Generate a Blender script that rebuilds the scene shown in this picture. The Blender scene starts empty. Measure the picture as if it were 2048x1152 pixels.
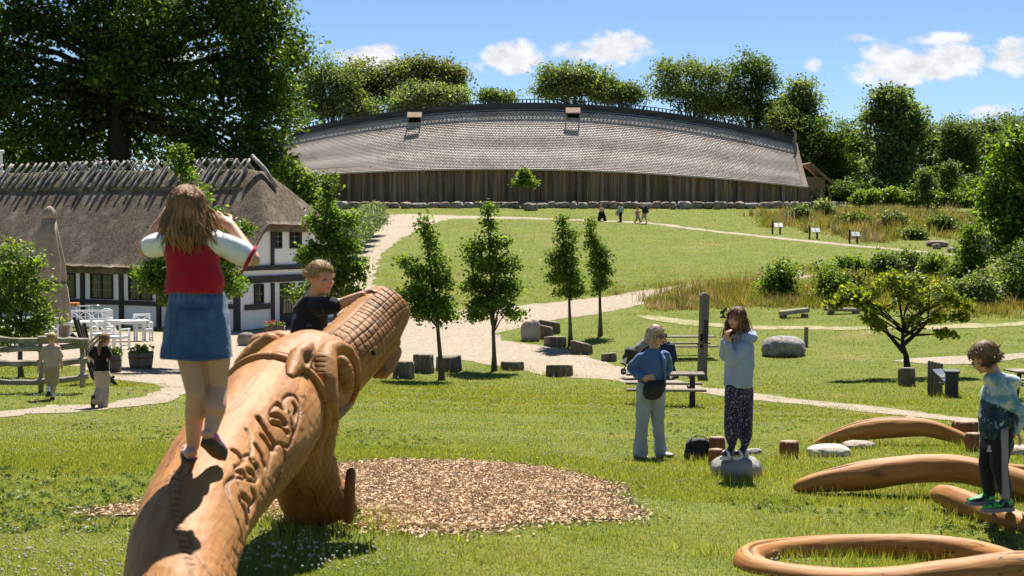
import bpy, bmesh, math, random
import numpy as np
from mathutils import Vector, Matrix, geometry
from mathutils.bvhtree import BVHTree

SC = bpy.context.scene
COL = SC.collection
rng = np.random.default_rng(11)
FPX = 2844.4
PITCH = math.atan(116.0 / FPX)
CP, SP = math.cos(PITCH), math.sin(PITCH)

# ---------------------------------------------------------------- measuring the place
def ray(px, py):
    a = (px - 1024.0) / FPX; b = (576.0 - py) / FPX
    return np.array([a, CP + b * SP, -SP + b * CP])
def W(px, py, D):
    d = ray(px, py)
    return d * (D / d[1])
def nrm(v):
    v = np.asarray(v, float); n = np.linalg.norm(v)
    return v / n if n > 1e-9 else v
A3 = lambda *v: np.array(v, float)

# ---------------------------------------------------------------- noise
def _hash(ix, iy, iz, seed):
    h = (ix * 374761393 + iy * 668265263 + iz * 2147483647 + seed * 1274126177) & 0xFFFFFFFF
    h = ((h ^ (h >> 13)) * 1274126177) & 0xFFFFFFFF
    h = h ^ (h >> 16)
    return (h & 0xFFFF) / 65535.0
def vnoise(P, seed=0):
    P = np.asarray(P, float)
    if P.shape[-1] == 2: P = np.concatenate([P, np.zeros(P.shape[:-1] + (1,))], -1)
    i = np.floor(P).astype(np.int64); f = P - i; f = f * f * (3 - 2 * f)
    r = 0
    for dx in (0, 1):
        for dy in (0, 1):
            for dz in (0, 1):
                w = (f[..., 0] if dx else 1 - f[..., 0]) * (f[..., 1] if dy else 1 - f[..., 1]) * (f[..., 2] if dz else 1 - f[..., 2])
                r = r + w * _hash(i[..., 0] + dx, i[..., 1] + dy, i[..., 2] + dz, seed)
    return r * 2 - 1
def fbm(P, octv=3, seed=0):
    P = np.asarray(P, float); r = 0; a = 1.0; t = 0
    for k in range(octv):
        r = r + a * vnoise(P * 2 ** k, seed + k * 17); t += a; a *= .5
    return r / t

# ---------------------------------------------------------------- the lie of the land
COLS = {
 -500: [(1152,7.3),(1000,10),(835,22),(800,26),(740,36),(690,47),(655,60)],
 0:   [(1152,7.0),(1045,8.7),(1000,9.8),(835,22),(800,26),(740,36),(690,47),(655,60)],
 400: [(1152,7.0),(1045,8.7),(1000,9.8),(930,12.7),(845,22.5),(800,27),(740,36.5),(690,47),(655,59)],
 800: [(1152,7.2),(1045,8.9),(1000,10.0),(928,12.8),(850,19.5),(800,31),(775,40),(757,42),(735,44),(700,50),(650,58),(600,68),(540,82),(480,98),(435,116),(418,130),(402,139)],
 1200:[(1152,8.5),(1060,10.1),(960,13.2),(915,16.5),(860,21.5),(812,30),(775,40),(757,44),(715,49),(685,54),(640,61),(590,72),(520,88),(460,108),(443,116),(418,130),(402,139)],
 1600:[(1152,8.9),(1068,10.6),(955,13.6),(915,16.75),(860,21.5),(812,33),(770,41),(710,50),(635,60),(600,66),(560,75),(520,85),(480,100),(460,110),(425,126),(405,141)],
 2048:[(1152,9.1),(1068,10.7),(955,13.7),(890,18),(840,27),(793,37),(720,46),(650,57),(600,66),(540,80),(500,93),(460,110),(425,126),(405,143)],
 2600:[(1152,9.1),(1068,10.7),(955,13.7),(890,18),(840,27),(793,37),(720,46),(650,57),(600,66),(540,80),(500,93),(460,110),(425,126),(405,143)],
}
LD = np.linspace(math.log(2.0), math.log(4500.0), 420)
_us, _tab = [], []
for _px in sorted(COLS):
    pts = COLS[_px]; d = [0.5, 4.0]; z = [-1.62, -1.74]
    for py, D in pts:
        d.append(D); z.append(W(_px, py, D)[2])
    if _px < 500: d += [75, 100, 125, 140]; z += [-3.7, -1.6, 1.0, 2.8]
    d += [170, 260, 600, 5000]; z += [3.0, 3.0, 2.5, 2.0]
    _us.append((_px - 1024) / FPX); _tab.append(np.interp(np.exp(LD), d, z))
_tab = np.array(_tab); _us = np.array(_us)
UG = np.linspace(_us[0], _us[-1], 160)
TAB = np.array([[0.0]])
TAB = np.stack([np.interp(UG, _us, _tab[:, j]) for j in range(len(LD))], 1)
def _sm(T, s, ax):
    k = np.exp(-0.5 * (np.arange(-3 * s, 3 * s + 1) / s) ** 2); k /= k.sum(); n = 3 * s
    pad = [(0, 0), (0, 0)]; pad[ax] = (n, n)
    P = np.pad(T, pad, mode='edge')
    return np.apply_along_axis(lambda v: np.convolve(v, k, mode='valid'), ax, P)
TAB = _sm(_sm(TAB, 5, 1), 10, 0)
def H(x, y):
    x = np.asarray(x, float); y = np.asarray(y, float)
    yc = np.maximum(y, 2.0)
    u = np.clip(x / np.maximum(yc, 6.0), UG[0], UG[-1])
    fu = (u - UG[0]) / (UG[1] - UG[0]); iu = np.clip(fu.astype(int), 0, len(UG) - 2); fu = fu - iu
    l = np.clip((np.log(yc) - LD[0]) / (LD[1] - LD[0]), 0, len(LD) - 1.001); il = l.astype(int); l = l - il
    z = (TAB[iu, il] * (1 - fu) + TAB[iu + 1, il] * fu) * (1 - l) + (TAB[iu, il + 1] * (1 - fu) + TAB[iu + 1, il + 1] * fu) * l
    z = z + 0.02 * vnoise(np.stack([x * .55, y * .55], -1), 5) + 0.05 * vnoise(np.stack([x * .13, y * .13], -1), 9)
    return z
def Hs(x, y): return float(H(np.array([x]), np.array([y]))[0])
_DS = np.exp(np.linspace(math.log(4.0), math.log(400.0), 3000))
def G(px, py):
    """the point of the ground seen at a pixel of the photograph (used for surveying only)"""
    d = ray(px, py); P = d[None, :] * (_DS / d[1])[:, None]
    below = P[:, 2] < H(P[:, 0], P[:, 1])
    i = int(np.argmax(below)) if below.any() else len(_DS) - 1
    p = P[i].copy(); p[2] = Hs(p[0], p[1])
    return p
def GD(px, D):
    """ground point at the azimuth of a pixel column and a distance"""
    x = (px - 1024) / FPX * D
    return A3(x, D, Hs(x, D))

# ---------------------------------------------------------------- meshes
def new_mesh(name, V, Fs, smooth=None, mi=None, col=None, vec=None):
    me = bpy.data.meshes.new(name)
    V = np.asarray(V, np.float32)
    me.vertices.add(len(V)); me.vertices.foreach_set('co', V.ravel())
    Fs = [np.asarray(f, np.int32) for f in Fs if len(f)]
    loops = np.concatenate([f.ravel() for f in Fs]); sizes = np.concatenate([np.full(len(f), f.shape[1], np.int32) for f in Fs])
    me.loops.add(len(loops)); me.loops.foreach_set('vertex_index', loops)
    me.polygons.add(len(sizes)); st = np.zeros(len(sizes), np.int32); st[1:] = np.cumsum(sizes)[:-1]
    me.polygons.foreach_set('loop_start', st)
    if smooth is not None:
        sm = np.full(len(sizes), smooth, bool) if np.isscalar(smooth) else np.asarray(smooth, bool)
        me.polygons.foreach_set('use_smooth', sm)
    if mi is not None: me.polygons.foreach_set('material_index', np.asarray(mi, np.int32))
    me.update(calc_edges=True)
    if col is not None:
        c = np.ones((len(V), 4), np.float32); col = np.asarray(col, np.float32)
        if col.ndim == 1: c[:, 0] = c[:, 1] = c[:, 2] = col
        else: c[:, :col.shape[1]] = col
        a = me.color_attributes.new('Col', 'FLOAT_COLOR', 'POINT'); a.data.foreach_set('color', c.ravel())
    if vec is not None:
        a = me.attributes.new('grain', 'FLOAT_VECTOR', 'POINT'); a.data.foreach_set('vector', np.asarray(vec, np.float32).ravel())
    return me
def wloc(o):
    v = np.zeros(3)
    while o is not None:
        v = v + np.array(o.location); o = o.parent
    return v
def link(name, me, mats, parent=None, loc=(0, 0, 0)):
    o = bpy.data.objects.new(name, me); COL.objects.link(o); o.location = loc
    if mats is not None:
        for m in (mats if isinstance(mats, (list, tuple)) else [mats]): me.materials.append(m)
    if parent is not None: o.parent = parent
    return o
def tag(o, label=None, cat=None, group=None, kind=None):
    if label: o['label'] = label
    if cat: o['category'] = cat
    if group: o['group'] = group
    if kind: o['kind'] = kind
    return o
def thing(name, label, cat, loc=(0, 0, 0), group=None, rz=0):
    o = bpy.data.objects.new(name, None); COL.objects.link(o); o.location = tuple(loc); o.rotation_euler = (0, 0, rz)
    o.empty_display_size = .1
    return tag(o, label, cat, group)
def copy_tree(o, parent=None):
    c = o.copy(); COL.objects.link(c)
    if parent is not None: c.parent = parent
    for ch in list(o.children): copy_tree(ch, c)
    return c

def frames(P):
    P = np.asarray(P, float); T = np.gradient(P, axis=0) if len(P) > 2 else np.repeat((P[-1] - P[0])[None], len(P), 0)
    T = T / np.maximum(np.linalg.norm(T, axis=1, keepdims=True), 1e-9)
    r = A3(0, 0, 1) if abs(T[0][2]) < .9 else A3(1, 0, 0)
    N = nrm(r - T[0] * np.dot(r, T[0])); Ns = [N]
    for t in T[1:]:
        N = nrm(N - t * np.dot(N, t)); Ns.append(N)
    Ns = np.array(Ns); Bs = np.cross(T, Ns)
    return T, Ns, Bs
def euler(rx=0, ry=0, rz=0):
    return np.array(Matrix.Rotation(rz, 3, 'Z') @ Matrix.Rotation(ry, 3, 'Y') @ Matrix.Rotation(rx, 3, 'X'))
def basis(z, x=None):
    z = nrm(z); x = A3(1, 0, 0) if x is None else np.asarray(x, float)
    if abs(np.dot(nrm(x), z)) > .95: x = A3(0, 1, 0)
    x = nrm(x - z * np.dot(x, z)); y = np.cross(z, x)
    return np.stack([x, y, z], 1)

class MB:
    def __init__(s): s.V = []; s.Q = []; s.T = []; s.n = 0; s.C = []; s.hascol = False; s.vec = []; s.hasvec = False
    def add(s, V, Q=None, T=None, smooth=True, col=None, mi=0, vec=None):
        V = np.asarray(V, float).reshape(-1, 3)
        if Q is not None and len(Q): s.Q.append((np.asarray(Q, int) + s.n, smooth, mi))
        if T is not None and len(T): s.T.append((np.asarray(T, int) + s.n, smooth, mi))
        c = np.ones((len(V), 3))
        if col is not None:
            s.hascol = True; col = np.asarray(col, float)
            c[:] = col if col.ndim in (0, 2) or col.shape == (3,) else col[:, None]
        s.C.append(c)
        if vec is not None: s.hasvec = True
        s.vec.append(np.asarray(vec, float) if vec is not None else V)
        s.V.append(V); s.n += len(V); return s
    def box(s, c, size, R=None, ch=0.0, col=None, mi=0):
        h = np.asarray(size, float) / 2; ch = min(ch, .45 * 2 * h.min())
        if ch <= 0:
            V = np.array([[x, y, z] for x in (-1, 1) for y in (-1, 1) for z in (-1, 1)], float) * h
            Q = [[0, 1, 3, 2], [4, 6, 7, 5], [0, 4, 5, 1], [2, 3, 7, 6], [0, 2, 6, 4], [1, 5, 7, 3]]; T = []
        else:
            V = []; idx = {}
            for sx in (-1, 1):
                for sy in (-1, 1):
                    for sz in (-1, 1):
                        for ax in range(3):
                            v = np.array([sx, sy, sz]) * (h - ch); v[ax] = (sx, sy, sz)[ax] * h[ax]
                            idx[(sx, sy, sz, ax)] = len(V); V.append(v)
            V = np.array(V); Q = []; T = []
            for ax in range(3):
                o1, o2 = [(1, 2), (2, 0), (0, 1)][ax]
                for sg in (-1, 1):
                    q = []
                    for a, b in ((-1, -1), (1, -1), (1, 1), (-1, 1)):
                        k = [0, 0, 0]; k[ax] = sg; k[o1] = a; k[o2] = b; q.append(idx[tuple(k) + (ax,)])
                    Q.append(q if sg > 0 else q[::-1])
                for a in (-1, 1):
                    for b in (-1, 1):
                        k1 = [0, 0, 0]; k1[o1] = a; k1[o2] = b; k2 = list(k1); k1[ax] = -1; k2[ax] = 1
                        q = [idx[tuple(k1) + (o1,)], idx[tuple(k2) + (o1,)], idx[tuple(k2) + (o2,)], idx[tuple(k1) + (o2,)]]
                        Q.append(q if a * b < 0 else q[::-1])
            for sx in (-1, 1):
                for sy in (-1, 1):
                    for sz in (-1, 1):
                        t = [idx[(sx, sy, sz, a)] for a in range(3)]
                        T.append(t if sx * sy * sz > 0 else t[::-1])
        if R is not None: V = V @ np.asarray(R).T
        return s.add(V + np.asarray(c, float), Q, T, False, col, mi)
    def beam(s, p0, p1, w, d, up=(0, 0, 1), ch=0.0, col=None, mi=0):
        p0 = np.asarray(p0, float); p1 = np.asarray(p1, float); z = p1 - p0; L = np.linalg.norm(z)
        return s.box((p0 + p1) / 2, (w, d, L), basis(z, np.cross(up, z) if np.linalg.norm(np.cross(up, z)) > 1e-6 else None), ch, col, mi)
    def rings(s, R, cap=True, smooth=True, col=None, mi=0, closed=False, vec=None, ends=None):
        R = np.asarray(R, float); k, n = R.shape[:2]
        i = np.arange(k if closed else k - 1)[:, None]; j = np.arange(n)[None]
        Q = np.stack([i * n + j, i * n + (j + 1) % n, ((i + 1) % k) * n + (j + 1) % n, ((i + 1) % k) * n + j], -1).reshape(-1, 4)
        V = R.reshape(-1, 3); T = []
        if col is not None:
            col = np.asarray(col, float)
            if col.ndim == 3: col = col.reshape(-1, 3)
            elif col.ndim == 2 and col.shape == (k, n): col = col.reshape(-1)
        if cap and not closed:
            V = np.concatenate([V, R[0].mean(0)[None], R[-1].mean(0)[None]])
            T = [[k * n, (a + 1) % n, a] for a in range(n)] + [[k * n + 1, (k - 1) * n + a, (k - 1) * n + (a + 1) % n] for a in range(n)]
            if col is not None and col.ndim == 2: col = np.concatenate([col, col[:1], col[-1:]])
            if col is not None and col.ndim == 1 and len(col) == k * n: col = np.concatenate([col, col[:1], col[-1:]])
            if vec is not None: vec = np.concatenate([np.asarray(vec).reshape(-1, 3), np.asarray(vec).reshape(-1, 3)[:1], np.asarray(vec).reshape(-1, 3)[-1:]])
        elif vec is not None: vec = np.asarray(vec).reshape(-1, 3)
        return s.add(V, Q, T, smooth, col, mi, vec)
    def tube(s, P, r, n=8, cap=True, smooth=True, col=None, mi=0, flat=1.0, grain=False):
        P = np.asarray(P, float); r = np.broadcast_to(np.asarray(r, float), (len(P),))
        T, N, B = frames(P); a = np.arange(n) * 2 * math.pi / n
        R = P[:, None] + r[:, None, None] * (np.cos(a)[None, :, None] * N[:, None] * flat + np.sin(a)[None, :, None] * B[:, None])
        vec = None
        if grain:
            L = np.concatenate([[0], np.cumsum(np.linalg.norm(np.diff(P, axis=0), axis=1))]); off = rng.random() * 50
            vec = np.stack([np.repeat(L[:, None], n, 1) + off, r[:, None] * np.cos(a)[None], r[:, None] * np.sin(a)[None]], -1)
        return s.rings(R, cap, smooth, col, mi, False, vec)
    def cone(s, p0, r0, p1, r1, n=12, flat=1.0, ax=None, col=None, mi=0, hemi=4):
        """tapered limb with round ends; flat squeezes it along ax"""
        p0 = np.asarray(p0, float); p1 = np.asarray(p1, float); z = p1 - p0; L = np.linalg.norm(z)
        Bz = basis(z if L > 1e-6 else A3(0, 0, 1), ax); z = Bz[:, 2]; R = []; a = np.arange(n) * 2 * math.pi / n
        circ = np.cos(a)[:, None] * Bz[:, 0] * flat + np.sin(a)[:, None] * Bz[:, 1]
        for t in np.linspace(-math.pi / 2 + .12, 0, hemi): R.append(p0 + z * r0 * math.sin(t) + circ * r0 * math.cos(t))
        for t in np.linspace(0, math.pi / 2 - .12, hemi): R.append(p1 + z * r1 * math.sin(t) + circ * r1 * math.cos(t))
        return s.rings(np.array(R), True, True, col, mi)
    def chain(s, P, r, n=12, col=None, mi=0):
        for k in range(len(P) - 1): s.cone(P[k], r[k], P[k + 1], r[k + 1], n, col=col, mi=mi)
        return s
    def ell(s, c, rad, R=None, n=14, m=9, col=None, mi=0):
        a = np.arange(n) * 2 * math.pi / n; t = np.linspace(-math.pi / 2 + .1, math.pi / 2 - .1, m)
        V = np.stack([np.cos(t)[:, None] * np.cos(a)[None], np.cos(t)[:, None] * np.sin(a)[None], np.repeat(np.sin(t)[:, None], n, 1)], -1) * np.asarray(rad, float)
        if R is not None: V = V @ np.asarray(R).T
        return s.rings(V + np.asarray(c, float), True, True, col, mi)
    def arrays(s):
        V = np.concatenate(s.V); C = np.concatenate(s.C); Fs = []; sm = []; mi = []
        for f, a, m in s.Q + s.T: pass
        q = [x for x in s.Q]; t = [x for x in s.T]
        if q: Fs.append(np.concatenate([x[0] for x in q]))
        if t: Fs.append(np.concatenate([x[0] for x in t]))
        for x in q + t: sm += [x[1]] * len(x[0]); mi += [x[2]] * len(x[0])
        return V, Fs, np.array(sm, bool), np.array(mi, int), C
    def build(s, name, mats, parent=None, world=False, loc=(0, 0, 0)):
        """world=True: vertices are in world space and are brought into the parent's space"""
        V, Fs, sm, mi, C = s.arrays()
        if world: V = V - (wloc(parent) if parent is not None else np.array(loc, float))
        me = new_mesh(name, V, Fs, sm, mi, C, np.concatenate(s.vec) if s.hasvec else None)
        return link(name, me, mats, parent, loc if parent is None else (0, 0, 0))
    def fuse(s, voxel, smooth=4, fac=.5):
        """one continuous surface from overlapping lumps"""
        V, Fs, sm, mi, C = s.arrays()
        me = new_mesh('tmp', V, Fs); o = bpy.data.objects.new('tmp', me); COL.objects.link(o)
        m = o.modifiers.new('r', 'REMESH'); m.mode = 'VOXEL'; m.voxel_size = voxel
        if smooth:
            m = o.modifiers.new('s', 'SMOOTH'); m.iterations = smooth; m.factor = fac
        dg = bpy.context.evaluated_depsgraph_get(); e = o.evaluated_get(dg); em = e.to_mesh()
        n = len(em.vertices); v = np.empty(n * 3, np.float32); em.vertices.foreach_get('co', v); v = v.reshape(-1, 3).astype(float)
        nf = len(em.polygons); lt = np.empty(nf, np.int32); em.polygons.foreach_get('loop_total', lt)
        li = np.empty(len(em.loops), np.int32); em.loops.foreach_get('vertex_index', li)
        vn = np.empty(n * 3, np.float32); em.vertices.foreach_get('normal', vn); vn = vn.reshape(-1, 3).astype(float)
        e.to_mesh_clear(); bpy.data.objects.remove(o); bpy.data.meshes.remove(me)
        st = np.zeros(nf, int); st[1:] = np.cumsum(lt)[:-1]
        q = st[lt == 4]; t = st[lt == 3]
        Fq = li[q[:, None] + np.arange(4)] if len(q) else np.zeros((0, 4), int)
        Ft = li[t[:, None] + np.arange(3)] if len(t) else np.zeros((0, 3), int)
        return v, vn, Fq, Ft
def place(name, v, Fq, Ft, mats, parent=None, col=None, vec=None, mi=None, smooth=True, loc=(0, 0, 0)):
    v = np.asarray(v) - (wloc(parent) if parent is not None else np.array(loc, float))
    me = new_mesh(name, v, [Fq, Ft], smooth, mi, np.ones(len(v)) if col is None else col, vec)
    return link(name, me, mats, parent, loc if parent is None else (0, 0, 0))

# ---------------------------------------------------------------- materials
def lin(c):
    """sRGB 0..255 -> linear"""
    return tuple((x / 255 / 12.92) if x <= 10.3 else (((x / 255) + .055) / 1.055) ** 2.4 for x in c)
def pm(name, c1, c2=None, scale=6.0, c3=None, scale3=1.0, rough=.75, bump=0.0, bscale=40.0, bdist=.01, stretch=(1, 1, 1), spec=.3,
       trans=0.0, tcol=None, col=False, coord='Object', lo=.35, hi=.65, lo3=.5, hi3=.7, metal=0.0, detail=4.0, sheen=0.0, coat=0.0, crack=None):
    m = bpy.data.materials.new(name); m.use_nodes = True; nt = m.node_tree; nd = nt.nodes; L = nt.links
    nd.clear(); out = nd.new('ShaderNodeOutputMaterial'); bs = nd.new('ShaderNodeBsdfPrincipled')
    bs.inputs['Roughness'].default_value = rough; bs.inputs['Specular IOR Level'].default_value = spec
    bs.inputs['Metallic'].default_value = metal; bs.inputs['Sheen Weight'].default_value = sheen; bs.inputs['Coat Weight'].default_value = coat
    if coord == 'grain':
        tc = nd.new('ShaderNodeAttribute'); tc.attribute_name = 'grain'; src = tc.outputs['Vector']
    else:
        tc = nd.new('ShaderNodeTexCoord'); src = tc.outputs[coord]
    mp = nd.new('ShaderNodeMapping'); mp.inputs['Scale'].default_value = stretch; L.new(src, mp.inputs['Vector'])
    def noise(sc, det=detail, ro=.55):
        n = nd.new('ShaderNodeTexNoise'); n.inputs['Scale'].default_value = sc; n.inputs['Detail'].default_value = det; n.inputs['Roughness'].default_value = ro
        L.new(mp.outputs[0], n.inputs['Vector']); return n.outputs['Fac']
    def ramp(f, a, b):
        r = nd.new('ShaderNodeMapRange'); r.inputs['From Min'].default_value = a; r.inputs['From Max'].default_value = b; r.interpolation_type = 'SMOOTHSTEP'
        L.new(f, r.inputs['Value']); return r.outputs['Result']
    def mixc(f, a, b):
        x = nd.new('ShaderNodeMix'); x.data_type = 'RGBA'
        if f is not None: L.new(f, x.inputs[0])
        for k, v in ((6, a), (7, b)):
            if isinstance(v, tuple): x.inputs[k].default_value = tuple(v) + (1,)
            else: L.new(v, x.inputs[k])
        return x
    c = tuple(c1)
    if c2 is not None: c = mixc(ramp(noise(scale), lo, hi), c, tuple(c2)).outputs[2]
    if c3 is not None: c = mixc(ramp(noise(scale3), lo3, hi3), c, tuple(c3)).outputs[2]
    if crack is not None:
        m2 = nd.new('ShaderNodeMapping'); m2.inputs['Scale'].default_value = crack[0]; L.new(src, m2.inputs['Vector'])
        n = nd.new('ShaderNodeTexNoise'); n.inputs['Scale'].default_value = crack[1]; n.inputs['Detail'].default_value = 3; L.new(m2.outputs[0], n.inputs['Vector'])
        a_ = nd.new('ShaderNodeMath'); a_.operation = 'SUBTRACT'; a_.inputs[1].default_value = .5; L.new(n.outputs['Fac'], a_.inputs[0])
        b_ = nd.new('ShaderNodeMath'); b_.operation = 'ABSOLUTE'; L.new(a_.outputs[0], b_.inputs[0]); k = ramp(b_.outputs[0], crack[2], 0.0)
        gate = ramp(noise(.9, 2.0), .48, .62); g_ = nd.new('ShaderNodeMath'); g_.operation = 'MULTIPLY'; L.new(k, g_.inputs[0]); L.new(gate, g_.inputs[1])
        c = mixc(g_.outputs[0], c, tuple(crack[3])).outputs[2]
    if col:
        at = nd.new('ShaderNodeAttribute'); at.attribute_name = 'Col'
        x = mixc(None, c, at.outputs['Color']); x.blend_type = 'MULTIPLY'; x.inputs[0].default_value = 1.0; c = x.outputs[2]
    if isinstance(c, tuple): bs.inputs['Base Color'].default_value = c + (1,)
    else: L.new(c, bs.inputs['Base Color'])
    if bump > 0:
        b = nd.new('ShaderNodeBump'); b.inputs['Strength'].default_value = bump; b.inputs['Distance'].default_value = bdist
        L.new(noise(bscale, 5.0, .6), b.inputs['Height']); L.new(b.outputs[0], bs.inputs['Normal'])
    if trans > 0:
        tr = nd.new('ShaderNodeBsdfTranslucent'); mx = nd.new('ShaderNodeMixShader'); mx.inputs[0].default_value = trans
        if tcol is not None:
            x = mixc(None, c, tuple(tcol)); x.blend_type = 'MULTIPLY'; x.inputs[0].default_value = 1.0; L.new(x.outputs[2], tr.inputs['Color'])
        elif isinstance(c, tuple): tr.inputs['Color'].default_value = c + (1,)
        else: L.new(c, tr.inputs['Color'])
        L.new(bs.outputs[0], mx.inputs[1]); L.new(tr.outputs[0], mx.inputs[2]); L.new(mx.outputs[0], out.inputs[0])
    else: L.new(bs.outputs[0], out.inputs[0])
    m['x'] = 1
    return m
# ================================================================ camera, sky, sun
cam = bpy.data.cameras.new('camera'); co = bpy.data.objects.new('camera', cam); COL.objects.link(co)
cam.lens = 50.0; cam.sensor_width = 36.0; cam.clip_start = .1; cam.clip_end = 9000
co.rotation_euler = (math.pi / 2 - PITCH, 0, 0); SC.camera = co
cam.dof.use_dof = True; cam.dof.focus_distance = 24.0; cam.dof.aperture_fstop = 5.6
SUN_EL, SUN_AZ = math.radians(57), math.radians(9)
SDIR = A3(math.sin(SUN_AZ) * math.cos(SUN_EL), math.cos(SUN_AZ) * math.cos(SUN_EL), math.sin(SUN_EL))
sl = bpy.data.lights.new('sun', 'SUN'); sl.energy = 5.0; sl.angle = math.radians(.5); sl.color = (1, .95, .86)
so = bpy.data.objects.new('sun', sl); COL.objects.link(so); so.rotation_euler = Vector(SDIR).to_track_quat('Z', 'Y').to_euler()
so.location = (0, 40, 60)
wd = bpy.data.worlds.new('World'); SC.world = wd; wd.use_nodes = True
nt = wd.node_tree; nd = nt.nodes; L = nt.links; nd.clear()
wo = nd.new('ShaderNodeOutputWorld'); bg = nd.new('ShaderNodeBackground'); bg.inputs['Strength'].default_value = .05
sky = nd.new('ShaderNodeTexSky'); sky.sky_type = 'NISHITA'; sky.sun_disc = False; sky.sun_elevation = SUN_EL; sky.sun_rotation = SUN_AZ
sky.altitude = 2000; sky.air_density = 1.0; sky.dust_density = .0; sky.ozone_density = 5.0
tc = nd.new('ShaderNodeTexCoord'); sep = nd.new('ShaderNodeSeparateXYZ'); L.new(tc.outputs['Generated'], sep.inputs[0])
def mth(op, a, b=None, c=None, clamp=False):
    n = nd.new('ShaderNodeMath'); n.operation = op; n.use_clamp = clamp
    for k, v in enumerate((a, b, c)):
        if v is None: continue
        if isinstance(v, (int, float)): n.inputs[k].default_value = v
        else: L.new(v, n.inputs[k])
    return n.outputs[0]
az = mth('ARCTAN2', sep.outputs[0], sep.outputs[1]); el = mth('ARCSINE', sep.outputs[2])
vec = nd.new('ShaderNodeCombineXYZ'); L.new(az, vec.inputs[0]); L.new(mth('MULTIPLY', el, 1.5), vec.inputs[1])
def wnoise(sc, det, rough, off=0.0):
    n = nd.new('ShaderNodeTexNoise'); n.noise_dimensions = '3D'; n.inputs['Scale'].default_value = sc; n.inputs['Detail'].default_value = det; n.inputs['Roughness'].default_value = rough
    ad = nd.new('ShaderNodeVectorMath'); ad.operation = 'ADD'; ad.inputs[1].default_value = (off, off, off); L.new(vec.outputs[0], ad.inputs[0]); L.new(ad.outputs[0], n.inputs['Vector']); return n.outputs['Fac']
n1 = wnoise(38, 8, .62); n2 = wnoise(120, 6, .6, 3.0)
# cumulus clouds: azimuth, elevation, half-width, half-height (as seen from the ground), density
def ae(px, py):
    d = nrm(ray(px, py)); return math.atan2(d[0], d[1]), math.asin(d[2])
CL = [(1030,115,62,32,1.0),(1150,100,45,24,.8),(1230,98,65,34,.95),(1200,105,100,20,.7),(745,118,60,28,1.0),(700,110,40,18,.6),(1830,135,125,34,1.15),(1770,120,60,30,.7),(1890,125,70,40,.9),(1890,78,65,15,.75),
      (2020,128,40,26,1.0),(2025,92,50,16,.6),(1630,130,18,12,.6),(1985,222,36,16,.8),(1705,78,22,7,.3),(1670,82,16,6,.25),(935,135,32,16,.3),(1490,120,14,8,.3),(-300,90,200,60,1.0),(2500,110,200,50,1.0),(300,130,120,40,.6)]
tot = None
for px, py, rx, ry, dn in CL:
    a0, e0 = ae(px, py)
    q = mth('ADD', mth('POWER', mth('DIVIDE', mth('SUBTRACT', az, a0), rx / FPX), 2.0), mth('POWER', mth('DIVIDE', mth('SUBTRACT', el, e0), ry / FPX), 2.0))
    v = mth('MULTIPLY', mth('SUBTRACT', 1.25, q), dn)
    # flatter underside
    tot = v if tot is None else mth('MAXIMUM', tot, v)
dens = mth('ADD', tot, mth('MULTIPLY', mth('SUBTRACT', n1, .5), 4.2))
dens = mth('ADD', dens, mth('MULTIPLY', mth('SUBTRACT', n2, .5), 1.3))
mr = nd.new('ShaderNodeMapRange'); mr.interpolation_type = 'SMOOTHSTEP'; mr.inputs['From Min'].default_value = -.1; mr.inputs['From Max'].default_value = 1.0; L.new(dens, mr.inputs['Value'])
cl = mth('MULTIPLY', mr.outputs['Result'], .96)
shade = nd.new('ShaderNodeMapRange'); shade.inputs['From Min'].default_value = .25; shade.inputs['From Max'].default_value = .75; shade.inputs['To Min'].default_value = 5.6; shade.inputs['To Max'].default_value = 9.6
L.new(wnoise(60, 5, .55, 7.0), shade.inputs['Value'])
cc = nd.new('ShaderNodeCombineXYZ')
for k, f in enumerate((1.0, 1.0, 1.03)): L.new(mth('MULTIPLY', shade.outputs['Result'], f), cc.inputs[k])
mx = nd.new('ShaderNodeMix'); mx.data_type = 'RGBA'; L.new(cl, mx.inputs[0]); L.new(sky.outputs[0], mx.inputs[6]); L.new(cc.outputs[0], mx.inputs[7])
L.new(mx.outputs[2], bg.inputs['Color']); L.new(bg.outputs[0], wo.inputs[0])
SC.view_settings.view_transform = 'Standard'; SC.view_settings.look = 'None'; SC.view_settings.gamma = 1; SC.view_settings.exposure = 1.25
SC.cycles.max_bounces = 8; SC.cycles.transmission_bounces = 4; SC.cycles.transparent_max_bounces = 6; SC.cycles.diffuse_bounces = 4; SC.cycles.glossy_bounces = 2

# ================================================================ ground
def axis(lim, fine, step0, grow):
    a = [0.0]; st = step0
    while a[-1] < lim:
        if a[-1] > fine: st *= grow
        a.append(a[-1] + st)
    return np.array(a)
xr = axis(3500, 7, .16, 1.03); xs = np.concatenate([-xr[:0:-1], xr])
yr = axis(4200, 22, .16, 1.022); yb = -axis(600, 2, .4, 1.2)[:0:-1]; ys = np.concatenate([yb, yr])
X, Y = np.meshgrid(xs, ys); Z = H(X, Y)
nx, ny = len(xs), len(ys)
i = np.arange(ny - 1)[:, None]; j = np.arange(nx - 1)[None]
GF = np.stack([i * nx + j, i * nx + j + 1, (i + 1) * nx + j + 1, (i + 1) * nx + j], -1).reshape(-1, 4)
GV = np.stack([X, Y, Z], -1).reshape(-1, 3)
M_ground = pm('meadow turf', (.105, .135, .026), (.155, .170, .042), .9, (.22, .185, .075), .21, rough=.95, bump=.9, bscale=9, bdist=.12, spec=.08, lo=.3, hi=.7, lo3=.56, hi3=.76, detail=9)
_gn = M_ground.node_tree
ground = link('ground', new_mesh('ground', GV, [GF], True), M_ground); tag(ground, kind='structure')
GBVH = BVHTree.FromPolygons(GV[:, :].tolist(), GF.tolist())
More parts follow.
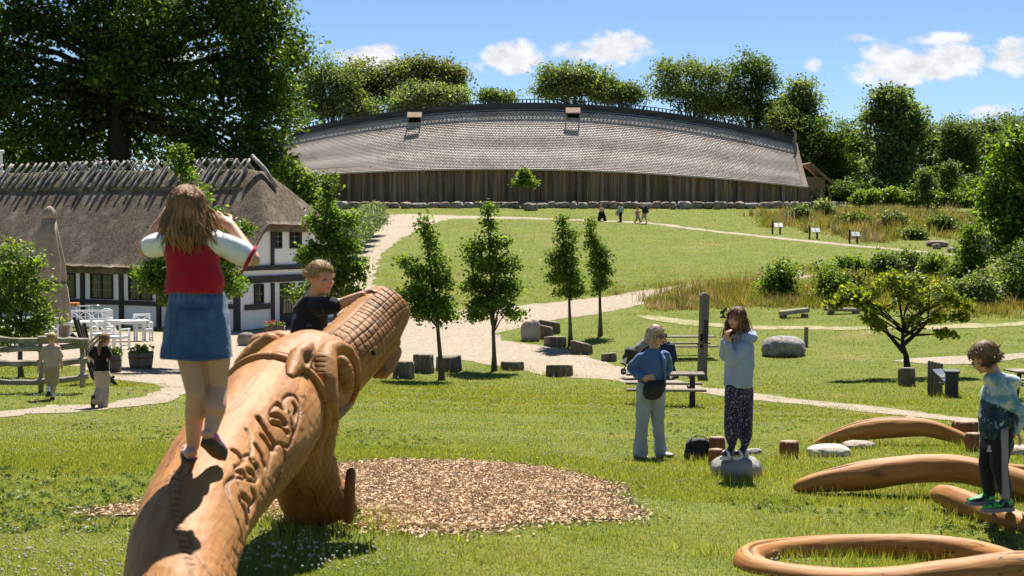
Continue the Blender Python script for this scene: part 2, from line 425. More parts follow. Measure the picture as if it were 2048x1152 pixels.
def drop(x, y):
    h = GBVH.ray_cast(Vector((x, y, 60)), Vector((0, 0, -1)))
    return h[0].z if h[0] is not None else Hs(x, y)

# ---------------------------------------------------------------- gravel, worn trails, wood chips
def in_poly(P, poly):
    x, y = P[:, 0], P[:, 1]; r = np.zeros(len(P), bool); n = len(poly)
    for k in range(n):
        x1, y1 = poly[k][:2]; x2, y2 = poly[(k + 1) % n][:2]
        c = (y1 > y) != (y2 > y)
        with np.errstate(divide='ignore', invalid='ignore'):
            xi = (x2 - x1) * (y - y1) / (y2 - y1) + x1
        r ^= c & (x < xi)
    return r
def seam(loop, closed=True, step=14, jit=.05):
    """survey a loop of ground points; jitter grows with nothing but real metres"""
    out = []
    n = len(loop)
    for k in range(n if closed else n - 1):
        a, b = np.array(loop[k], float), np.array(loop[(k + 1) % n], float)
        m = max(1, int(np.linalg.norm(b - a) / step))
        for t in range(m): out.append(G(*(a + (b - a) * t / m))[:2])
    out = np.array(out); out2 = []
    for k in range(len(out)):
        a, b = out[k], out[(k + 1) % len(out)]; m = max(1, int(min(np.linalg.norm(b - a) / .35, 12)))
        for t in range(m): out2.append(a + (b - a) * t / m)
    out = np.array(out2)
    q = np.stack([vnoise(out * 1.1, 3), vnoise(out * 1.1, 4)], -1) * jit * 3 + np.stack([vnoise(out * 3.3, 6), vnoise(out * 3.3, 7)], -1) * jit * 1.5
    return out + q
def sheet(name, poly, cell, lift, mat, kind='structure'):
    poly = np.asarray(poly); lo, hi = poly.min(0), poly.max(0)
    gx, gy = np.meshgrid(np.arange(lo[0], hi[0], cell), np.arange(lo[1], hi[1], cell)); P = np.stack([gx.ravel(), gy.ravel()], -1)
    P = P[in_poly(P, poly)]; P = P + rng.uniform(-.2, .2, P.shape) * cell
    V = [Vector(p) for p in poly] + [Vector(p) for p in P]; n = len(poly)
    r = geometry.delaunay_2d_cdt(V, [(k, (k + 1) % n) for k in range(n)], [], 1, 1e-4)
    v = np.array([(p.x, p.y) for p in r[0]]); z = np.array([drop(*p) for p in v]) + lift
    o = link(name, new_mesh(name, np.column_stack([v, z]), [np.array([f for f in r[2] if len(f) == 3])], True), mat)
    return tag(o, kind=kind)
M_gravel = pm('pale gravel', (.385, .325, .25), (.25, .205, .155), 7.0, (.27, .24, .15), .45, rough=.95, bump=1.0, bscale=45, bdist=.03, spec=.1, lo3=.54, hi3=.76, lo=.25, hi=.75, detail=14)
M_trail = pm('worn trail', (.31, .265, .165), (.20, .20, .085), 2.5, rough=.95, bump=.6, bscale=40, bdist=.02, spec=.1, detail=8)
gloop = [(900,438),(850,452),(800,479),(765,507),(746,545),(752,590),(830,620),(920,622),(1045,612),(1180,597),(1330,575),(1500,557),(1570,549),(1640,552),(1600,558),(1500,565),(1400,581),(1290,608),(1200,628),(1110,641),(1040,656),(985,668),
         (1010,682),(1080,691),(1170,708),(1200,722),(1240,731),(1300,750),(1420,776),(1500,787),(1650,803),(1800,820),(1930,836),(2048,846),(2200,856),(2200,866),(2048,855),(1930,845),(1800,832),(1650,815),(1500,800),(1400,786),(1330,776),(1240,763),(1170,757),(1090,750),(1010,736),(930,722),(870,737),(820,742),(760,752),
         (560,760),(440,778),(380,790),(330,806),(215,820),(110,826),(0,836),(-120,845),(-120,834),(0,825),(110,812),(215,810),(300,794),(345,776),(300,768),(240,762),(190,742),(150,732),(0,732),(-220,735),(-220,664),(0,664),(200,664),(430,664),(480,664),(640,650),(664,620),(690,560),(702,520),(715,490),(735,470),(768,449),(764,431),(820,428),(900,431),(1050,435),(1180,440),(1300,445),(1420,460),(1560,475),(1700,489),(1830,501),(1915,510),(1915,512),(1830,504),(1700,493),(1560,479),(1420,464),(1300,448),(1180,443),(1050,438)]
GRAVEL = seam(gloop, jit=.07)
sheet('gravel_path', GRAVEL, .45, .011, M_gravel)
TR1 = seam([(1265,632),(1300,632),(1400,646),(1480,651),(1660,654),(1800,652),(1900,650),(2100,643),(2100,650),(1900,657),(1800,659),(1660,660),(1480,658),(1400,654),(1300,640)], jit=.1)
TR2 = seam([(1788,722),(1840,716),(1900,712),(1960,712),(2060,707),(2060,716),(1960,728),(1900,729),(1840,728)], jit=.05)
sheet('worn_trail', TR1, .35, .016, M_trail); sheet('sandy_patch', TR2, .35, .016, M_gravel)
WORN = [seam(l, jit=.05) for l in ([(1515,968),(1575,955),(1640,980),(1610,998),(1545,992)], [(1325,1010),(1390,1000),(1430,1018),(1360,1034)], [(1180,905),(1240,900),(1262,912),(1200,918)], [(1378,748),(1400,742),(1440,752),(1402,762)])]
M_chips_g = pm('wood chip bed', (.52, .38, .26), (.40, .28, .18), 25, rough=.9, bump=1, bscale=45, bdist=.03, spec=.1)
CHIP = seam([(225,1026),(300,1012),(440,1000),(580,965),(680,936),(760,929),(860,927),(960,929),(1080,944),(1180,968),(1250,1000),(1268,1022),(1240,1040),(1150,1050),(1050,1058),(940,1068),(840,1072),(740,1062),(660,1050),(560,1040),(420,1030),(290,1034)], jit=.05)
sheet('wood_chip_bed', CHIP, .2, .012, M_chips_g)
# ================================================================ the timber hall on the hill
M_oakwall = pm('weathered oak plank', (.31,.205,.135), (.165,.115,.078), 1.0, (.30,.25,.205), .8, rough=.9, bump=.5, bscale=12, bdist=.03, stretch=(6,1,.35), spec=.1, col=True)
M_oakgrey = pm('silvered oak', (.32,.25,.19), (.20,.15,.115), 3.0, rough=.9, bump=.4, bscale=10, bdist=.02, stretch=(3,3,.5), spec=.1, col=True)
M_oakdark = pm('dark ridge oak', (.085,.08,.08), (.05,.048,.05), 1.5, rough=.9, spec=.1, stretch=(.4,1,3))
def brick_mat(name, ca, cb, cm, w, h, mortar, rough=.85, c3=None):
    m = bpy.data.materials.new(name); m.use_nodes = True; nt = m.node_tree; nd = nt.nodes; L = nt.links
    bs = nd['Principled BSDF']; bs.inputs['Roughness'].default_value = rough; bs.inputs['Specular IOR Level'].default_value = .15
    at = nd.new('ShaderNodeAttribute'); at.attribute_name = 'grain'
    b = nd.new('ShaderNodeTexBrick'); L.new(at.outputs['Vector'], b.inputs['Vector'])
    b.inputs['Scale'].default_value = 1; b.inputs['Brick Width'].default_value = w; b.inputs['Row Height'].default_value = h; b.inputs['Mortar Size'].default_value = mortar; b.inputs['Mortar Smooth'].default_value = .2; b.inputs['Bias'].default_value = 0
    b.inputs['Color1'].default_value = ca + (1,); b.inputs['Color2'].default_value = cb + (1,); b.inputs['Mortar'].default_value = cm + (1,)
    n = nd.new('ShaderNodeTexNoise'); n.inputs['Scale'].default_value = .35; n.inputs['Detail'].default_value = 6; L.new(at.outputs['Vector'], n.inputs['Vector'])
    r = nd.new('ShaderNodeMapRange'); r.inputs['From Min'].default_value = .50; r.inputs['From Max'].default_value = .68; L.new(n.outputs['Fac'], r.inputs['Value'])
    mx = nd.new('ShaderNodeMix'); mx.data_type = 'RGBA'; mx.blend_type = 'MULTIPLY'; L.new(r.outputs[0], mx.inputs[0]); L.new(b.outputs['Color'], mx.inputs[6]); mx.inputs[7].default_value = tuple(c3 or (.74,.71,.66)) + (1,)
    L.new(mx.outputs[2], bs.inputs['Base Color']); return m
M_shingle = brick_mat('oak shingles', (.84,.755,.685), (.60,.52,.46), (.18,.15,.13), .28, .30, .045)
HX0, HX1, HC, HD = -26.6, 29.1, 1.3, 140.0
HBASE = W(1050, 402, HD)[2]
def hs(x): return (x - HC) / (HX1 - HC)
def h_eave(s): return W(1050,333,HD)[2] - .32*s - 1.33*s*s
def h_ridge(s): return W(1050,197,147.4)[2] - 1.1 + .08*s - 3.75*s*s
def h_front(s): return HD + 1.9*s*s
hall = thing('timber_hall', 'long brown timber hall with boat-curved silver shingle roof behind the stone wall', 'hall', (HC, 147, HBASE))
nxh = 160; hx = np.linspace(HX0, HX1, nxh); S = hs(hx)
m = MB()                                               # plank wall, each plank a slightly different depth and tone
x = HX0 + .9
while x < HX1 - .9:
    w = rng.uniform(.3, .5); s = hs(x + w / 2); y = h_front(s) + .5 + rng.uniform(-.02, .03); t = h_eave(s) + .35
    c = rng.uniform(.62, 1.25); m.box((x + w / 2, y, (HBASE - .5 + t) / 2), (w - .02, .16, t - HBASE + .5), col=(c, c * rng.uniform(.93, 1.03), c * rng.uniform(.86, 1.04))); x += w
for xe in (HX0 + .8, HX1 - .8):
    s = hs(xe); y = h_front(s) + .5; c = .95
    prof = [(y, HBASE - .5), (y, h_eave(s) + .3), (147.2, h_ridge(s) - .25), (154.4 - (y - 140), h_eave(s) + .3), (154.4 - (y - 140), HBASE - .5)]
    Vv = [(xe - .1, *p) for p in prof] + [(xe + .1, *p) for p in prof]
    m.add(Vv, [[k, (k + 1) % 5, 5 + (k + 1) % 5, 5 + k] for k in range(5)] + [[0, 1, 3, 4], [5, 9, 8, 6]], [[1, 2, 3], [6, 8, 7]], False, col=(c, c, c))
yb = 154.2
m.box((HC, yb, (HBASE + 5.2) / 2 + .3), (HX1 - HX0 - 2, .16, 5.2 - HBASE + 1), col=(.9, .9, .9))
m.build('plank_wall', M_oakwall, hall, True)
for k, xp in enumerate(np.arange(HX0 + 1.4, HX1 - .8, 2.27)):   # raking posts against the wall
    s = hs(xp); y = h_front(s); b = MB(); c = rng.uniform(.75, 1.2)
    b.beam((xp, y + .02, HBASE - .4), (xp + rng.uniform(-.1, .1), y + .36, h_eave(s) + .25), .34, .2, (0, 1, 0), .02, (c, c, c)); b.build('wall_post', M_oakgrey, hall, True)
# roof: stepped rows of shingles, front and back
def roof_side(sign):
    rows = 36; R = []; vec = []
    for k in range(rows):
        for e in (0, 1):
            t = (k + (0 if e == 0 else 1.0)) / rows
            y0 = h_front(S) - .35; y1 = 147.2; y = y0 + (y1 - y0) * t
            z = h_eave(S) - .28 + (h_ridge(S) - h_eave(S) + .28) * t + .18 * math.sin(math.pi * t) * -1
            off = .09 if e == 0 else .015
            if sign < 0: y = 294.4 - y
            R.append(np.stack([hx + 0 * y, y - sign * off * .65, z + off * .76], -1)); 
            sl = 10.1; vec.append(np.stack([hx - HX0, np.full(nxh, t * sl * 30/30.3 + (0.004 if e == 0 else -.004)), np.zeros(nxh)], -1))
    R = np.array(R); n = len(R)
    i = np.arange(n - 1)[:, None]; j = np.arange(nxh - 1)[None]
    Q = np.stack([i * nxh + j, i * nxh + j + 1, (i + 1) * nxh + j + 1, (i + 1) * nxh + j], -1).reshape(-1, 4)
    if sign < 0: Q = Q[:, ::-1]
    V = R.reshape(-1, 3); vv = np.array(vec).reshape(-1, 3)
    # underside
    top = R[-1].copy(); bot = R[0].copy(); u = np.concatenate([bot - A3(0, -sign * .02, .16), top - A3(0, 0, .3)])
    nb = len(V); jj = np.arange(nxh - 1)
    Q2 = np.stack([nb + jj, nb + nxh + jj, nb + nxh + jj + 1, nb + jj + 1], -1); Q3 = np.stack([jj, nb + jj, nb + jj + 1, jj + 1], -1)
    return np.concatenate([V, u]), np.concatenate([Q, Q2, Q3]), np.concatenate([vv, np.zeros((len(u), 3)) + [0, .15, 0]])
V1, Q1, v1 = roof_side(1); V2, Q2, v2 = roof_side(-1)
roofm = MB(); roofm.add(V1, Q1, smooth=False, vec=v1); roofm.add(V2, Q2, smooth=False, vec=v2); hroof = roofm.build('shingle_roof', M_shingle, hall, True)
# pierced ridge crest
m = MB(); 
for a, b, th in ((-.12, .66, .07), (.95, 1.02, .08), (-.5, -.12, .6)):
    for k in range(0, nxh - 1):
        s0, s1 = S[k], S[k + 1]
        p0 = A3(hx[k], 147.2, h_ridge(s0) + (a + b) / 2); p1 = A3(hx[k + 1], 147.2, h_ridge(s1) + (a + b) / 2); m.beam(p0, p1, b - a, th, (0, 1, 0))
for xk in np.arange(HX0 + .1, HX1, .40):
    z = h_ridge(hs(xk)); m.box((xk, 147.2, z + .805), (.13, .05, .30))
m.build('ridge_crest', M_oakdark, hall, True)
for xk in (HX0, HX1 + .05):                            # barge boards and carved finials at the gables
    s = hs(xk); b = MB(); yf = h_front(s) - .5
    for sg in (1, -1):
        P = []
        for t in np.linspace(0, 1, 8):
            y = yf + (147.2 - yf) * t; z = h_eave(s) - .35 + (h_ridge(s) - h_eave(s) + .5) * t - .18 * math.sin(math.pi * t)
            P.append((xk, y if sg > 0 else 294.4 - y, z))
        for q in range(7): b.beam(P[q], P[q + 1], .2, .5, (1, 0, 0))
    b.build('barge_board', M_oakgrey, hall, True)
    f = MB(); z = h_ridge(s); dx = 1 if xk > 0 else -1
    f.tube([(xk - dx*.1, 147.2, z + .2), (xk + dx*.1, 147.2, z + .9), (xk + dx*.02, 147.2, z + 1.3), (xk - dx*.2, 147.2, z + 1.5)], [.22, .16, .1, .04], 8); f.build('gable_finial', M_oakgrey, hall, True)
for px, py0, py1, py2 in ((829, 222, 237, 244), (1146, 213, 228, 239)):      # smoke hatches
    D = 145.9; c = W(px, (py0 + py1) / 2, D); s_ = D / FPX; w = 29 * s_; hh = (py1 - py0) * s_; h = MB()
    h.box(c, (w, .8, .07), euler(math.radians(44)), .01, col=(1.9, 1.8, 1.7))
    h = h.build('smoke_hatch', M_oakgrey, hall, True); c2 = W(px, py2 - 3, D)
    for sx in (-1, 1): q = MB(); q.box((c[0] + sx * w * .45, D + .1, c2[2] + .1), (.09, .8, .34), None, 0, (.8, .8, .8)); q.build('hatch_cheek', M_oakgrey, h, True)
    q = MB(); q.box((c[0], D + .35, c2[2] + .15), (w * .86, .05, .6)); q.build('hatch_opening', pm('dark void', (.012, .011, .01), rough=.9, spec=.05), h, True)
M_black = pm('dark void', (.012, .011, .01), rough=.9, spec=.05)
# porch at the far gable
b = MB(); xa = (1632 - 1024) / FPX * 149; za = HBASE
b.box((xa - .75, 149.5, za + 1.1), (2.8, 3.2, 3.1), col=(1.3, 1.2, 1.1)); b.build('porch_wall', M_oakgrey, hall, True)
b = MB(); b.beam((xa - 1.1, 149, za + 4.1), (xa + 1.4, 149, za + 1.9), .16, 4.0, (0, 1, 0), col=(1, .95, .9)); b.beam((xa - 1.1, 147, za + 4.0), (xa + 1.5, 147, za + 1.75), .26, .12, (0, 1, 0), col=(.9, .8, .75)); b.build('porch_roof', M_oakgrey, hall, True)
b = MB(); b.beam((xa + 1.3, 147.6, za - .2), (xa + .85, 147.9, za + 1.9), .18, .18, (0, 1, 0), col=(1.4, 1.3, 1.2)); b.build('porch_post', M_oakgrey, hall, True)

# ================================================================ thatched half-timbered house
M_lime = pm('limewash', (.87,.865,.85), (.81,.80,.78), 3, rough=.9, bump=.25, bscale=22, bdist=.02, spec=.15, stretch=(1,1,3))
M_tar = pm('tarred timber', (.028,.025,.026), (.045,.04,.04), 6, rough=.6, bump=.2, bscale=30, spec=.3)
M_thatch = pm('reed thatch', (.185,.145,.108), (.10,.076,.056), 9, (.25,.205,.165), 1.2, rough=.95, bump=1.0, bscale=22, bdist=.06, stretch=(1,1,.55), spec=.08, detail=8)
M_thatchridge = pm('ridge straw', (.20,.165,.115), (.12,.10,.06), 5, (.20,.21,.05), 2.2, rough=.95, bump=1.0, bscale=25, bdist=.05, spec=.05, hi3=.8, lo3=.6)
M_pole = pm('grey oak pole', (.34,.31,.29), (.18,.16,.145), 5, rough=.85, bump=.4, bscale=14, bdist=.02, stretch=(2,2,.6))
M_glass = pm('window glass', (.02,.025,.02), rough=.05, spec=.8)
M_frame = pm('dark green frame', (.018,.022,.018), rough=.5)
M_bar = pm('pale glazing bar', (.22,.23,.22), rough=.5)
M_redwood = pm('red brown board', (.11,.045,.025), rough=.7)
YAW = math.radians(30); C0 = W(480, 672, 56.0)
Ha = A3(-math.cos(YAW), math.sin(YAW), 0); Hb = A3(math.sin(YAW), math.cos(YAW), 0); Hz = A3(0, 0, 1)
def HP(a, b, z): return A3(C0[0], C0[1], 0) + Ha * a + Hb * b + Hz * z
HR = np.stack([Ha, Hb, Hz], 1)
def Lx(px): u = (px - 1024) / FPX; return (C0[0] - u * C0[1]) / (u * math.sin(YAW) + math.cos(YAW))
def Lz(px, py): a = Lx(px); D = C0[1] + a * math.sin(YAW); return W(px, py, D)[2]
def Gx(px): u = (px - 1024) / FPX; return (u * C0[1] - C0[0]) / (math.sin(YAW) - u * math.cos(YAW))
def Gz(px, py): b = Gx(px); return W(px, py, C0[1] + b * math.cos(YAW))[2]
HZ0 = C0[2] - .25; ZE = -1.58; ZR = 2.62; BW = 6.5
house = thing('thatched_house', 'white half-timbered house with brown thatched roof and crossed ridge poles', 'house', tuple(HP(6, 3, C0[2])))
LEN = 19.0
m = MB(); m.box(HP(LEN / 2, BW / 2, (HZ0 + ZE + .1) / 2), (LEN, BW, ZE + .1 - HZ0), HR)
gz = ZE + .1; gt = .25                                # gable wall above the eaves, clipped by the half hip
hw = BW / 2
def gw(z): return hw - (z - ZE) / 1.19 + .05
prof = [(hw - gw(gz) if gw(gz) < hw else 0, gz), (hw - gw(gt), gt), (hw + gw(gt), gt), (BW if gw(gz) >= hw else hw + gw(gz), gz)]
Vv = [HP(-.002, b, z) for b, z in prof] + [HP(.2, b, z) for b, z in prof]
m.add(Vv, [[0, 1, 2, 3], [7, 6, 5, 4]] + [[k, (k + 1) % 4, 4 + (k + 1) % 4, 4 + k] for k in range(4)], smooth=False)
m.build('wall', M_lime, house, True)
def htimber(a0, a1, z0, z1, d=.025):
    b = MB(); b.box(HP((a0 + a1) / 2, -.04, (z0 + z1) / 2) , (abs(a1 - a0), .16, abs(z1 - z0)), HR @ euler(0, 0, 0), .01); b.build('timber', M_tar, house, True)
def gtimber(p0, p1, q0, q1):
    """gable timber between photo columns/rows"""
    b0, b1 = Gx(p0), Gx(p1); zm = (Gz(p0, q0), Gz(p1, q0) if False else Gz(p0, q1))
    b = MB(); b.box(HP(-.045, (b0 + b1) / 2, sum(zm) / 2), (.13, abs(b1 - b0), abs(zm[0] - zm[1])), HR, .01); b.build('timber', M_tar, house, True)
zs1, zs0 = -2.93, -3.12
posts = [0.11, 2.1, 4.25, 6.35, 8.6, 10.8, 13.0, 15.2, 17.4]
for k, a in enumerate(posts):
    b = MB(); b.box(HP(a, -.045, (HZ0 + ZE) / 2), (.26 if k == 0 else .19, .17, ZE - HZ0 + .1), HR, .012); b.build('timber', M_tar, house, True)
for k in range(len(posts) - 1):
    b = MB(); b.box(HP((posts[k] + posts[k + 1]) / 2, -.04, (zs0 + zs1) / 2), (posts[k + 1] - posts[k] - .2, .15, zs1 - zs0), HR, .01); b.build('timber', M_tar, house, True)
b = MB(); b.box(HP(LEN / 2, -.07, ZE - .02), (LEN, .2, .2), HR, .01); b.build('eave_plate', M_tar, house, True)
b = MB(); b.box(HP(LEN / 2 - .1, -.33, ZE + .03), (LEN + .3, .3, .06), HR, .01); b.build('eave_board', M_redwood, house, True)
b = MB(); b.box(HP(LEN / 2, -.05, HZ0 + .12), (LEN, .2, .4), HR, .01); b.build('plinth', M_tar, house, True)
b = MB(); b.box(HP(-.05, BW / 2, HZ0 + .1), (.2, BW, .36), HR, .01); b.build('plinth', M_tar, house, True)
def window(c, w, h, R, cols, rows):
    """c centre on the wall face, R columns: along, out, up"""
    fr = MB(); t = .07
    for sx in (-1, 1): fr.box(c + R @ A3(sx * (w - t) / 2, .03, 0), (t, .1, h), R, .008)
    for sz in (-1, 1): fr.box(c + R @ A3(0, .03, sz * (h - t) / 2), (w - 2 * t - .004, .1, t), R, .008)
    if cols > 2: fr.box(c + R @ A3(0, .028, 0), (.07, .09, h - 2 * t - .004), R, .008)
    o = fr.build('window', M_frame, house, True)
    g = MB(); g.box(c + R @ A3(0, .012, 0), (w - .1, .02, h - .1), R); g.build('pane', M_glass, o, True)
    gb = MB(); hw_ = (w - 2 * t)
    for k in range(1, cols):
        if cols > 2 and k * 2 == cols: continue
        gb.box(c + R @ A3(-hw_ / 2 + hw_ * k / cols, .035, 0), (.022, .03, h - 2 * t), R)
    for k in range(1, rows): gb.box(c + R @ A3(0, .033, -h / 2 + t + (h - 2 * t) * k / rows), (hw_ - .004, .026, .022), R)
    gb.build('glazing_bar', M_bar, o, True)
RL = np.stack([Ha, -Hb, Hz], 1); RG = np.stack([Hb, -Ha, Hz], 1)
for a in (3.2, 5.3, 7.5, 9.7, 11.9, 14.1, 16.3):
    window(HP(a, -.005, -2.36), 1.3, 1.08, RL, 4, 3)
window(HP(1.15, -.005, -2.2), .55, .8, RL, 2, 2)
for p0, p1, q0, q1, cc_, rr in ((546,562,459,497,2,3),(579,596,459,497,2,3),(507,525,568,607,2,2)):
    b0, b1 = Gx(p0), Gx(p1); z1, z0 = Gz((p0+p1)/2, q0), Gz((p0+p1)/2, q1)
    window(HP(-.007, (b0 + b1) / 2, (z0 + z1) / 2), b1 - b0, z1 - z0, RG, cc_, rr)
b0, b1 = Gx(559), Gx(588); z1, z0 = Gz(570, 566), C0[2] - .05
fr = MB(); c = HP(-.03, (b0 + b1) / 2, (z0 + z1) / 2); fr.box(c, (b1 - b0, .09, z1 - z0), RG, .01)
fr.box(c + RG @ A3(0, .05, -(z1 - z0) * .33), ((b1 - b0) * .7, .03, (z1 - z0) * .2), RG, .01)
door = fr.build('door', M_frame, house, True)
g = MB(); g.box(c + RG @ A3(0, .05, .33), ((b1 - b0) * .72, .012, (z1 - z0) * .52), RG); g.build('pane', pm('door glass', (.045,.06,.03), rough=.08, spec=.7), door, True)
g = MB()
for k in (-1, 0, 1): g.box(c + RG @ A3(k * (b1 - b0) * .18, .06, .33), (.025, .02, (z1 - z0) * .52), RG)
g.build('glazing_bar', M_frame, door, True)
g = MB(); g.cone(c + RG @ A3((b1-b0)*.42, .05, -.1), .015, c + RG @ A3((b1-b0)*.3, .09, -.1), .012, 8); g.build('handle', M_bar, door, True)
bg0, bg1 = Gx(488), BW
for q0, q1 in ((531, 541), (552, 566)):
    b = MB(); z1, z0 = Gz(515, q0), Gz(515, q1); b.box(HP(-.05, (0 + bg1) / 2, (z0 + z1) / 2), (.14, bg1 + .1, z1 - z0), HR, .01); b.build('timber', M_tar, house, True)
b = MB(); z1, z0 = Gz(515, 608), Gz(515, 619); b.box(HP(-.04, (Gx(488) + Gx(541)) / 2, (z0 + z1) / 2), (.12, Gx(541) - Gx(488), z1 - z0), HR, .01); b.build('timber', M_tar, house, True)
for p0, p1, q0, q1 in ((541,546,457,531),(597,601,457,531),(541,546,566,660),(597,603,566,655),(640,645,566,650)):
    z1 = Gz((p0+p1)/2, q0); z0 = Gz((p0+p1)/2, q1); b = MB(); b.box(HP(-.04, (Gx(p0) + Gx(p1)) / 2, (z0 + z1) / 2), (.12, Gx(p1) - Gx(p0), z1 - z0), HR, .01); b.build('timber', M_tar, house, True)
b = MB(); b.beam(HP(-.25, -.3, ZE - .12), HP(-.25, 1.15, .12), .14, .22, Ha, .01); b.build('barge_board', M_tar, house, True)
b = MB(); b.beam(HP(-.25, BW + .3, ZE - .12), HP(-.25, BW - 1.15, .12), .14, .22, Ha, .01); b.build('barge_board', M_tar, house, True)
# thatch: eased meeting of two slopes and a half hip, a hand's breadth thick
na, nb = 150, 70
aa = np.linspace(-.55, LEN + .4, na); bb = np.linspace(-.5, BW + .5, nb)
Aa, Bb = np.meshgrid(aa, bb, indexing='ij')
def zroof(a, b):
    z1 = ZR + .12 * np.clip((a - 2) / 10, 0, 1) - (np.sqrt((b - hw) ** 2 + .10)) * 1.17 + .2
    z2 = .22 + (a + .55) * 1.12
    k = .16
    h = np.clip(.5 + .5 * (z2 - z1) / k, 0, 1); return z2 * (1 - h) + z1 * h - k * h * (1 - h)
Zr = zroof(Aa, Bb); nzv = np.stack([Aa * 1.3, Bb * 1.3, Zr], -1)
Zr = Zr + .035 * fbm(nzv, 4, 2) + .02 * vnoise(np.stack([Aa * 6, Bb * 6], -1), 8)
Zu = Zr - .34
top = (A3(C0[0], C0[1], 0) + Aa[..., None] * Ha + Bb[..., None] * Hb + Zr[..., None] * Hz); bot = top - Hz * .36
# tuck the underside in so the cut edge of the reed slopes back
Ai = np.clip(Aa, -.42, LEN + .2); Bi = np.clip(Bb, -.36, BW + .36); bot = A3(C0[0], C0[1], 0) + Ai[..., None] * Ha + Bi[..., None] * Hb + (Zr - .3)[..., None] * Hz
i = np.arange(na - 1)[:, None]; j = np.arange(nb - 1)[None]; N0 = na * nb
Qt = np.stack([i * nb + j, i * nb + j + 1, (i + 1) * nb + j + 1, (i + 1) * nb + j], -1).reshape(-1, 4)
rim = [k * nb for k in range(na)] + [(na - 1) * nb + k for k in range(1, nb)] + [k * nb + nb - 1 for k in range(na - 2, -1, -1)] + [k for k in range(nb - 2, 0, -1)]
Qr = np.array([[rim[k], rim[(k + 1) % len(rim)], rim[(k + 1) % len(rim)] + N0, rim[k] + N0] for k in range(len(rim))])
mm = MB(); mm.add(np.concatenate([top.reshape(-1, 3), bot.reshape(-1, 3)]), np.concatenate([Qt[:, ::-1] if True else Qt, Qt + N0, Qr]))
hr = mm.build('thatch_roof', M_thatch, house, True)
# straw saddle along the ridge
ar = np.linspace(1.55, LEN + .3, 120); br = np.linspace(hw - .95, hw + .95, 24); Ar, Br = np.meshgrid(ar, br, indexing='ij')
Zs = zroof(np.maximum(Ar, 1.9), Br) + .1 + .03 * fbm(np.stack([Ar * 2, Br * 2, 0 * Ar], -1), 3, 4) - .22 * np.clip((2.3 - Ar) / .8, 0, 1) ** 2
P0 = A3(C0[0], C0[1], 0) + Ar[..., None] * Ha + Br[..., None] * Hb + Zs[..., None] * Hz
mm = MB(); R = np.concatenate([P0, (P0 - Hz * .14)[:, ::-1]], 1); mm.rings(R, True); mm.build('ridge_saddle', M_thatchridge, house, True)
# crossed oak poles riding the ridge
for k, a in enumerate(np.arange(2.15, LEN, .435)):
    for sg in (-1, 1):
        if sg > 0 and k > 26: continue
        a1 = a + rng.uniform(-.11, .11) + (.12 if sg > 0 else 0); r0 = rng.uniform(.055, .085); mm = MB(); low = rng.uniform(.88, 1.15); tp_ = rng.uniform(.04, .13); lean_ = rng.uniform(-.12, .12)
        P = []
        for t in np.linspace(0, 1, 6):
            b = hw + sg * (low - (low + tp_) * t); zz = float(zroof(np.array(max(a1, 2.2)), np.array(hw + sg * low))) + .2 + (low - .0) * 1.12 * t * 1.06
            P.append(HP(a1 + lean_ * t + rng.uniform(-.03, .03), b, zz + rng.uniform(-.015, .015)))
        mm.tube(P, np.linspace(r0 * 1.15, r0 * .7, 6), 7); mm.build('ridge_pole', M_pole, house, True)
mm = MB(); mm.tube([HP(2.0, hw - .1, ZR + .5), HP(1.3, hw - .1, ZR - .1), HP(.72, hw - .1, 1.78)], [.085, .09, .08], 8); mm.build('ridge_pole', M_pole, house, True)
mm = MB(); ch = HP((C0[0] + 1.625 - (2 - 1024) / FPX * (C0[1] + 2.81)) / (.866 + .5 * (2 - 1024) / FPX) + .52, hw, ZR + .2); mm.box(ch, (.7, .7, 1.7), HR, .03); mm.box(ch + Hz * .9, (.82, .82, .16), HR, .03); mm.build('chimney', M_lime, house, True)

# ================================================================ stones
def rock_mesh(name, size, seed, rough=.16, flat_bottom=.35, sub=4, box=.82):
    bm = bmesh.new(); bmesh.ops.create_icosphere(bm, subdivisions=sub, radius=1.0)
    V = np.array([v.co[:] for v in bm.verts]); F = np.array([[v.index for v in f.verts] for f in bm.faces]); bm.free()
    o = seed * 7.3
    V = np.sign(V) * np.abs(V) ** box
    V = V * (1 + rough * 1.6 * fbm(V * 1.1 + o, 3, seed)[:, None] + rough * .35 * fbm(V * 4 + o, 3, seed + 5)[:, None])
    V = V / np.abs(V).max(0) * np.asarray(size) / 2
    zmin = -size[2] / 2 * (1 - flat_bottom); V[:, 2] = np.where(V[:, 2] < zmin, zmin + (V[:, 2] - zmin) * .15, V[:, 2])
    return new_mesh(name, V, [F], True)
M_granite = pm('grey granite', (.30,.285,.265), (.17,.16,.15), 7, (.40,.37,.33), 1.6, rough=.9, bump=.6, bscale=18, bdist=.03, spec=.15)
M_field = pm('brown fieldstone', (.24,.19,.145), (.13,.11,.09), 3, (.33,.30,.25), 1.1, rough=.9, bump=.6, bscale=14, bdist=.03, spec=.15)
M_pinkstone = pm('pale pink stone', (.40,.33,.28), (.30,.24,.20), 6, (.46,.41,.36), 1.5, rough=.9, bump=.5, bscale=20, bdist=.02, spec=.15)
def rock(label, px, py, D, w, h, dep, seed, mat, name='boulder', cat='boulder', group=None, rz=0, sink=.12, rough=.16, base=None):
    p = GD(px, D) if base is None else base
    me = rock_mesh(name, (w, dep, h * 1.25), seed, rough)
    o = link(name, me, mat, loc=(p[0], p[1], p[2] + h * .5 - sink * h)); o.rotation_euler.z = rz
    return tag(o, label, cat, group)
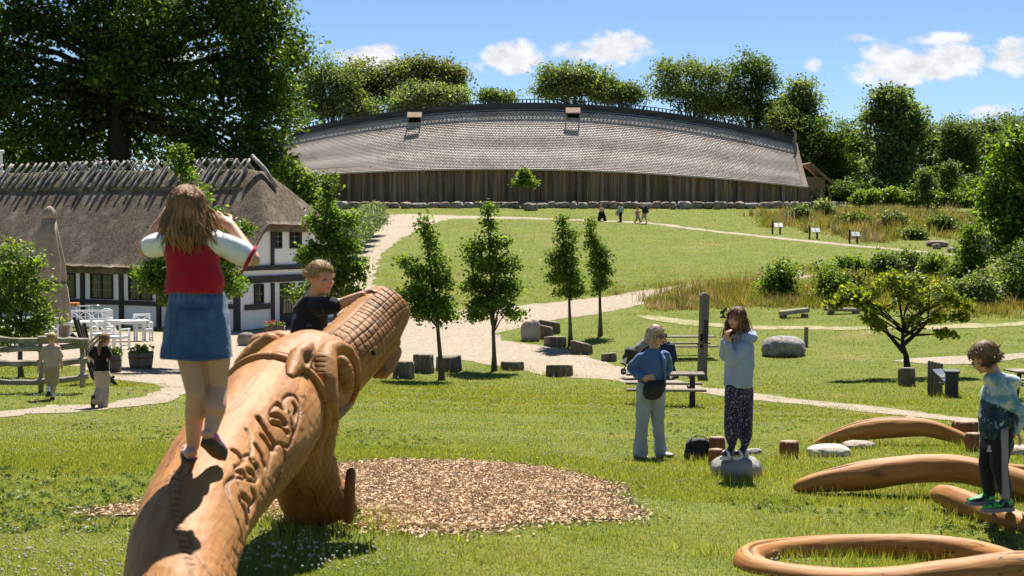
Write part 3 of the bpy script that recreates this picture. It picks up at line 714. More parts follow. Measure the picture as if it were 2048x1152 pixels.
# retaining wall of boulders below the hall: a run of single stones
px = 668.0; seed = 100; wlx = []
while px < 1655:
    w = rng.uniform(14, 31); wlx.append((px + w / 2, w)); px += w - 1
prot = [rock_mesh('wall_boulder', (1, 1, 1), 200 + k, .26, .1, 4, .6) for k in range(11)]
for k, (pxc, w) in enumerate(wlx):
    D = 132.5 + .6 * math.sin(k * 1.7); ww = w / FPX * D; p = GD(pxc, D); hh = rng.uniform(.58, .80)
    o = link('wall_boulder', prot[k % 11], M_field if k % 7 else M_granite, loc=(p[0], p[1], W(pxc, 411.5, D)[2] + .0)); o.scale = (ww * 1.08, 1.1, hh * 1.1); o.rotation_euler.z = 0
    tag(o, 'round brown boulder in the low retaining wall before the hall', 'boulder', 'boulders of the retaining wall')
# ================================================================ trees, bushes, hedges
def leafmat(name, c, trans=.45, tcol=(1.45,1.45,.5), rough=.5):
    return pm(name, c, tuple(v * 1.25 for v in c), 3.0, rough=rough, trans=trans, tcol=tcol, col=True, spec=.35)
ML_lime = leafmat('linden leaf', (.085,.145,.022), .5)
ML_dark = leafmat('maple leaf', (.055,.092,.019), .45, (1.35,1.45,.4))
ML_mid = leafmat('ash leaf', (.10,.145,.062), .5)
ML_olive = leafmat('olive beech leaf', (.105,.125,.045), .5)
ML_grey = leafmat('willow leaf', (.15,.20,.105), .35, (1.2,1.3,.7))
ML_wood = leafmat('woodland leaf', (.075,.115,.040), .5)
ML_apple = leafmat('apple leaf', (.11,.17,.03), .5)
ML_fruit = leafmat('plum leaf', (.12,.165,.022), .5, (1.6,1.5,.4))
M_bark = pm('grey brown bark', (.14,.115,.09), (.07,.058,.045), 6, rough=.9, bump=.7, bscale=14, bdist=.03, stretch=(2,2,.5), spec=.1)
M_barkd = pm('dark bark', (.045,.036,.028), (.025,.02,.016), 5, rough=.95, bump=.6, bscale=8, bdist=.05, spec=.05)
def leaves(P, up, size, r, tone=.35, aspect=.75, clump_tone=None):
    n = len(P)
    # a leaf is a folded diamond: stalk, two shoulders, tip
    d = r.normal(size=(n, 3)); d[:, 2] *= .6; d /= np.linalg.norm(d, axis=1)[:, None]
    nn = r.normal(size=(n, 3)) * .75 + up; nn -= d * (nn * d).sum(1)[:, None]; nn /= np.maximum(np.linalg.norm(nn, axis=1)[:, None], 1e-6)
    s = np.cross(nn, d); L = (size * r.uniform(.6, 1.35, n))[:, None]; w = L * aspect * .5
    a = P - d * L * .5; t = P + d * L * .5 - nn * L * .12; b = P + s * w + nn * L * .1; c = P - s * w + nn * L * .1
    V = np.stack([a, b, t, c], 1).reshape(-1, 3); k = np.arange(n) * 4
    Q = np.stack([k, k + 1, k + 2, k + 3], 1)
    g = 1 + tone * r.normal(size=n) * .6
    if clump_tone is not None: g = g * clump_tone
    g = np.clip(g, .45, 2.0); y = r.uniform(.85, 1.25, n) * (1 if clump_tone is None else np.where(clump_tone > 1.3, 1.10, 1.0))
    C = np.stack([g * y, g, g * .9], 1); C = np.repeat(C, 4, 0)
    return V, Q, C
def crown_points(blobs, nclump, per, r, spread, shell=.55):
    """clumps through each lump's volume, denser towards its outside"""
    wts = np.array([b[1][0] * b[1][1] * b[1][2] for b in blobs]) ** .75; wts = wts / wts.sum()
    P = []; U = []; CC = []; ct = []
    for (c, rad), wt in zip(blobs, wts):
        m = max(3, int(nclump * wt)); d = r.normal(size=(m, 3)); d /= np.linalg.norm(d, axis=1)[:, None]
        q = d * (r.uniform(0, 1, m)[:, None] ** (1 / 3) * (1 - shell) + shell * r.uniform(.75, 1.06, m)[:, None]) * np.asarray(rad)
        q *= (1 + .22 * vnoise(d * 2.3 + c[0], 3))[:, None]
        cl = np.asarray(c) + q; CC.append(cl)
        off = r.normal(size=(m, per, 3)) * spread * np.array([1, 1, .6])
        P.append((cl[:, None] + off).reshape(-1, 3)); uu = d * .55 + A3(0, 0, .8); U.append(np.repeat(uu, per, 0)); ct.append(np.repeat(np.where(r.uniform(0, 1, m) < .22, r.uniform(1.4, 1.9, m), r.uniform(.6, 1.2, m)), per))
    return np.concatenate(P), np.concatenate(U), np.concatenate(CC), np.concatenate(ct)
def limb(m, p0, p1, r0, r1, r, bend=.12, n=6, k=6):
    t = np.linspace(0, 1, k)[:, None]; L = np.linalg.norm(p1 - p0); b = r.normal(size=3) * bend * L; b[2] = abs(b[2])
    P = p0 + (p1 - p0) * t + b * np.sin(t * math.pi) * .6 + r.normal(size=(k, 3)) * L * .012 * np.sin(t * math.pi)
    m.tube(P, np.linspace(r0, r1, k), n); return P
def puff(blobs, r, core=.68, fringe=True):
    out = []
    for c, rad in blobs:
        rad = np.asarray(rad, float); out.append((np.asarray(c), rad * core))
        for k in range(9):
            d = r.normal(size=3); d[2] = d[2] * .8 + .25; d /= np.linalg.norm(d); q = r.uniform(.45, 1.08); out.append((np.asarray(c) + d * rad * q, rad * r.uniform(.2, .42) * (1.25 - .45 * q)))
        if fringe:
            for k in range(12):
                d = r.normal(size=3); d[2] = d[2] * .8 + .4; d /= np.linalg.norm(d); out.append((np.asarray(c) + d * rad * r.uniform(.95, 1.28), rad * r.uniform(.10, .17)))
    return out
def tree(name, label, cat, base, blobs, trunk_h, trunk_r, nclump, per, leaf, mat, seed, spread=None, group=None, bark=None, nlimb=10, lean=(0, 0), top=None, kind_parts=True, shell=.55, trunk=None, core=.68, fringe=False):
    """base: ground point; blobs: crown lumps in world metres"""
    r = np.random.default_rng(seed); base = np.asarray(base, float)
    t = thing(name, label, cat, tuple(base), group); blobs0 = blobs; blobs = puff(blobs, r, core, fringe)
    P, U, CC, ct = crown_points(blobs, nclump, per, r, spread or leaf * 2.2, shell)
    V, Q, C = leaves(P, U, leaf, r, clump_tone=ct)
    V -= base
    link('crown', new_mesh('crown', V, [Q], False, None, C), mat, t)
    m = MB(); blobs = blobs0; zs = [b[0][2] for b in blobs]; top = max(zs) if top is None else top
    cen = np.mean([b[0] for b in blobs], 0)
    if trunk is not None: TP = np.asarray(trunk, float)
    else:
        tt = np.linspace(0, 1, 9); TP = np.stack([base[0] + (cen[0] - base[0]) * tt ** 1.3 * .9, base[1] + (cen[1] - base[1]) * tt ** 1.3 * .9, base[2] - .15 + (top - base[2]) * tt], -1)
        TP[1:-1, :2] += r.normal(size=(7, 2)) * trunk_r * .35
    k = len(TP); rad = trunk_r * (1 - .88 * np.linspace(0, 1, k) ** .8); rad[0] *= 1.35
    m.tube(TP, rad, 9)
    hs_ = np.linspace(0, 1, k)
    sel = CC[r.choice(len(CC), min(nlimb, len(CC)), replace=False)]
    for q in sel:
        zz = np.clip(base[2] + trunk_h + (q[2] - base[2] - trunk_h) * .35, base[2] + trunk_h * .8, q[2])
        f = np.clip((zz - TP[0][2]) / max(TP[-1][2] - TP[0][2], .1), 0, .95); p0 = np.array([np.interp(f, hs_, TP[:, a]) for a in range(3)])
        rr = np.interp(f, hs_, rad); LP = limb(m, p0, q, rr * .55, rr * .1 + .004, r)
        for s in range(2):
            q2 = CC[np.argmin(np.linalg.norm(CC - (q + r.normal(size=3) * leaf * 8), axis=1))]; limb(m, LP[3], q2, rr * .25, .004, r, n=4, k=4)
    m.build('trunk', bark or M_bark, t, True)
    return t
def pb(px, py, D, rx, ry, rd=None, dd=0):
    """crown lump from its outline in the photograph and its distance"""
    c = W(px, py, D + dd); s = (D + dd) / FPX; return (c, (rx * s, (rd or (rx + ry) / 2) * s, ry * s))
LIN = 'young linden trees by the gravel path'
def linden(label, bx, by, D, lumps, seed, n=900):
    b = GD(bx, D); bl = [pb(x, y, D, rx * .92, ry * .92, min(rx, 45)) for x, y, rx, ry in lumps]
    tops = min(lumps, key=lambda l: l[1]); hb = max(l[1] + l[3] for l in lumps)
    z0 = W(bx, hb, D)[2] - b[2]; tp = W(tops[0], tops[1], D)
    cx = np.mean([l[0] for l in lumps])
    mid = W(bx + (cx - bx) * .3, hb - 30, D)
    tr = [b - A3(0, 0, .1), b * .7 + mid * .3 + A3(.01, 0, 0), b * .35 + mid * .65, mid, mid * .6 + tp * .4, mid * .25 + tp * .75, tp]
    return tree('linden_tree', label, 'tree', b, bl, z0, .085, int(n * .82), 7, .110, ML_lime, seed, .125, LIN, M_bark, 16, trunk=tr, shell=.35, core=.5)
linden('young linden with a thin wisp leaning left at its top, nearest the dragon head', 883, 775, 40, [(848,452,8,22),(858,487,16,26),(872,520,26,28),(815,522,22,12),(835,545,34,24),(880,560,38,34),(835,585,45,34),(880,605,44,34),(840,628,38,22),(800,600,18,18),(895,635,24,22)], 1, 1000)
linden('young linden with the broadest bushy crown, its foot beside the flat round stump', 988, 735, 44, [(975,422,9,18),(978,455,18,26),(985,490,32,30),(945,495,18,22),(960,530,40,34),(1010,530,36,32),(960,575,40,34),(1015,575,36,34),(985,610,52,30),(1020,625,24,26),(950,628,28,26)], 2, 1300)
linden('slim young linden standing behind the cut log stumps', 1141, 690, 52, [(1122,440,8,16),(1128,465,12,22),(1125,495,22,24),(1110,520,24,24),(1140,525,26,26),(1145,470,8,16),(1115,555,32,26),(1150,560,28,28),(1140,585,34,22)], 3, 900)
linden('narrow young linden half behind the slim one on the grass', 1201, 668, 55, [(1182,452,10,22),(1183,485,16,24),(1195,510,18,22),(1195,540,24,26),(1212,530,16,26),(1200,570,24,18)], 4, 600)
linden('tall young linden partly hidden by the girl on the dragon', 400, 760, 38, [(357,300,12,16),(362,325,16,20),(372,350,18,22),(395,400,28,36),(425,440,32,36),(440,480,40,30),(340,540,62,30),(455,520,40,40),(320,570,44,40),(450,570,42,34),(350,590,40,28),(490,460,20,18),(300,545,36,20),(355,480,55,40)], 5, 1500)
linden('young linden with spreading side boughs behind the boy in black', 672, 745, 42, [(655,365,12,18),(655,395,16,22),(660,425,30,26),(700,440,26,20),(625,445,26,14),(660,470,40,26),(690,490,40,26),(640,505,40,24),(700,530,40,24),(612,520,20,14),(680,560,48,26),(722,545,14,28),(640,575,44,24),(595,590,26,16),(700,590,36,22)], 6, 1500)
# apple tree cut by the left edge, in front of the terrace
b = GD(40, 33); tree('apple_tree', 'bright green apple tree beside the folded parasol', 'tree', b, [pb(x, y, 33, rx, ry) for x, y, rx, ry in [(20,500,34,30),(60,530,30,30),(30,560,44,34),(85,575,24,26),(15,610,40,34),(70,615,36,26),(60,665,40,22),(10,680,40,20),(95,640,22,24),(20,655,34,26),(75,650,26,18),(-30,560,50,60),(-40,620,50,50)]], .9, .07, 820, 7, .10, ML_apple, 7, .13, None, M_bark, 14, shell=.4)
# small fruit tree with a leaning trunk on the right
b = GD(1820, 41.5); D = 42
tr = [b - A3(0, 0, .1), W(1812, 712, D), W(1805, 690, D), W(1806, 650, D), W(1800, 610, D), W(1795, 575, D)]
ft = tree('fruit_tree', 'small fruit tree with a leaning forked trunk behind the square stump', 'tree', b, [pb(x, y - 3, D, rx * .74, ry * .85, 26) for x, y, rx, ry in [(1668,612,24,12),(1690,590,26,14),(1925,612,22,12),(1730,590,34,18),(1700,600,22,10),(1775,560,34,18),(1830,565,40,20),(1880,580,34,18),(1750,625,34,16),(1720,610,20,14),(1800,600,40,22),(1850,610,40,20),(1900,600,26,14),(1760,655,28,12),(1830,645,40,18),(1880,640,26,16),(1920,635,14,10),(1740,640,12,10),(1890,670,18,8),(1800,575,60,26)]], .9, .105, 250, 7, .13, ML_fruit, 8, .10, None, M_barkd, 16, trunk=tr, shell=.3, core=.5)
lm = MB(); r8 = np.random.default_rng(80)
for a_, b_, c_ in [((1808,705),(1770,660),(1725,610)),((1806,690),(1840,660),(1880,615)),((1806,650),(1850,620),(1900,600)),((1806,660),(1830,670),(1885,668)),((1770,660),(1745,650),(1715,600))]:
    lm.tube([W(*a_, D), W(*b_, D + .2) , W(*c_, D + .3)], [.075, .05, .015], 7)
lm.build('branch', M_barkd, ft, True)
# great maple behind the house
b = GD(235, 86); D = 86
big = [(40,60,110,90),(170,40,120,90),(300,50,120,90),(440,50,110,90),(540,70,70,80),(60,190,130,100),(200,170,120,90),(330,170,130,90),(460,170,120,90),(535,185,58,80),(60,300,130,80),(180,290,120,80),(320,290,120,80),(450,290,120,80),(515,285,56,70),(535,345,36,40),(470,360,70,50),(-60,150,120,160),(200,-60,240,80),(470,-50,130,70),(580,225,24,40),(592,110,22,40)]
tr = [b - A3(0, 0, .3), W(240, 360, D), W(235, 220, D), W(236, 110, D), W(255, 30, D), W(262, -40, D)]
tree('maple_tree', 'great dark maple rising behind the thatched house', 'tree', b, [pb(x, y, D, rx, ry, 110, rng.uniform(-3, 3)) for x, y, rx, ry in big], 6, .95, 5200, 15, .29, ML_dark, 9, .50, None, M_barkd, 40, trunk=tr, shell=.35)
b = GD(612, 82); tree('elder_bush', 'yellow green bush at the right end of the thatched roof', 'bush', b, [pb(x, y, 80, rx, ry) for x, y, rx, ry in [(600,370,28,30),(620,400,26,24),(592,410,26,30),(640,420,22,16),(575,340,20,24)]], 1.2, .12, 420, 9, .26, ML_apple, 10, .3)
# trees behind the hall
BH = 'trees behind the timber hall'
def far(label, lumps, D, seed, mat, n=700, leaf=.30, name='tall_tree', group=BH, base=None, per=9, shell=.45, cat='tree', nl=16, sp=None):
    cx = np.mean([l[0] for l in lumps]); b = GD(cx if base is None else base, D)
    top = min(l[1] - l[3] * .4 for l in lumps); h = (W(cx, top, D)[2] - b[2])
    return tree(name, label, cat, b, [pb(x, y, D, rx, ry, max(rx, 25)) for x, y, rx, ry in lumps], h * .25, h * .022 + .05, int(n * 2.0), per, leaf, mat, seed, sp or .55, group, M_barkd, nl + 6, shell=shell, core=.55, fringe=True)
far('light green spreading tree behind the left end of the hall roof', [(660,150,40,36),(630,180,40,40),(690,170,40,40),(640,220,50,40),(720,225,60,30),(600,200,30,50),(700,210,40,40)], 165, 20, ML_mid, 900)
far('rounded olive green tree between the spreading tree and the pointed one', [(735,150,38,26),(700,150,36,26),(770,180,40,36),(800,190,40,30),(730,190,40,36),(790,150,26,24)], 170, 21, ML_olive, 750)
far('dark pointed tree with upright tufts behind the hall roof', [(815,140,22,24),(850,135,24,20),(890,140,22,20),(915,160,18,26),(830,170,36,36),(880,170,40,34),(850,200,60,30)], 172, 22, ML_olive, 900)
far('low pale green tree in front of the dark pointed tree', [(850,185,40,20),(890,190,40,20),(815,205,40,24),(920,198,16,14)], 160, 23, ML_mid, 500)
far('treetop just showing over the middle of the hall ridge', [(978,190,14,8),(1010,195,20,6)], 170, 24, ML_wood, 120)
far('broad green tree rising behind the right smoke hatch', [(1100,160,36,24),(1140,150,44,22),(1180,160,40,24),(1120,185,50,24),(1190,185,40,20)], 168, 25, ML_mid, 750)
far('smaller rounded tree right of the smoke hatch', [(1240,185,34,20),(1265,190,22,16),(1215,180,24,18)], 170, 26, ML_wood, 380)
far('light open tree with visible boughs behind the hall roof', [(1340,150,36,28),(1390,140,42,26),(1420,170,34,30),(1330,180,30,22),(1370,190,50,26),(1410,210,50,28),(1450,215,40,30)], 168, 27, ML_mid, 620, shell=.6)
far('tall dark rounded tree behind the right half of the hall roof', [(1490,140,44,34),(1530,170,36,36),(1465,180,40,40),(1450,210,40,34),(1510,215,60,36),(1560,225,50,36),(1540,245,50,30)], 170, 28, ML_dark, 950)
far('thin grey green tree above the right end of the hall roof', [(1600,178,30,22),(1612,205,26,28),(1580,215,40,30),(1585,245,44,34),(1628,250,26,30)], 166, 29, ML_mid, 480, shell=.6)
far('full green tree at the right end of the hall roof', [(1585,260,36,30),(1620,300,34,40),(1560,240,20,24)], 163, 30, ML_wood, 560)
WG = 'woodland edge on the right of the hall'
far('dark tree beside the hall porch', [(1612,350,34,44),(1660,290,36,44),(1640,340,34,50),(1680,340,36,60),(1660,385,44,30)], 160, 31, ML_dark, 1000, group=WG)
far('rounded woodland tree left of the tallest tree', [(1700,285,36,40),(1720,330,40,50),(1700,375,40,40)], 172, 32, ML_wood, 900, group=WG)
far('tallest thin-crowned tree standing clear of the woodland edge', [(1768,200,24,20),(1795,205,30,22),(1750,235,26,22),(1785,245,40,30),(1822,235,24,24),(1835,265,16,22),(1775,290,40,40),(1805,300,36,40),(1785,350,50,50)], 155, 33, ML_mid, 700, group=WG, leaf=.42)
far('woodland tree in the gap right of the tallest tree', [(1855,290,36,40),(1850,340,40,56),(1880,375,40,34)], 170, 34, ML_wood, 850, group=WG)
far('broad rounded tree in the middle of the right woodland', [(1915,270,40,34),(1930,320,44,50),(1900,350,40,50),(1930,375,44,30)], 165, 35, ML_wood, 1000, group=WG)
far('woodland tree behind the bright tree at the right edge', [(1980,265,40,34),(1990,310,44,46),(1965,350,40,50),(2020,290,44,50)], 172, 36, ML_wood, 1000, group=WG)
far('woodland treetop at the far right above the bright tree', [(2040,265,40,36),(2070,300,50,60),(2030,340,40,50)], 176, 37, ML_wood, 700, group=WG)
# dark wood floor behind so no sky shows under the crowns
far('low dark thicket behind the clipped shrubs', [(1630,392,40,20),(1680,390,40,20),(1720,385,60,22),(1800,385,60,22),(1880,385,60,22),(1950,385,60,24),(2020,385,60,30)], 150, 38, ML_dark, 900, name='thicket', cat='thicket', group=None)
# row of light shrubs before the wood
for k, (x, y, rx, ry) in enumerate([(1722,396,14,14),(1745,392,18,18),(1776,394,16,18),(1802,397,18,15),(1832,396,16,16),(1862,398,16,14),(1888,398,16,14),(1915,398,16,15),(1938,398,14,14)]):
    D = 136; b = GD(x, D); tree('clipped_shrub', 'light green shrub in the row before the dark wood', 'shrub', b, [pb(x, y, D, rx, ry), pb(x - rx * .5, y + 5, D, rx * .6, ry * .7), pb(x + rx * .5, y + 6, D, rx * .6, ry * .65)], .3, .06, 120, 9, .28, ML_apple, 300 + k, .3, 'shrubs before the dark wood', nlimb=4)
for k, (lab, bx, by, lumps) in enumerate([('staked sapling with pale leaves left of the other sapling', 1855, 422, [(1850,350,12,14),(1850,372,20,18),(1856,395,16,12)]), ('staked sapling with a rounder crown right of the other sapling', 1898, 412, [(1898,335,18,14),(1900,358,22,18),(1895,378,16,10)])]):
    D = 124 if k == 0 else 130; b = GD(bx, D); tree('sapling', lab, 'sapling', b, [pb(x, y, D, rx, ry) for x, y, rx, ry in lumps], 1.2, .07, 130, 8, .28, ML_wood, 320 + k, .28, 'saplings on the hill lawn', nlimb=6, shell=.3)
b = GD(1048, 133); tree('sapling', 'small round-crowned tree standing before the hall wall', 'sapling', b, [pb(1048, 358, 133, 15, 13), pb(1038, 366, 133, 11, 8), pb(1060, 366, 133, 11, 8), pb(1048, 345, 133, 7, 6)], 1.3, .09, 90, 8, .28, ML_apple, 330, .24, 'saplings on the hill lawn', nlimb=10, shell=.3)
# grey green hedge running up beside the path
t = thing('hedge', 'grey green trimmed hedge beside the gravel path up to the hall', 'hedge', tuple(GD(730, 92)))
hb = []
for f in np.linspace(0, 1, 7):
    x = 690 + 60 * f; D = 84 + 20 * f; y = 470 - 40 * f; hb.append(pb(x, y, D, 26 - 4 * f, 34 - 8 * f, 26))
r = np.random.default_rng(55); P, U, CC, ct = crown_points(hb, 1900, 9, r, .22, .6); V, Q, C = leaves(P, U, .17, r, aspect=.5, clump_tone=ct); link('foliage', new_mesh('foliage', V - wloc(t), [Q], False, None, C), ML_grey, t)
m = MB()
for f in np.linspace(.05, .95, 9):
    p = GD(690 + 60 * f, 84 + 20 * f); limb(m, p - A3(0, 0, .1), p + A3(0, 0, 1.4), .05, .02, r)
m.build('stem', M_barkd, t, True)
# large bright tree cut by the right edge
b = GD(2110, 72); D = 72
tree('broad_tree', 'bright green broadleaf tree cut by the right edge of the picture', 'tree', b, [pb(x, y, D, rx, ry, 60) for x, y, rx, ry in [(2030,320,44,40),(2000,370,40,40),(1985,420,36,36),(2030,400,60,60),(2060,330,60,80),(2000,460,36,34),(2050,480,60,60),(2020,500,40,40),(2060,540,44,40),(2100,420,90,120),(2120,300,80,60),(2045,270,20,24)]], 2, .35, 1250, 9, .24, ML_lime, 60, .36, None, M_barkd, 30, shell=.4, core=.5)
# bushes of the wild strip in the middle right
BG = 'bushes of the wild strip'
for k, (lab, bx, D, lumps, mt, lf) in enumerate([
 ('dark rounded bush standing alone at the end of the gravel road', 1562, 67, [(1560,550,26,24),(1556,575,26,24),(1572,590,22,24),(1545,570,20,22)], ML_lime, .15),
 ('yellow green bush at the left of the bush group', 1675, 66, [(1660,560,24,22),(1655,590,24,26),(1680,585,26,26)], ML_apple, .14),
 ('brown green bush with a bare top in the bush group', 1710, 67, [(1700,570,28,26),(1715,595,30,24),(1690,600,26,18)], ML_olive, .14),
 ('light bush rising behind the brown green bush', 1712, 74, [(1700,535,18,14),(1715,548,18,14)], ML_lime, .17),
 ('dark leafy bush left of its twin', 1765, 74, [(1765,535,22,20),(1770,555,24,20),(1782,545,18,22)], ML_wood, .18),
 ('dark leafy bush right of its twin', 1815, 75, [(1810,528,22,18),(1820,545,24,18),(1832,550,14,18)], ML_wood, .18),
 ('small bright bush beyond the fruit tree', 1868, 73, [(1865,535,16,20),(1870,552,18,16)], ML_apple, .16),
 ('tall narrow bush in front of the standing stone', 1943, 70, [(1942,470,9,18),(1940,500,18,24),(1948,530,26,24),(1925,560,30,22)], ML_lime, .16),
 ('straggly pale bush below the tall narrow bush', 1945, 64, [(1930,585,34,26),(1960,590,34,30),(1900,595,30,22),(1950,620,26,16)], ML_mid, .15),
 ('dark hedge bush under the tree at the right edge', 2010, 66, [(1990,585,34,34),(2025,590,40,40),(2050,560,40,60),(2010,620,40,20)], ML_dark, .16),
 ('loose green bush in the middle of the wild strip', 1860, 66, [(1850,590,36,24),(1820,600,30,22),(1880,600,26,22)], ML_mid, .15)]):
    b = GD(bx, D); tree('wild_bush', lab, 'bush', b, [pb(x, y - 4, D, rx * 1.22, ry * 1.2) for x, y, rx, ry in lumps], .3, .05, 420, 9, lf, mt, 400 + k, lf * 1.6, BG, nlimb=8, shell=.45)
b = GD(672, 9.35); 

for k, (lab, bx, by, lumps) in enumerate([('dark green shrub in the dry bank left of the other bank shrubs', 1600, 440, [(1600,428,14,13),(1590,434,9,8)]), ('rounded shrub in the dry bank above the middle info panel', 1648, 432, [(1645,418,18,13),(1655,426,12,9)]), ('low spreading shrub in the dry bank above the rightmost info panel', 1712, 452, [(1705,436,24,13),(1725,442,16,10)]),
  ('pale green shrub in the middle of the dry bank', 1790, 455, [(1785,438,22,14),(1805,445,16,10)]), ('shrub at the right end of the dry bank near the edge tree', 1880, 462, [(1875,446,26,15),(1900,452,18,12)]), ('small shrub low in the dry bank above the long boulder', 1835, 478, [(1832,466,18,11)])]):
    b = G(bx, by); tree('bank_shrub', lab, 'shrub', b, [pb(x, y, b[1], rx, ry) for x, y, rx, ry in lumps], .2, .05, 150, 9, .22, (ML_wood, ML_mid)[k % 2], 450 + k, .3, 'shrubs on the dry bank', nlimb=5, core=.5)
# ================================================================ carved timber dragon and serpent logs
from mathutils.kdtree import KDTree
def woodmat(name, a, b, c, bump=.35, rough=.62):
    m = pm(name, a, b, 3.4, c, 1.1, rough=rough, bump=bump, bscale=9, bdist=.01, stretch=(.5, 5.0, 5.0), spec=.28, crack=((.35, 3.2, 3.2), 2.6, .010, (.05,.020,.008)), col=True, coord='grain', lo=.3, hi=.7, lo3=.52, hi3=.8, detail=7)
    return m
M_larch = woodmat('oiled larch', (.29,.112,.023), (.39,.180,.052), (.18,.064,.014))
M_larch2 = woodmat('oiled serpent larch', (.33,.128,.024), (.43,.195,.050), (.20,.072,.015))
M_brownpost = pm('red brown stained post', (.27,.10,.042), (.17,.062,.028), 6, rough=.7, bump=.5, bscale=10, bdist=.01, stretch=(3,3,.5), spec=.2)
M_endgrain = pm('sawn end grain', (.33,.25,.18), (.24,.17,.12), 12, rough=.9, bump=.4, bscale=30)
def polyline(pts, step):
    P = np.asarray(pts, float); out = []
    # smooth the surveyed line before walking it
    n = len(P); t = np.arange(n); tt = np.linspace(0, n - 1, max(2, (n - 1) * 12))
    def cr(a):
        i = np.clip(tt.astype(int), 0, n - 2); f = tt - i; g = lambda k: a[np.clip(i + k, 0, n - 1)]
        return .5 * ((2 * g(0)) + (-g(-1) + g(1)) * f + (2 * g(-1) - 5 * g(0) + 4 * g(1) - g(2)) * f ** 2 + (-g(-1) + 3 * g(0) - 3 * g(1) + g(2)) * f ** 3)
    return np.stack([cr(P[:, k]) for k in range(P.shape[1])], -1)
def spine(pts, k=60):
    """px, py, radius px, distance -> smooth axis in metres"""
    Q = np.array([[*W(a, b, d), r * d / FPX] for a, b, r, d in pts]); Q = polyline(Q, 0)
    idx = np.linspace(0, len(Q) - 1, k); i = np.arange(len(Q)); return np.stack([np.interp(idx, i, Q[:, c]) for c in range(4)], -1)
dragon = thing('carved_dragon', 'huge carved wooden dragon head and neck under the girl in red', 'dragon sculpture', tuple(GD(640, 9.0)))
NK = spine([(260,1900,115,4.0),(300,1560,116,4.7),(338,1330,113,5.3),(364,1130,111,5.95),(398,1020,111,6.45),(450,938,116,7.0),(506,868,117,7.45),(548,818,108,7.9),(600,768,102,8.2),(640,738,84,8.4)], 70)
HB = MB(); 
T, N, B = frames(NK[:, :3]); a = np.linspace(0, 2 * math.pi, 40, endpoint=False)
HB.rings(NK[:, None, :3] + NK[:, 3][:, None, None] * (np.cos(a)[None, :, None] * N[:, None] + np.sin(a)[None, :, None] * B[:, None]))
def at(px, py, D, r): return W(px, py, D), r * D / FPX
def lump(*P):
    for k in range(len(P) - 1):
        c0, r0 = at(*P[k]); c1, r1 = at(*P[k + 1]); HB.cone(c0, r0, c1, r1, 20, hemi=6)
lump((600,768,8.2,88),(640,755,8.38,74))           # skull
lump((590,790,8.2,84),(612,845,8.3,66),(606,910,8.4,60),(625,965,8.55,58),(645,1000,8.65,52))   # throat and foreleg
lump((560,850,8.0,88),(585,915,8.3,62),(600,960,8.5,54),(610,1000,8.6,50))
lump((635,980,8.6,56),(662,998,8.6,46),(688,1012,8.55,28))      # foot
lump((600,850,8.5,52),(612,940,8.98,38),(610,1010,9.1,38)); lump((615,955,9.0,30),(640,948,9.0,24),(656,944,8.98,19))   # far foreleg and its foot
lump((648,795,8.4,48),(676,778,8.5,42))                           # cheek
dv, dn, dq, dt = HB.fuse(.0085, 5)
DB = BVHTree.FromPolygons(dv.tolist(), dq.tolist() + dt.tolist())
def onto(px, py, bv=None):
    d = ray(px, py); h = (bv or DB).ray_cast(Vector((0, 0, 0)), Vector(nrm(d)))
    return np.array(h[0]) if h[0] is not None else None
def carve(v, n, lines, col):
    for pts, w, dep, dark in lines:
        L3 = []
        for q in polyline(pts, 0):
            h = onto(q[0], q[1])
            if h is not None: L3.append(h)
        if len(L3) < 2: continue
        L3 = np.array(L3); lo, hi = L3.min(0) - .06, L3.max(0) + .06
        sel = np.where(((v > lo) & (v < hi)).all(1))[0]
        if not len(sel): continue
        d = np.full(len(sel), 9.0)
        for k in range(0, len(L3), 64): d = np.minimum(d, np.linalg.norm(v[sel][:, None] - L3[None, k:k + 64], axis=2).min(1))
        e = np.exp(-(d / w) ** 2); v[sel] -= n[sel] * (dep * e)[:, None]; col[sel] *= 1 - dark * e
z7 = lambda P: [(x / 3.389 + 440, y / 3.389 + 760) for x, y in P]
z5 = lambda P: [(x / 2.341 + 240, y / 2.341 + 660) for x, y in P]
holes = [[(265,255),(320,350),(365,425),(372,468)],[(360,235),(410,248),(445,292)],[(358,288),(420,308),(455,352)],[(290,382),(322,420),(345,468)],[(250,445),(282,500),(305,575)],[(97,476),(130,500),(152,532)],
  [(132,620),(155,624),(173,648)],[(195,620),(215,624),(228,648)],[(213,545),(222,568)],[(250,578),(255,628)],[(402,165),(428,188)],[(505,165),(522,205),(512,262)],[(170,795),(198,835),(200,895)],[(222,762),(237,802),(212,885)],[(145,815),(170,880),(186,965)]]
outl = [[(440,190),(434,135),(470,100),(512,112),(542,165),(545,250),(505,370),(462,452),(395,432),(350,500),(330,620),(300,740)],[(108,588),(118,655),(180,675),(250,688),(268,640),(262,590)],[(105,655),(52,690),(48,745),(100,900),(138,1010),(158,1150)],[(110,650),(150,780),(180,900),(176,975)],[(470,218),(488,300),(500,372)],
  [(105,590),(150,562),(165,520),(205,508),(232,540)],[(180,335),(212,402),(215,505)],[(380,165),(345,215),(352,300)],[(420,440),(440,520),(410,640),(365,740)]]
fine = [z7([(235,0),(150,110),(60,190),(0,250)]), z7([(290,0),(200,100),(120,170),(20,235)]), z5([(290,640),(280,740),(310,930),(360,1060),(430,1160)]), z5([(250,660),(235,740),(250,880),(300,1060),(345,1160)]),
  z7([(655,-30),(670,60),(688,150),(680,280),(650,380)]), z7([(700,120),(705,240),(690,330),(640,400)]), z7([(480,660),(520,720),(560,790)]), z7([(600,730),(640,780),(650,840)])]
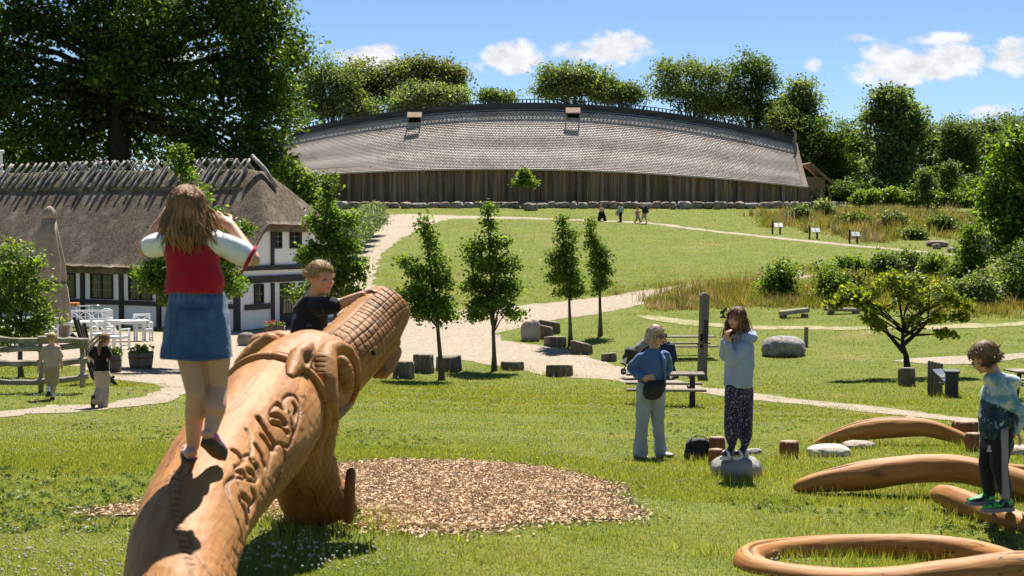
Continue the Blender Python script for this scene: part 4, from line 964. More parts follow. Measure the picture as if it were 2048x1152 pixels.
for k in range(16):
    t = k / 15; x0, y0 = 252 - 10 * math.sin(t * 3) + t * t * 60, 670 + 430 * t; fine.append(z5([(x0 + 4, y0), (x0 + 34, y0 + 6)]))
dcol = np.ones(len(dv))
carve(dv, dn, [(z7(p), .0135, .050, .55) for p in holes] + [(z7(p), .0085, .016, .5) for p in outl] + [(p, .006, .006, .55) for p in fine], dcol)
# net of scales cut into the foreleg
lz = W(640, 860, 8.4)[2]; m_ = (dv[:, 2] < lz) & (dv[:, 1] < 8.75) & (dv[:, 0] > W(628, 900, 8.4)[0])
gx = (dv[:, 0] + dv[:, 1] * .3) ; g1 = np.abs(((gx * 1.0 + dv[:, 2] * .55) / .042) % 1 - .5) * 2; g2 = np.abs(((gx * 1.0 - dv[:, 2] * .55) / .042) % 1 - .5) * 2
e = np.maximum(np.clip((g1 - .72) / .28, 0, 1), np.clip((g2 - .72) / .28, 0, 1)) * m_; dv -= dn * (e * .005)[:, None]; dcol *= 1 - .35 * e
dv += dn * (.007 * fbm(dv * 5, 3, 3) + .0035 * np.abs(vnoise(dv * 13, 5)) + .0015 * vnoise(dv * 32, 6))[:, None]
ax0 = nrm(NK[55, :3] - NK[25, :3]); Bx = basis(ax0); gv = dv @ np.stack([Bx[:, 2], Bx[:, 0], Bx[:, 1]], 1)
# the foreleg's grain runs up and down
leg = np.clip((W(640, 880, 8.4)[2] + .12 - dv[:, 2]) / .2, 0, 1) * (dv[:, 1] > 8.0); gv = gv * (1 - leg[:, None]) + np.stack([dv[:, 2], dv[:, 0], dv[:, 1]], 1) * leg[:, None]
low_tint = np.clip((W(640, 930, 8.4)[2] - dv[:, 2]) / .25, 0, 1) * (dv[:, 1] > 7.6); dcol3 = np.stack([dcol * (1 - .15 * low_tint), dcol * (1 - .32 * low_tint), dcol * (1 - .4 * low_tint)], 1)  # colour turns darker and redder towards the bottom of the foreleg
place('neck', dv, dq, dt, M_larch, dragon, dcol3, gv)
# raised collar
C = NK; k = int(np.argmin(np.linalg.norm(NK[:, :3] - W(548, 812, 7.9), axis=1))); m = MB()
Tc = T[k]; r0 = NK[k, 3]
for off, dr, tw in ((0, 1.0, .028), (.075, .985, .012)):
    c = NK[k, :3] + Tc * off; P = []
    for t in np.linspace(0, 2 * math.pi, 72): P.append(c + (math.cos(t) * N[k] + math.sin(t) * B[k]) * (r0 * dr + .004))
    m.tube(P, tw, 10, grain=True)
m.build('collar', M_larch, dragon, True)
# snout: long tapered muzzle with a carved net of scales and a smooth ridge
SN = spine([(640,765,70,8.4),(676,727,71,8.5),(705,698,69,8.62),(730,670,66,8.75),(752,643,60,8.85),(768,622,54,8.92),(780,607,47,8.97),(787,598,38,8.99),(792,591,14,9.0)], 260)
T, N, B = frames(SN[:, :3]); nn = 200; a = np.linspace(0, 2 * math.pi, nn, endpoint=False)
upv = A3(-.25, -.15, 1.0); U = upv[None] - T * (T @ upv)[:, None]; U /= np.linalg.norm(U, axis=1)[:, None]; Sd = np.cross(T, U)
s = np.concatenate([[0], np.cumsum(np.linalg.norm(np.diff(SN[:, :3], axis=0), axis=1))])
ang = a[None]; tq = ang.copy(); tq = np.where(tq > math.pi, tq - 2 * math.pi, tq)
wid = np.abs(tq) * SN[:, 3][:, None]; inner = np.clip((wid - .052) / .004, 0, 1) * np.clip((2.25 - np.abs(tq)) / .1, 0, 1) * np.clip((s[:, None] - .17) / .02, 0, 1)
wav = .006 * vnoise(np.stack([s[:, None] * 9 + 0 * tq, tq * 3 + 0 * s[:, None]], -1), 7)
gl = np.abs(((wid - .052 + wav) / .050) % 1 - .5) * 2; gc = np.abs(((s[:, None] + wav + wid * .25) / .043) % 1 - .5) * 2
ridge_line = np.exp(-((wid - .05) / .008) ** 2) * np.clip((s[:, None] - .1) / .05, 0, 1)
gr = np.maximum(np.clip((gl - .80) / .2, 0, 1), np.clip((gc - .78) / .22, 0, 1)) * inner; gr = np.maximum(gr, ridge_line)
rr = SN[:, 3][:, None] * (1 - .03 * np.cos(2 * tq)) - gr * .0075 + .004 * vnoise(np.stack([s[:, None] * 12 + 0 * tq, tq * 2 + 0 * s[:, None]], -1), 2) 
R = SN[:, None, :3] + rr[..., None] * (np.cos(tq)[..., None] * U[:, None] + np.sin(tq)[..., None] * Sd[:, None])
gvec = np.stack([np.repeat(s[:, None], nn, 1) + 7, SN[:, 3][:, None] * np.cos(tq), SN[:, 3][:, None] * np.sin(tq)], -1)
m = MB(); m.rings(R, True, True, 1 - .5 * gr, 0, False, gvec); m.build('snout', M_larch, dragon, True)
def dpart(name, fn, mat=M_larch, vox=.006, sm=4, par=None, disp=.003, hollow=None):
    m = MB(); fn(m); v, n, q, t = m.fuse(vox, sm); v = v + n * (disp * fbm(v * 9, 2, 6))[:, None]
    cc_ = np.ones((len(v), 3)) * .95
    if hollow is not None:
        hc = W(hollow[0], hollow[1], sd(hollow[0], hollow[1], .12)); e = np.exp(-(np.linalg.norm((v - hc) * A3(1, .7, .6), axis=1) / hollow[2]) ** 2); v = v - n * (e * hollow[2] * .9)[:, None]; cc_ = cc_ * (1 - .5 * e)[:, None]
    return place(name, v, q, t, mat, par or dragon, cc_, v @ np.stack([Bx[:, 2], Bx[:, 0], Bx[:, 1]], 1))
SNV = [v.tolist() for v in R.reshape(-1, 3)]; _i = np.arange(R.shape[0] - 1)[:, None]; _j = np.arange(nn)[None]
SB = BVHTree.FromPolygons(SNV, np.stack([_i * nn + _j, _i * nn + (_j + 1) % nn, (_i + 1) * nn + (_j + 1) % nn, (_i + 1) * nn + _j], -1).reshape(-1, 4).tolist())
def sd(px, py, off):
    hs_ = [h for h in (onto(px, py), onto(px, py, SB)) if h is not None]
    return min(h[1] for h in hs_) - off if hs_ else 8.4
def cn(m, *P):
    P = [(a_, b_, sd(a_, b_, d_) if d_ < 3 else d_, r_) for a_, b_, d_, r_ in P]
    for k in range(len(P) - 1):
        c0, r0 = at(*P[k]); c1, r1 = at(*P[k + 1]); m.cone(c0, r0, c1, r1, 14)
dpart('lower_lip', lambda m: (cn(m, (750,724,8.66,25),(770,733,8.70,21),(787,704,8.8,17)), cn(m, (762,705,8.72,26),(782,684,8.8,20)), cn(m,(766,744,8.64,15),(752,748,8.62,10))))
m = MB(); c0 = W(747, 705, sd(747, 705, .0)); m.ell(c0, (.011, .03, .021)); m.build('nostril', M_black, dragon, True)
eyeball = MB(); ec = W(688, 750, sd(688, 750, .015)); eyeball.ell(ec, (.058, .06, .122), basis(nrm(A3(-.12, -.35, 1))), 24, 14); 
v, n, q, t = eyeball.fuse(.006, 2); ln = np.zeros(len(v))
for dz in (-.045, .012, .06): ln = np.maximum(ln, np.exp(-((v[:, 2] - ec[2] - dz - .25 * (v[:, 0] - ec[0])) / .005) ** 2))
v -= n * (ln * .004)[:, None]; place('eye', v, q, t, M_larch, dragon, 1 - .35 * ln, v @ np.stack([Bx[:, 2], Bx[:, 0], Bx[:, 1]], 1))
def lid(m):
    P = [(662,835,-.01,18),(651,800,-.03,27),(646,762,-.03,30),(647,728,-.02,28),(655,702,.01,19),(675,692,.04,13),(697,700,.03,11),(709,722,.02,11),(713,748,.02,10),(711,778,.02,9),(700,805,.02,9),(684,822,.02,10),(664,836,.02,14)]
    cn(m, *P)
m = MB(); lid(m); v, n, q, t = m.fuse(.006, 5); ln = np.zeros(len(v)); bx = W(650, 740, 8.1)[0] + .03
for zz in (700, 709, 718, 727, 736, 770, 800): ln = np.maximum(ln, np.exp(-((v[:, 2] - W(650, zz, 8.1)[2]) / .003) ** 2) * (v[:, 0] < bx))
v -= n * (ln * .0022)[:, None]; place('eyelid', v, q, t, M_larch, dragon, 1 - .35 * ln, v @ np.stack([Bx[:, 2], Bx[:, 0], Bx[:, 1]], 1))
dpart('eyelid', lambda m: cn(m, (468,745,8.35,7),(480,725,8.4,11),(500,703,8.45,13),(520,690,8.5,15)))
dpart('eyelid', lambda m: cn(m, (520,690,8.75,24),(560,682,8.75,22),(590,690,8.7,18)))
dpart('ear', lambda m: (cn(m, (579,752,.0,9),(588,735,.03,19),(600,716,.05,25),(612,700,.07,17),(623,689,.09,6)), cn(m, (610,738,.05,12),(626,712,.08,8),(625,694,.08,6))), hollow=(617, 717, .034))
dpart('ear', lambda m: cn(m, (503,712,.03,12),(522,698,.06,21),(540,684,8.25,20),(552,680,8.3,10)))
m = MB(); cn(m, (697,1036,8.3,11),(698,1000,8.28,12),(700,965,8.28,11),(702,945,8.3,10)); v, n, q, t = m.fuse(.005, 2)
tip = np.clip((v[:, 2] - W(700, 952, 8.3)[2]) / .02, 0, 1); cc = np.stack([.62 - .1 * tip, .42 + .1 * tip, .38 + .2 * tip], 1); place('claw', v, q, t, M_larch, dragon, cc, v[:, [2, 0, 1]])

# ---------------------------------------------------------------- serpent logs on the right
def serpent(label, pts, seed, crack=True, group='smooth serpent logs on the lawn', name='serpent_log', kn=110, closed=False, start=True):
    S_ = spine(pts, kn); P = S_[:, :3]; rad = S_[:, 3]
    T, N, B = frames(P); n = 56; a = np.linspace(0, 2 * math.pi, n, endpoint=False)
    U = A3(0, 0, 1)[None] - T * T[:, 2:3]; U /= np.linalg.norm(U, axis=1)[:, None]; Sd = np.cross(T, U)
    s = np.concatenate([[0], np.cumsum(np.linalg.norm(np.diff(P, axis=0), axis=1))]); L = s[-1]
    tp = np.ones(kn)
    if start: tp *= np.sqrt(np.clip(1 - (1 - np.clip(s / (rad[0] * 1.6), 0, 1)) ** 2, .02, 1))
    rr = (rad * tp)[:, None] * (1 + .05 * vnoise(np.stack([s[:, None] * 3 + seed + 0 * a[None], np.cos(a)[None] * 1.2 + 0 * s[:, None], np.sin(a)[None] * 1.2 + 0 * s[:, None]], -1), seed) + .028 * np.abs(vnoise(np.stack([s[:, None] * 7 + seed + 0 * a[None], np.cos(a)[None] * 3 + 0 * s[:, None], np.sin(a)[None] * 3 + 0 * s[:, None]], -1), seed + 9)))
    col = np.ones((kn, n))
    if crack:
        cen = .28 * np.sin(s * 1.3 + seed) + .1 * vnoise(np.stack([s * 4, s * 0], -1), seed); d = (np.angle(np.exp(1j * (a[None] - cen[:, None])))) * rad[:, None]
        e = np.exp(-(d / .012) ** 2) * np.clip((s - .15) / .2, 0, 1)[:, None]; rr = rr - e * .020; col = col * (1 - .85 * e)
    kn2 = vnoise(np.stack([s[:, None] * 4 + seed * 3 + 0 * a[None], np.cos(a)[None] * 3 + 0 * s[:, None], np.sin(a)[None] * 3 + 0 * s[:, None]], -1), seed + 3)
    col = col * (1 - .5 * np.clip((kn2 - .62) / .2, 0, 1))
    R = P[:, None] + rr[..., None] * (np.cos(a)[None, :, None] * U[:, None] + np.sin(a)[None, :, None] * Sd[:, None])
    gv = np.stack([np.repeat(s[:, None], n, 1) + seed * 11, rad[:, None] * np.cos(a)[None], rad[:, None] * np.sin(a)[None]], -1)
    m = MB(); m.rings(R, True, True, col, 0, False, gv); o = m.build(name, M_larch2, None, True, tuple(P[0])); return tag(o, label, 'log', group)
serpent('arched log behind the flat pale stones, farthest of the orange logs', [(1622,897,8,18.6),(1665,877,14,18.5),(1720,862,20,18.4),(1780,855,21,18.3),(1850,855,18,18.2),(1900,869,15,18.1),(1940,886,13,18),(1990,915,12,17.9)], 1)
serpent('long arched log with a blunt tapered end, passing behind the boy in black trousers', [(1586,976,12,12.9),(1640,964,21,12.85),(1720,952,29,12.8),(1800,941,29,12.75),(1860,936,28,12.7),(1940,941,27,12.6),(2048,972,30,12.4),(2150,1015,30,12.2),(2260,1070,30,12)], 2)
serpent('straight log the boy in black trousers stands on', [(1870,986,17,12.0),(1905,997,24,11.7),(1960,1020,27,11.3),(2020,1044,28,10.95),(2090,1070,28,10.7),(2200,1110,29,10.4)], 3)
serpent('short piece of orange log showing right of the boy', [(1990,936,10,14.4),(2040,941,12,14.4),(2120,950,13,14.4),(2200,962,13,14.4)], 5)
serpent('ring-shaped log with grass inside, cut by the lower picture edge', [(2090,1150,22,8.9),(2030,1124,22,9.1),(1950,1104,24,9.5),(1850,1094,26,9.7),(1700,1094,26,9.75),(1570,1102,26,9.6),(1512,1112,28,9.35),(1496,1128,31,9.1),(1524,1150,34,8.9),(1620,1166,35,8.75),(1760,1170,36,8.7),(1900,1156,37,8.7),(2048,1140,38,8.7),(2200,1144,38,8.6)], 7, kn=170)
m = MB(); m.ell(W(1512, 1131, 8.84), (.018, .008, .009)); 
# ================================================================ people
def skinm(name, c):
    return pm(name, c, tuple(v * .88 for v in c), 9, rough=.55, spec=.35, col=True, bump=.08, bscale=60, bdist=.002)
M_skin = skinm('fair skin', (.56,.31,.20)); M_skin2 = skinm('tanned skin', (.46,.24,.15))
def cloth(name, c1, c2=None, sc=4, c3=None, s3=3, rough=.9, bump=.55, bsc=17, **k):
    return pm(name, c1, c2 or tuple(v * .85 for v in c1), sc, c3, s3, rough=rough, bump=bump, bscale=bsc, bdist=.02, sheen=.15, spec=.15, col=True, **k)
def hairm(name, c1, c2): return pm(name, c1, c2, 12, rough=.6, spec=.2, col=True)
class Fig:
    def __init__(s, name, label, cat, D, base, vox, H, f, up=(0, 0, 1), skin=None, group=None):
        s.D = D; s.vox = vox; s.H = H; s.t = thing(name, label, cat, tuple(base), group); s.B = MB(); s.skin = skin or M_skin; s.eyes = []
        s.f = nrm(f); u = nrm(up); s.u = nrm(u - s.f * np.dot(u, s.f)); s.r = np.cross(s.f, s.u)
    def p(s, px, py, dd=0.0): return W(px, py, s.D + dd)
    def head(s, c, neck, simple=False, beard=False):
        s.c = c = np.asarray(c, float); H, m = s.H, s.B; R = np.stack([s.r, s.f, s.u], 1); q = lambda r, f, u: c + (s.r * r + s.f * f + s.u * u) * H
        m.ell(q(0, -.03, .10), (.365 * H, .45 * H, .40 * H), R, 20, 13); m.ell(q(0, .10, -.12), (.315 * H, .34 * H, .39 * H), R, 20, 13); m.ell(q(0, .20, -.36), (.19 * H, .19 * H, .13 * H), R)
        m.cone(q(0, -.06, -.3), .235 * H, neck, .27 * H, 14)
        if not simple:
            m.cone(q(0, .40, .05), .04 * H, q(0, .50, -.12), .055 * H, 10); m.ell(q(0, .46, -.13), (.075 * H, .05 * H, .04 * H), R)
            m.ell(q(0, .345, .09), (.25 * H, .09 * H, .05 * H), R); m.ell(q(0, .405, -.27), (.125 * H, .05 * H, .05 * H), R); m.ell(q(0, .37, -.40), (.10 * H, .07 * H, .06 * H), R)
            for sg in (-1, 1): m.ell(q(sg * .18, .31, -.12), (.11 * H, .09 * H, .09 * H), R)
        for sg in (-1, 1): m.ell(q(sg * .365, -.04, -.03), (.045 * H, .10 * H, .13 * H), R)
        s.q = q; s.simple = simple
    def limb(s, P, r): s.B.chain([np.asarray(x, float) for x in P], r)
    def hand(s, w, d, n, sz, curl=.5, thumb=1, spread=.05):
        w = np.asarray(w, float); d = nrm(d); n = nrm(np.asarray(n, float) - d * np.dot(n, d)); l = np.cross(d, n); m = s.B
        R = np.stack([l, n, d], 1); m.ell(w + d * sz * .28, (.225 * sz, .10 * sz, .32 * sz), R, 14, 9); m.cone(w - d * sz * .1, .14 * sz, w + d * sz * .15, .15 * sz, 10)
        for k, ln in zip((-1.5, -.5, .5, 1.5), (.40, .47, .44, .34)):
            b = w + d * sz * .52 + l * k * sz * .115 * thumb; a = 0; x = b; rad = .056 * sz; dr = nrm(d + l * k * thumb * spread)
            for j, fr in enumerate((.45, .32, .27)):
                a += curl * (.6, .9, .7)[j] * (1 + .1 * k * .3); e = x + (dr * math.cos(a) + n * math.sin(a)) * ln * sz * fr
                m.cone(x, rad * (1 - .1 * j), e, rad * (.92 - .12 * j), 8, hemi=3); x = e
        b = w + d * sz * .14 - l * thumb * sz * .17; x = b + (d * .62 - l * thumb * .62 + n * .25) * sz * .26; m.cone(b, .075 * sz, x, .062 * sz, 8, hemi=3); m.cone(x, .062 * sz, x + nrm(d * .85 - l * thumb * .2 + n * .4) * sz * .22, .05 * sz, 8, hemi=3)
    def foot(s, a, heel, toe, rw): s.B.cone(heel, rw, toe, rw * .75, 12, .7, A3(0, 0, 1)); s.B.cone(a, rw * .8, (np.asarray(heel) * .6 + np.asarray(toe) * .4), rw * .8, 10)
    def torso(s, rings):
        """rings: (centre, half width vector, half depth vector)"""
        s.B.rings(ringset(rings))
    def finish(s, lips=(.80, .42, .42), brow=(.45, .36, .3)):
        v, n, q, t = s.B.fuse(s.vox, 3); col = np.ones((len(v), 3))
        if not s.simple:
            rel = (v - s.c) / s.H; x, y, z = rel @ s.r, rel @ s.f, rel @ s.u; fr = y > .22
            for sg in (-1, 1):
                e = np.exp(-(((x - sg * .155) / .075) ** 2 + ((z - .0) / .033) ** 2) ** 2) * fr; col = col * (1 - e[:, None] * A3(.78, .8, .8))
                e = np.exp(-(((x - sg * .165) / .10) ** 2 + ((z - .085) / .022) ** 2) ** 2) * fr; col = col * (1 - e[:, None] * (1 - A3(*brow)) * .8)
            e = np.exp(-((x / .12) ** 2 + ((z + .265) / .035) ** 2) ** 2) * fr; col = col * (1 - e[:, None] * (1 - A3(*lips)))
            e = np.exp(-((x / .10) ** 2 + ((z + .265) / .010) ** 2) ** 2) * fr; col = col * (1 - .55 * e[:, None])
            for sg in (-1, 1): e = np.exp(-(((x - sg * .2) / .1) ** 2 + ((z + .13) / .09) ** 2)) * fr; col = col * (1 - e[:, None] * A3(.0, .12, .10))
        place('body', v, q, t, s.skin, s.t, col)
    def wear(s, name, mat, rings=None, cones=(), sm=6, wr=.006, ws=9, vox=None, colf=None, extra=None, stretch=(1, 1, .45), parent=None):
        m = MB()
        for rs in (rings or []): m.rings(ringset(rs))
        for P, r in cones: m.chain([np.asarray(x, float) for x in P], r, 16)
        if extra: extra(m)
        v, n, q, t = m.fuse(vox or s.vox * 1.1, sm)
        st = np.array(stretch); w = fbm(v * ws * st + 3.1, 3, 4); w2 = np.abs(vnoise(v * ws * 1.6 * st[[2, 0, 1]] + 9, 7))
        v = v + n * ((w * wr) + (w2 - .3) * wr * .9)[:, None]
        col = np.ones((len(v), 3)) if colf is None else colf(v)
        return place(name, v, q, t, mat, parent or s.t, col)
    def hair(s, mat, length, n=150, r0=.011, wind=(0, 0, 0), seed=1, front=.25, cap=1.0, curl=0.0, thmax=100, vol=1.03, tipcol=1.25, start=62):
        rr = np.random.default_rng(seed); H = s.H; m = MB(); R = np.stack([s.r, s.f, s.u], 1); cc = s.q(0, -.05, .11); rad = A3(.395, .475, .43) * H * vol
        c2 = MB(); 
        if cap:
            g = MB(); g.ell(s.q(0, -.07, .13), rad * cap, R, 24, 15); V, Fs, sm_, mi_, C_ = g.arrays(); rel = (V - s.c) / H; y = rel @ s.f; z = rel @ s.u
            push = np.clip((y - front) / .12, 0, 1) * np.clip((.30 - z) / .1, 0, 1); V = V - s.f * (push * H * .25)[:, None]
            m.add(V, Fs[0], Fs[1], True, .8)
        for k in range(n + n // 5):
            fly = k >= n; ph = rr.uniform(0, 2 * math.pi); th0 = math.radians(rr.uniform(0, start)); d = A3(math.sin(ph), math.cos(ph), 0)   # x right, y fwd
            L = length * rr.uniform(.75, 1.1); P = []; x = None; isf = d[1] > .55
            if isf and length > .24 and rr.uniform() < .8: continue
            thm = math.radians(thmax if not isf else min(thmax, 58)) * rr.uniform(.9, 1.05)
            if isf: L *= .35 if length < .3 else .75
            ths = np.linspace(th0, thm, 5)
            for th in ths:
                e = A3(math.sin(th) * d[0], math.sin(th) * d[1], math.cos(th)) * rad * (rr.uniform(1.04, 1.12) if fly else rr.uniform(.99, 1.05)); P.append(cc + R @ e)
            used = np.linalg.norm(np.diff(np.array(P), axis=0), axis=1).sum(); rem = max(L, .01 * H / .2); x = P[-1]; dirn = nrm(P[-1] - P[-2])
            if isf and length > .3: dirn = nrm(dirn + s.r * (1 if d[0] > 0 else -1) * 1.2 + s.f * -.1)
            for j in range(4):
                dirn = nrm(dirn * .55 + A3(0, 0, -1) * (.55 if length > .12 else .25) + np.asarray(wind) * (.3 + .25 * j) + rr.normal(size=3) * (.10 + curl + (.22 if fly else 0))); x = x + dirn * rem / 4; P.append(x)
            rad_ = r0 * (.28 if fly else 1) * rr.uniform(.7, 1.3) * np.array([1, 1.1, 1.1, 1.1, 1.05, 1, .8, .55, .12]); g = rr.uniform(.65, 1.3)
            cv = np.linspace(g * .9, g * tipcol, 9); m.tube(P, rad_, 5, True, True, np.repeat(cv[:, None], 5, 1), flat=.6)
        return m.build('hair', mat, s.t, True)
def ringset(rings, n=28):
    R = []; a = np.linspace(0, 2 * math.pi, n, endpoint=False)
    for c, w, d in rings:
        ca, sa = np.cos(a), np.sin(a); ca = np.sign(ca) * np.abs(ca) ** .85; sa = np.sign(sa) * np.abs(sa) ** .85
        R.append(np.asarray(c, float) + ca[:, None] * np.asarray(w, float) + sa[:, None] * np.asarray(d, float))
    return np.array(R)
def shoe(fig, name, mat, heel, toe, ankle, hw, h, sole=None, strap=None):
    """a shoe or sandal along heel->toe with its own sole"""
    heel, toe, ankle = (np.asarray(x, float) for x in (heel, toe, ankle)); d = nrm(toe - heel); u = nrm(A3(0, 0, 1) - d * d[2]); r = np.cross(d, u); L = np.linalg.norm(toe - heel)
    m = MB(); R = []
    for t, w, hh in ((0, .75, .8), (.12, .95, 1.0), (.35, .85, 1.0), (.6, 1.0, .72), (.85, .95, .5), (1.0, .55, .35)):
        c = heel + d * L * t; a = np.linspace(0, 2 * math.pi, 16, endpoint=False)
        R.append(c + np.cos(a)[:, None] * r * hw * w + (np.sin(a)[:, None] * .5 + .5) * u * h * hh)
    m.rings(np.array(R)); o = m.build(name, mat, fig.t, True)
    if sole:
        b = MB(); Rb = []
        for t, w in ((-.02, .7), (.1, 1.0), (.35, .92), (.6, 1.08), (.85, 1.02), (1.03, .55)):
            c = heel + d * L * t; Rb.append([c + r * hw * w + u * .004, c - r * hw * w + u * .004, c - r * hw * w - u * .028, c + r * hw * w - u * .028])
        b.rings(np.array(Rb), smooth=False); b.build('sole', sole, o, True)
    return o
M_white = cloth('white cotton', (.80,.80,.82)); M_red = cloth('red cotton', (.42,.012,.03)); M_denim = cloth('blue denim', (.060,.125,.25), (.032,.07,.16), 7, (.15,.24,.37), 3, bump=.5)
M_rubber = pm('dark brown rubber', (.07,.045,.03), rough=.8); M_pinkgrey = cloth('pink and grey strap', (.55,.50,.52), (.50,.12,.30), 14)
M_hairlb = hairm('light brown hair', (.27,.142,.066), (.155,.08,.036)); M_hairbl = hairm('sandy blond hair', (.40,.27,.13), (.28,.175,.08)); M_hairbr = hairm('brown hair', (.17,.085,.045), (.10,.05,.026)); M_hairgy = hairm('ash blond hair', (.50,.40,.28), (.36,.27,.18)); M_hairdk = hairm('curly dark blond hair', (.24,.14,.07), (.13,.07,.035))

# ---------------------------------------------------------------- girl in red standing on the dragon
D = onto(383, 922)[1] + .02; g = Fig('person', 'girl in red shirt and denim skirt, back turned, standing on the wooden dragon', 'girl', D, W(383, 925, D), .0055, .205, (-.25, 1, .02), (0, 0, 1))
p = g.p; g.head(p(374, 422, .02), p(376, 482), simple=True); X = A3(1, 0, 0); Yv = A3(0, 1, 0)
sL, sR = p(334, 484, .02), p(428, 479, .02); eL, eR = p(288, 497, .10), p(506, 518, .05); wL, wR = p(319, 447, .12), p(462, 452, .16)
g.limb([sL, eL, wL], [.04, .034, .025]); g.limb([sR, eR, wR], [.04, .034, .025])
g.hand(wL, p(334, 416, .13) - wL, A3(.8, .5, 0), .135, .55, -1); g.hand(wR, p(424, 428, .19) - wR, A3(-.2, .9, -.5), .135, .35, 1, .12)
k1 = dict(kL=p(392, 786, -.06), aL=p(386, 893, .03), kR=p(434, 776, .0), aR=p(420, 866, -.10))
hL, hR = p(372, 660, 0), p(425, 660, 0)
g.limb([hL, p(384, 728, -.02), k1['kL'], p(389, 830, .0), k1['aL']], [.073, .061, .045, .044, .029]); g.limb([hR, p(434, 720, .0), k1['kR'], p(432, 818, -.04), k1['aR']], [.073, .061, .046, .045, .030])
g.limb([k1['kL'], p(392, 825, -.02)], [.046, .048]); g.limb([k1['kR'], p(431, 815, -.06)], [.046, .049])
fl0, fl1 = p(382, 919, -.02), p(374, 905, .17); fr0, fr1 = p(414, 878, -.13), p(447, 909, .0)
g.foot(k1['aL'], fl0 + A3(0, 0, .03), fl1 + A3(0, 0, .025), .03); g.foot(k1['aR'], fr0 + A3(0, 0, .02), fr1 + A3(0, 0, .02), .029)
tr = [(p(400, 660, 0), X * .12, Yv * .09), (p(392, 600, 0), X * .10, Yv * .08), (p(384, 530, 0), X * .115, Yv * .08), (p(378, 492, 0), X * .10, Yv * .06), (p(376, 478, 0), X * .05, Yv * .045)]
g.torso(tr); g.finish()
def redcol(v):
    return np.ones((len(v), 3))
g.wear('shirt', M_red, [[(p(390, 586, 0), X * .122, Yv * .112), (p(390, 570, 0), X * .130, Yv * .115), (p(388, 540, 0), X * .120, Yv * .108), (p(383, 512, 0), X * .124, Yv * .098), (p(379, 492, 0), X * .112, Yv * .08), (p(377, 480, 0), X * .06, Yv * .06)]], wr=.020, ws=6, sm=3)
for (a_, b_, nm) in ((sL, eL, 0), (sR, eR, 1)):
    a0 = a_ + (p(378, 515) - a_) * .12; e = a_ + (b_ - a_) * (.62 if nm == 0 else .78)
    o = g.wear('sleeve', M_white, None, [([a0, a_ + (b_ - a_) * .35, e], [.060, .056, .054])], wr=.008, ws=11, sm=4)
    if nm == 0: continue
    c = e + nrm(b_ - a_) * .028; bb = basis(nrm(b_ - a_)); m = MB(); P = [c + (bb[:, 0] * math.cos(t) + bb[:, 1] * math.sin(t)) * .052 for t in np.linspace(0, 2 * math.pi, 30)]
    m.tube(P, .009, 8); m.build('cuff', M_red, o, True)
sk = [(p(393, 578, 0), X * .110, Yv * .095), (p(394, 592, 0), X * .122, Yv * .103), (p(394, 625, 0), X * .140, Yv * .120), (p(394, 670, 0), X * .152, Yv * .126), (p(394, 716, 0), X * .164, Yv * .138)]
def denimcol(v):
    z = v[:, 2]; z0, z1 = p(394, 716)[2], p(394, 580)[2]; t = (z - z0) / (z1 - z0); c = np.ones(len(v))
    xx = v[:, 0]; px_ = p(350, 640)[0]; back = v[:, 1] < D
    c *= 1 + .25 * np.exp(-((xx - (p(347, 640)[0] - .0 * t)) / .006) ** 2) * back - .3 * np.exp(-((xx - p(351, 640)[0]) / .004) ** 2) * back
    bx = [(p(366, 640)[0], p(424, 640)[0])]; 
    for e in (p(366, 640)[0], p(424, 640)[0]): c *= 1 - .25 * np.exp(-((xx - e) / .004) ** 2) * back * (t > .38) * (t < .74)
    c *= 1 - .3 * np.exp(-((t - .74) / .015) ** 2) * back * (xx > p(366, 0)[0]) * (xx < p(424, 0)[0]); c *= 1 - .25 * np.exp(-((t - .38) / .012) ** 2) * back * (xx > p(366, 0)[0]) * (xx < p(424, 0)[0])
    c *= 1 + .35 * np.exp(-(t / .02) ** 2) - .3 * np.exp(-((t - .045) / .012) ** 2)
    gat = (t > .9) * (1 + .0 * xx); c *= 1 - .3 * gat * np.clip(np.sin(xx * 260) * .5 + .5, 0, 1)
    return np.repeat(c[:, None], 3, 1)
g.wear('skirt', M_denim, [sk], wr=.006, ws=8, sm=2, colf=denimcol)
g.hair(M_hairlb, .205, 520, .0065, (.08, .05, 0), 3, cap=1.0, thmax=95, curl=.13, tipcol=1.35)
shoe(g, 'sandal', M_pinkgrey, fl0, fl1, k1['aL'], .034, .05, M_rubber); shoe(g, 'sandal', M_pinkgrey, fr0, fr1, k1['aR'], .034, .05, M_rubber)

# ---------------------------------------------------------------- boy in black behind the muzzle
D = 8.95; g = Fig('person', 'blond boy in dark T-shirt leaning his arm over the dragon snout', 'boy', D, W(655, 912, D), .0055, .20, (.80, -.60, -.08), (.05, 0, 1))
p = g.p; g.head(p(641, 556, 0), p(622, 604, .03)); fx = nrm(A3(.85, -.5, 0)); fy = nrm(A3(.5, .85, 0))
s1, e1, w1 = p(637, 612, -.05), p(682, 607, -.03), p(722, 590, -.06)
g.limb([s1, p(660, 610, -.05), e1, p(700, 600, -.05), w1], [.045, .038, .034, .033, .025]); g.hand(w1, p(748, 578, -.1) - w1, A3(.1, -.2, -1), .14, .45, 1)
s2, e2, w2 = p(612, 618, .12), p(617, 670, .16), p(640, 700, .18); g.limb([s2, e2, w2], [.042, .034, .026]); g.hand(w2, A3(1, 0, -.3), A3(0, 0, -1), .13, .4, -1)
g.limb([p(612, 735, .02), p(640, 815, .02), p(648, 890, .06)], [.08, .055, .035]); g.limb([p(630, 735, .12), p(650, 820, .12), p(655, 895, .12)], [.08, .055, .035])
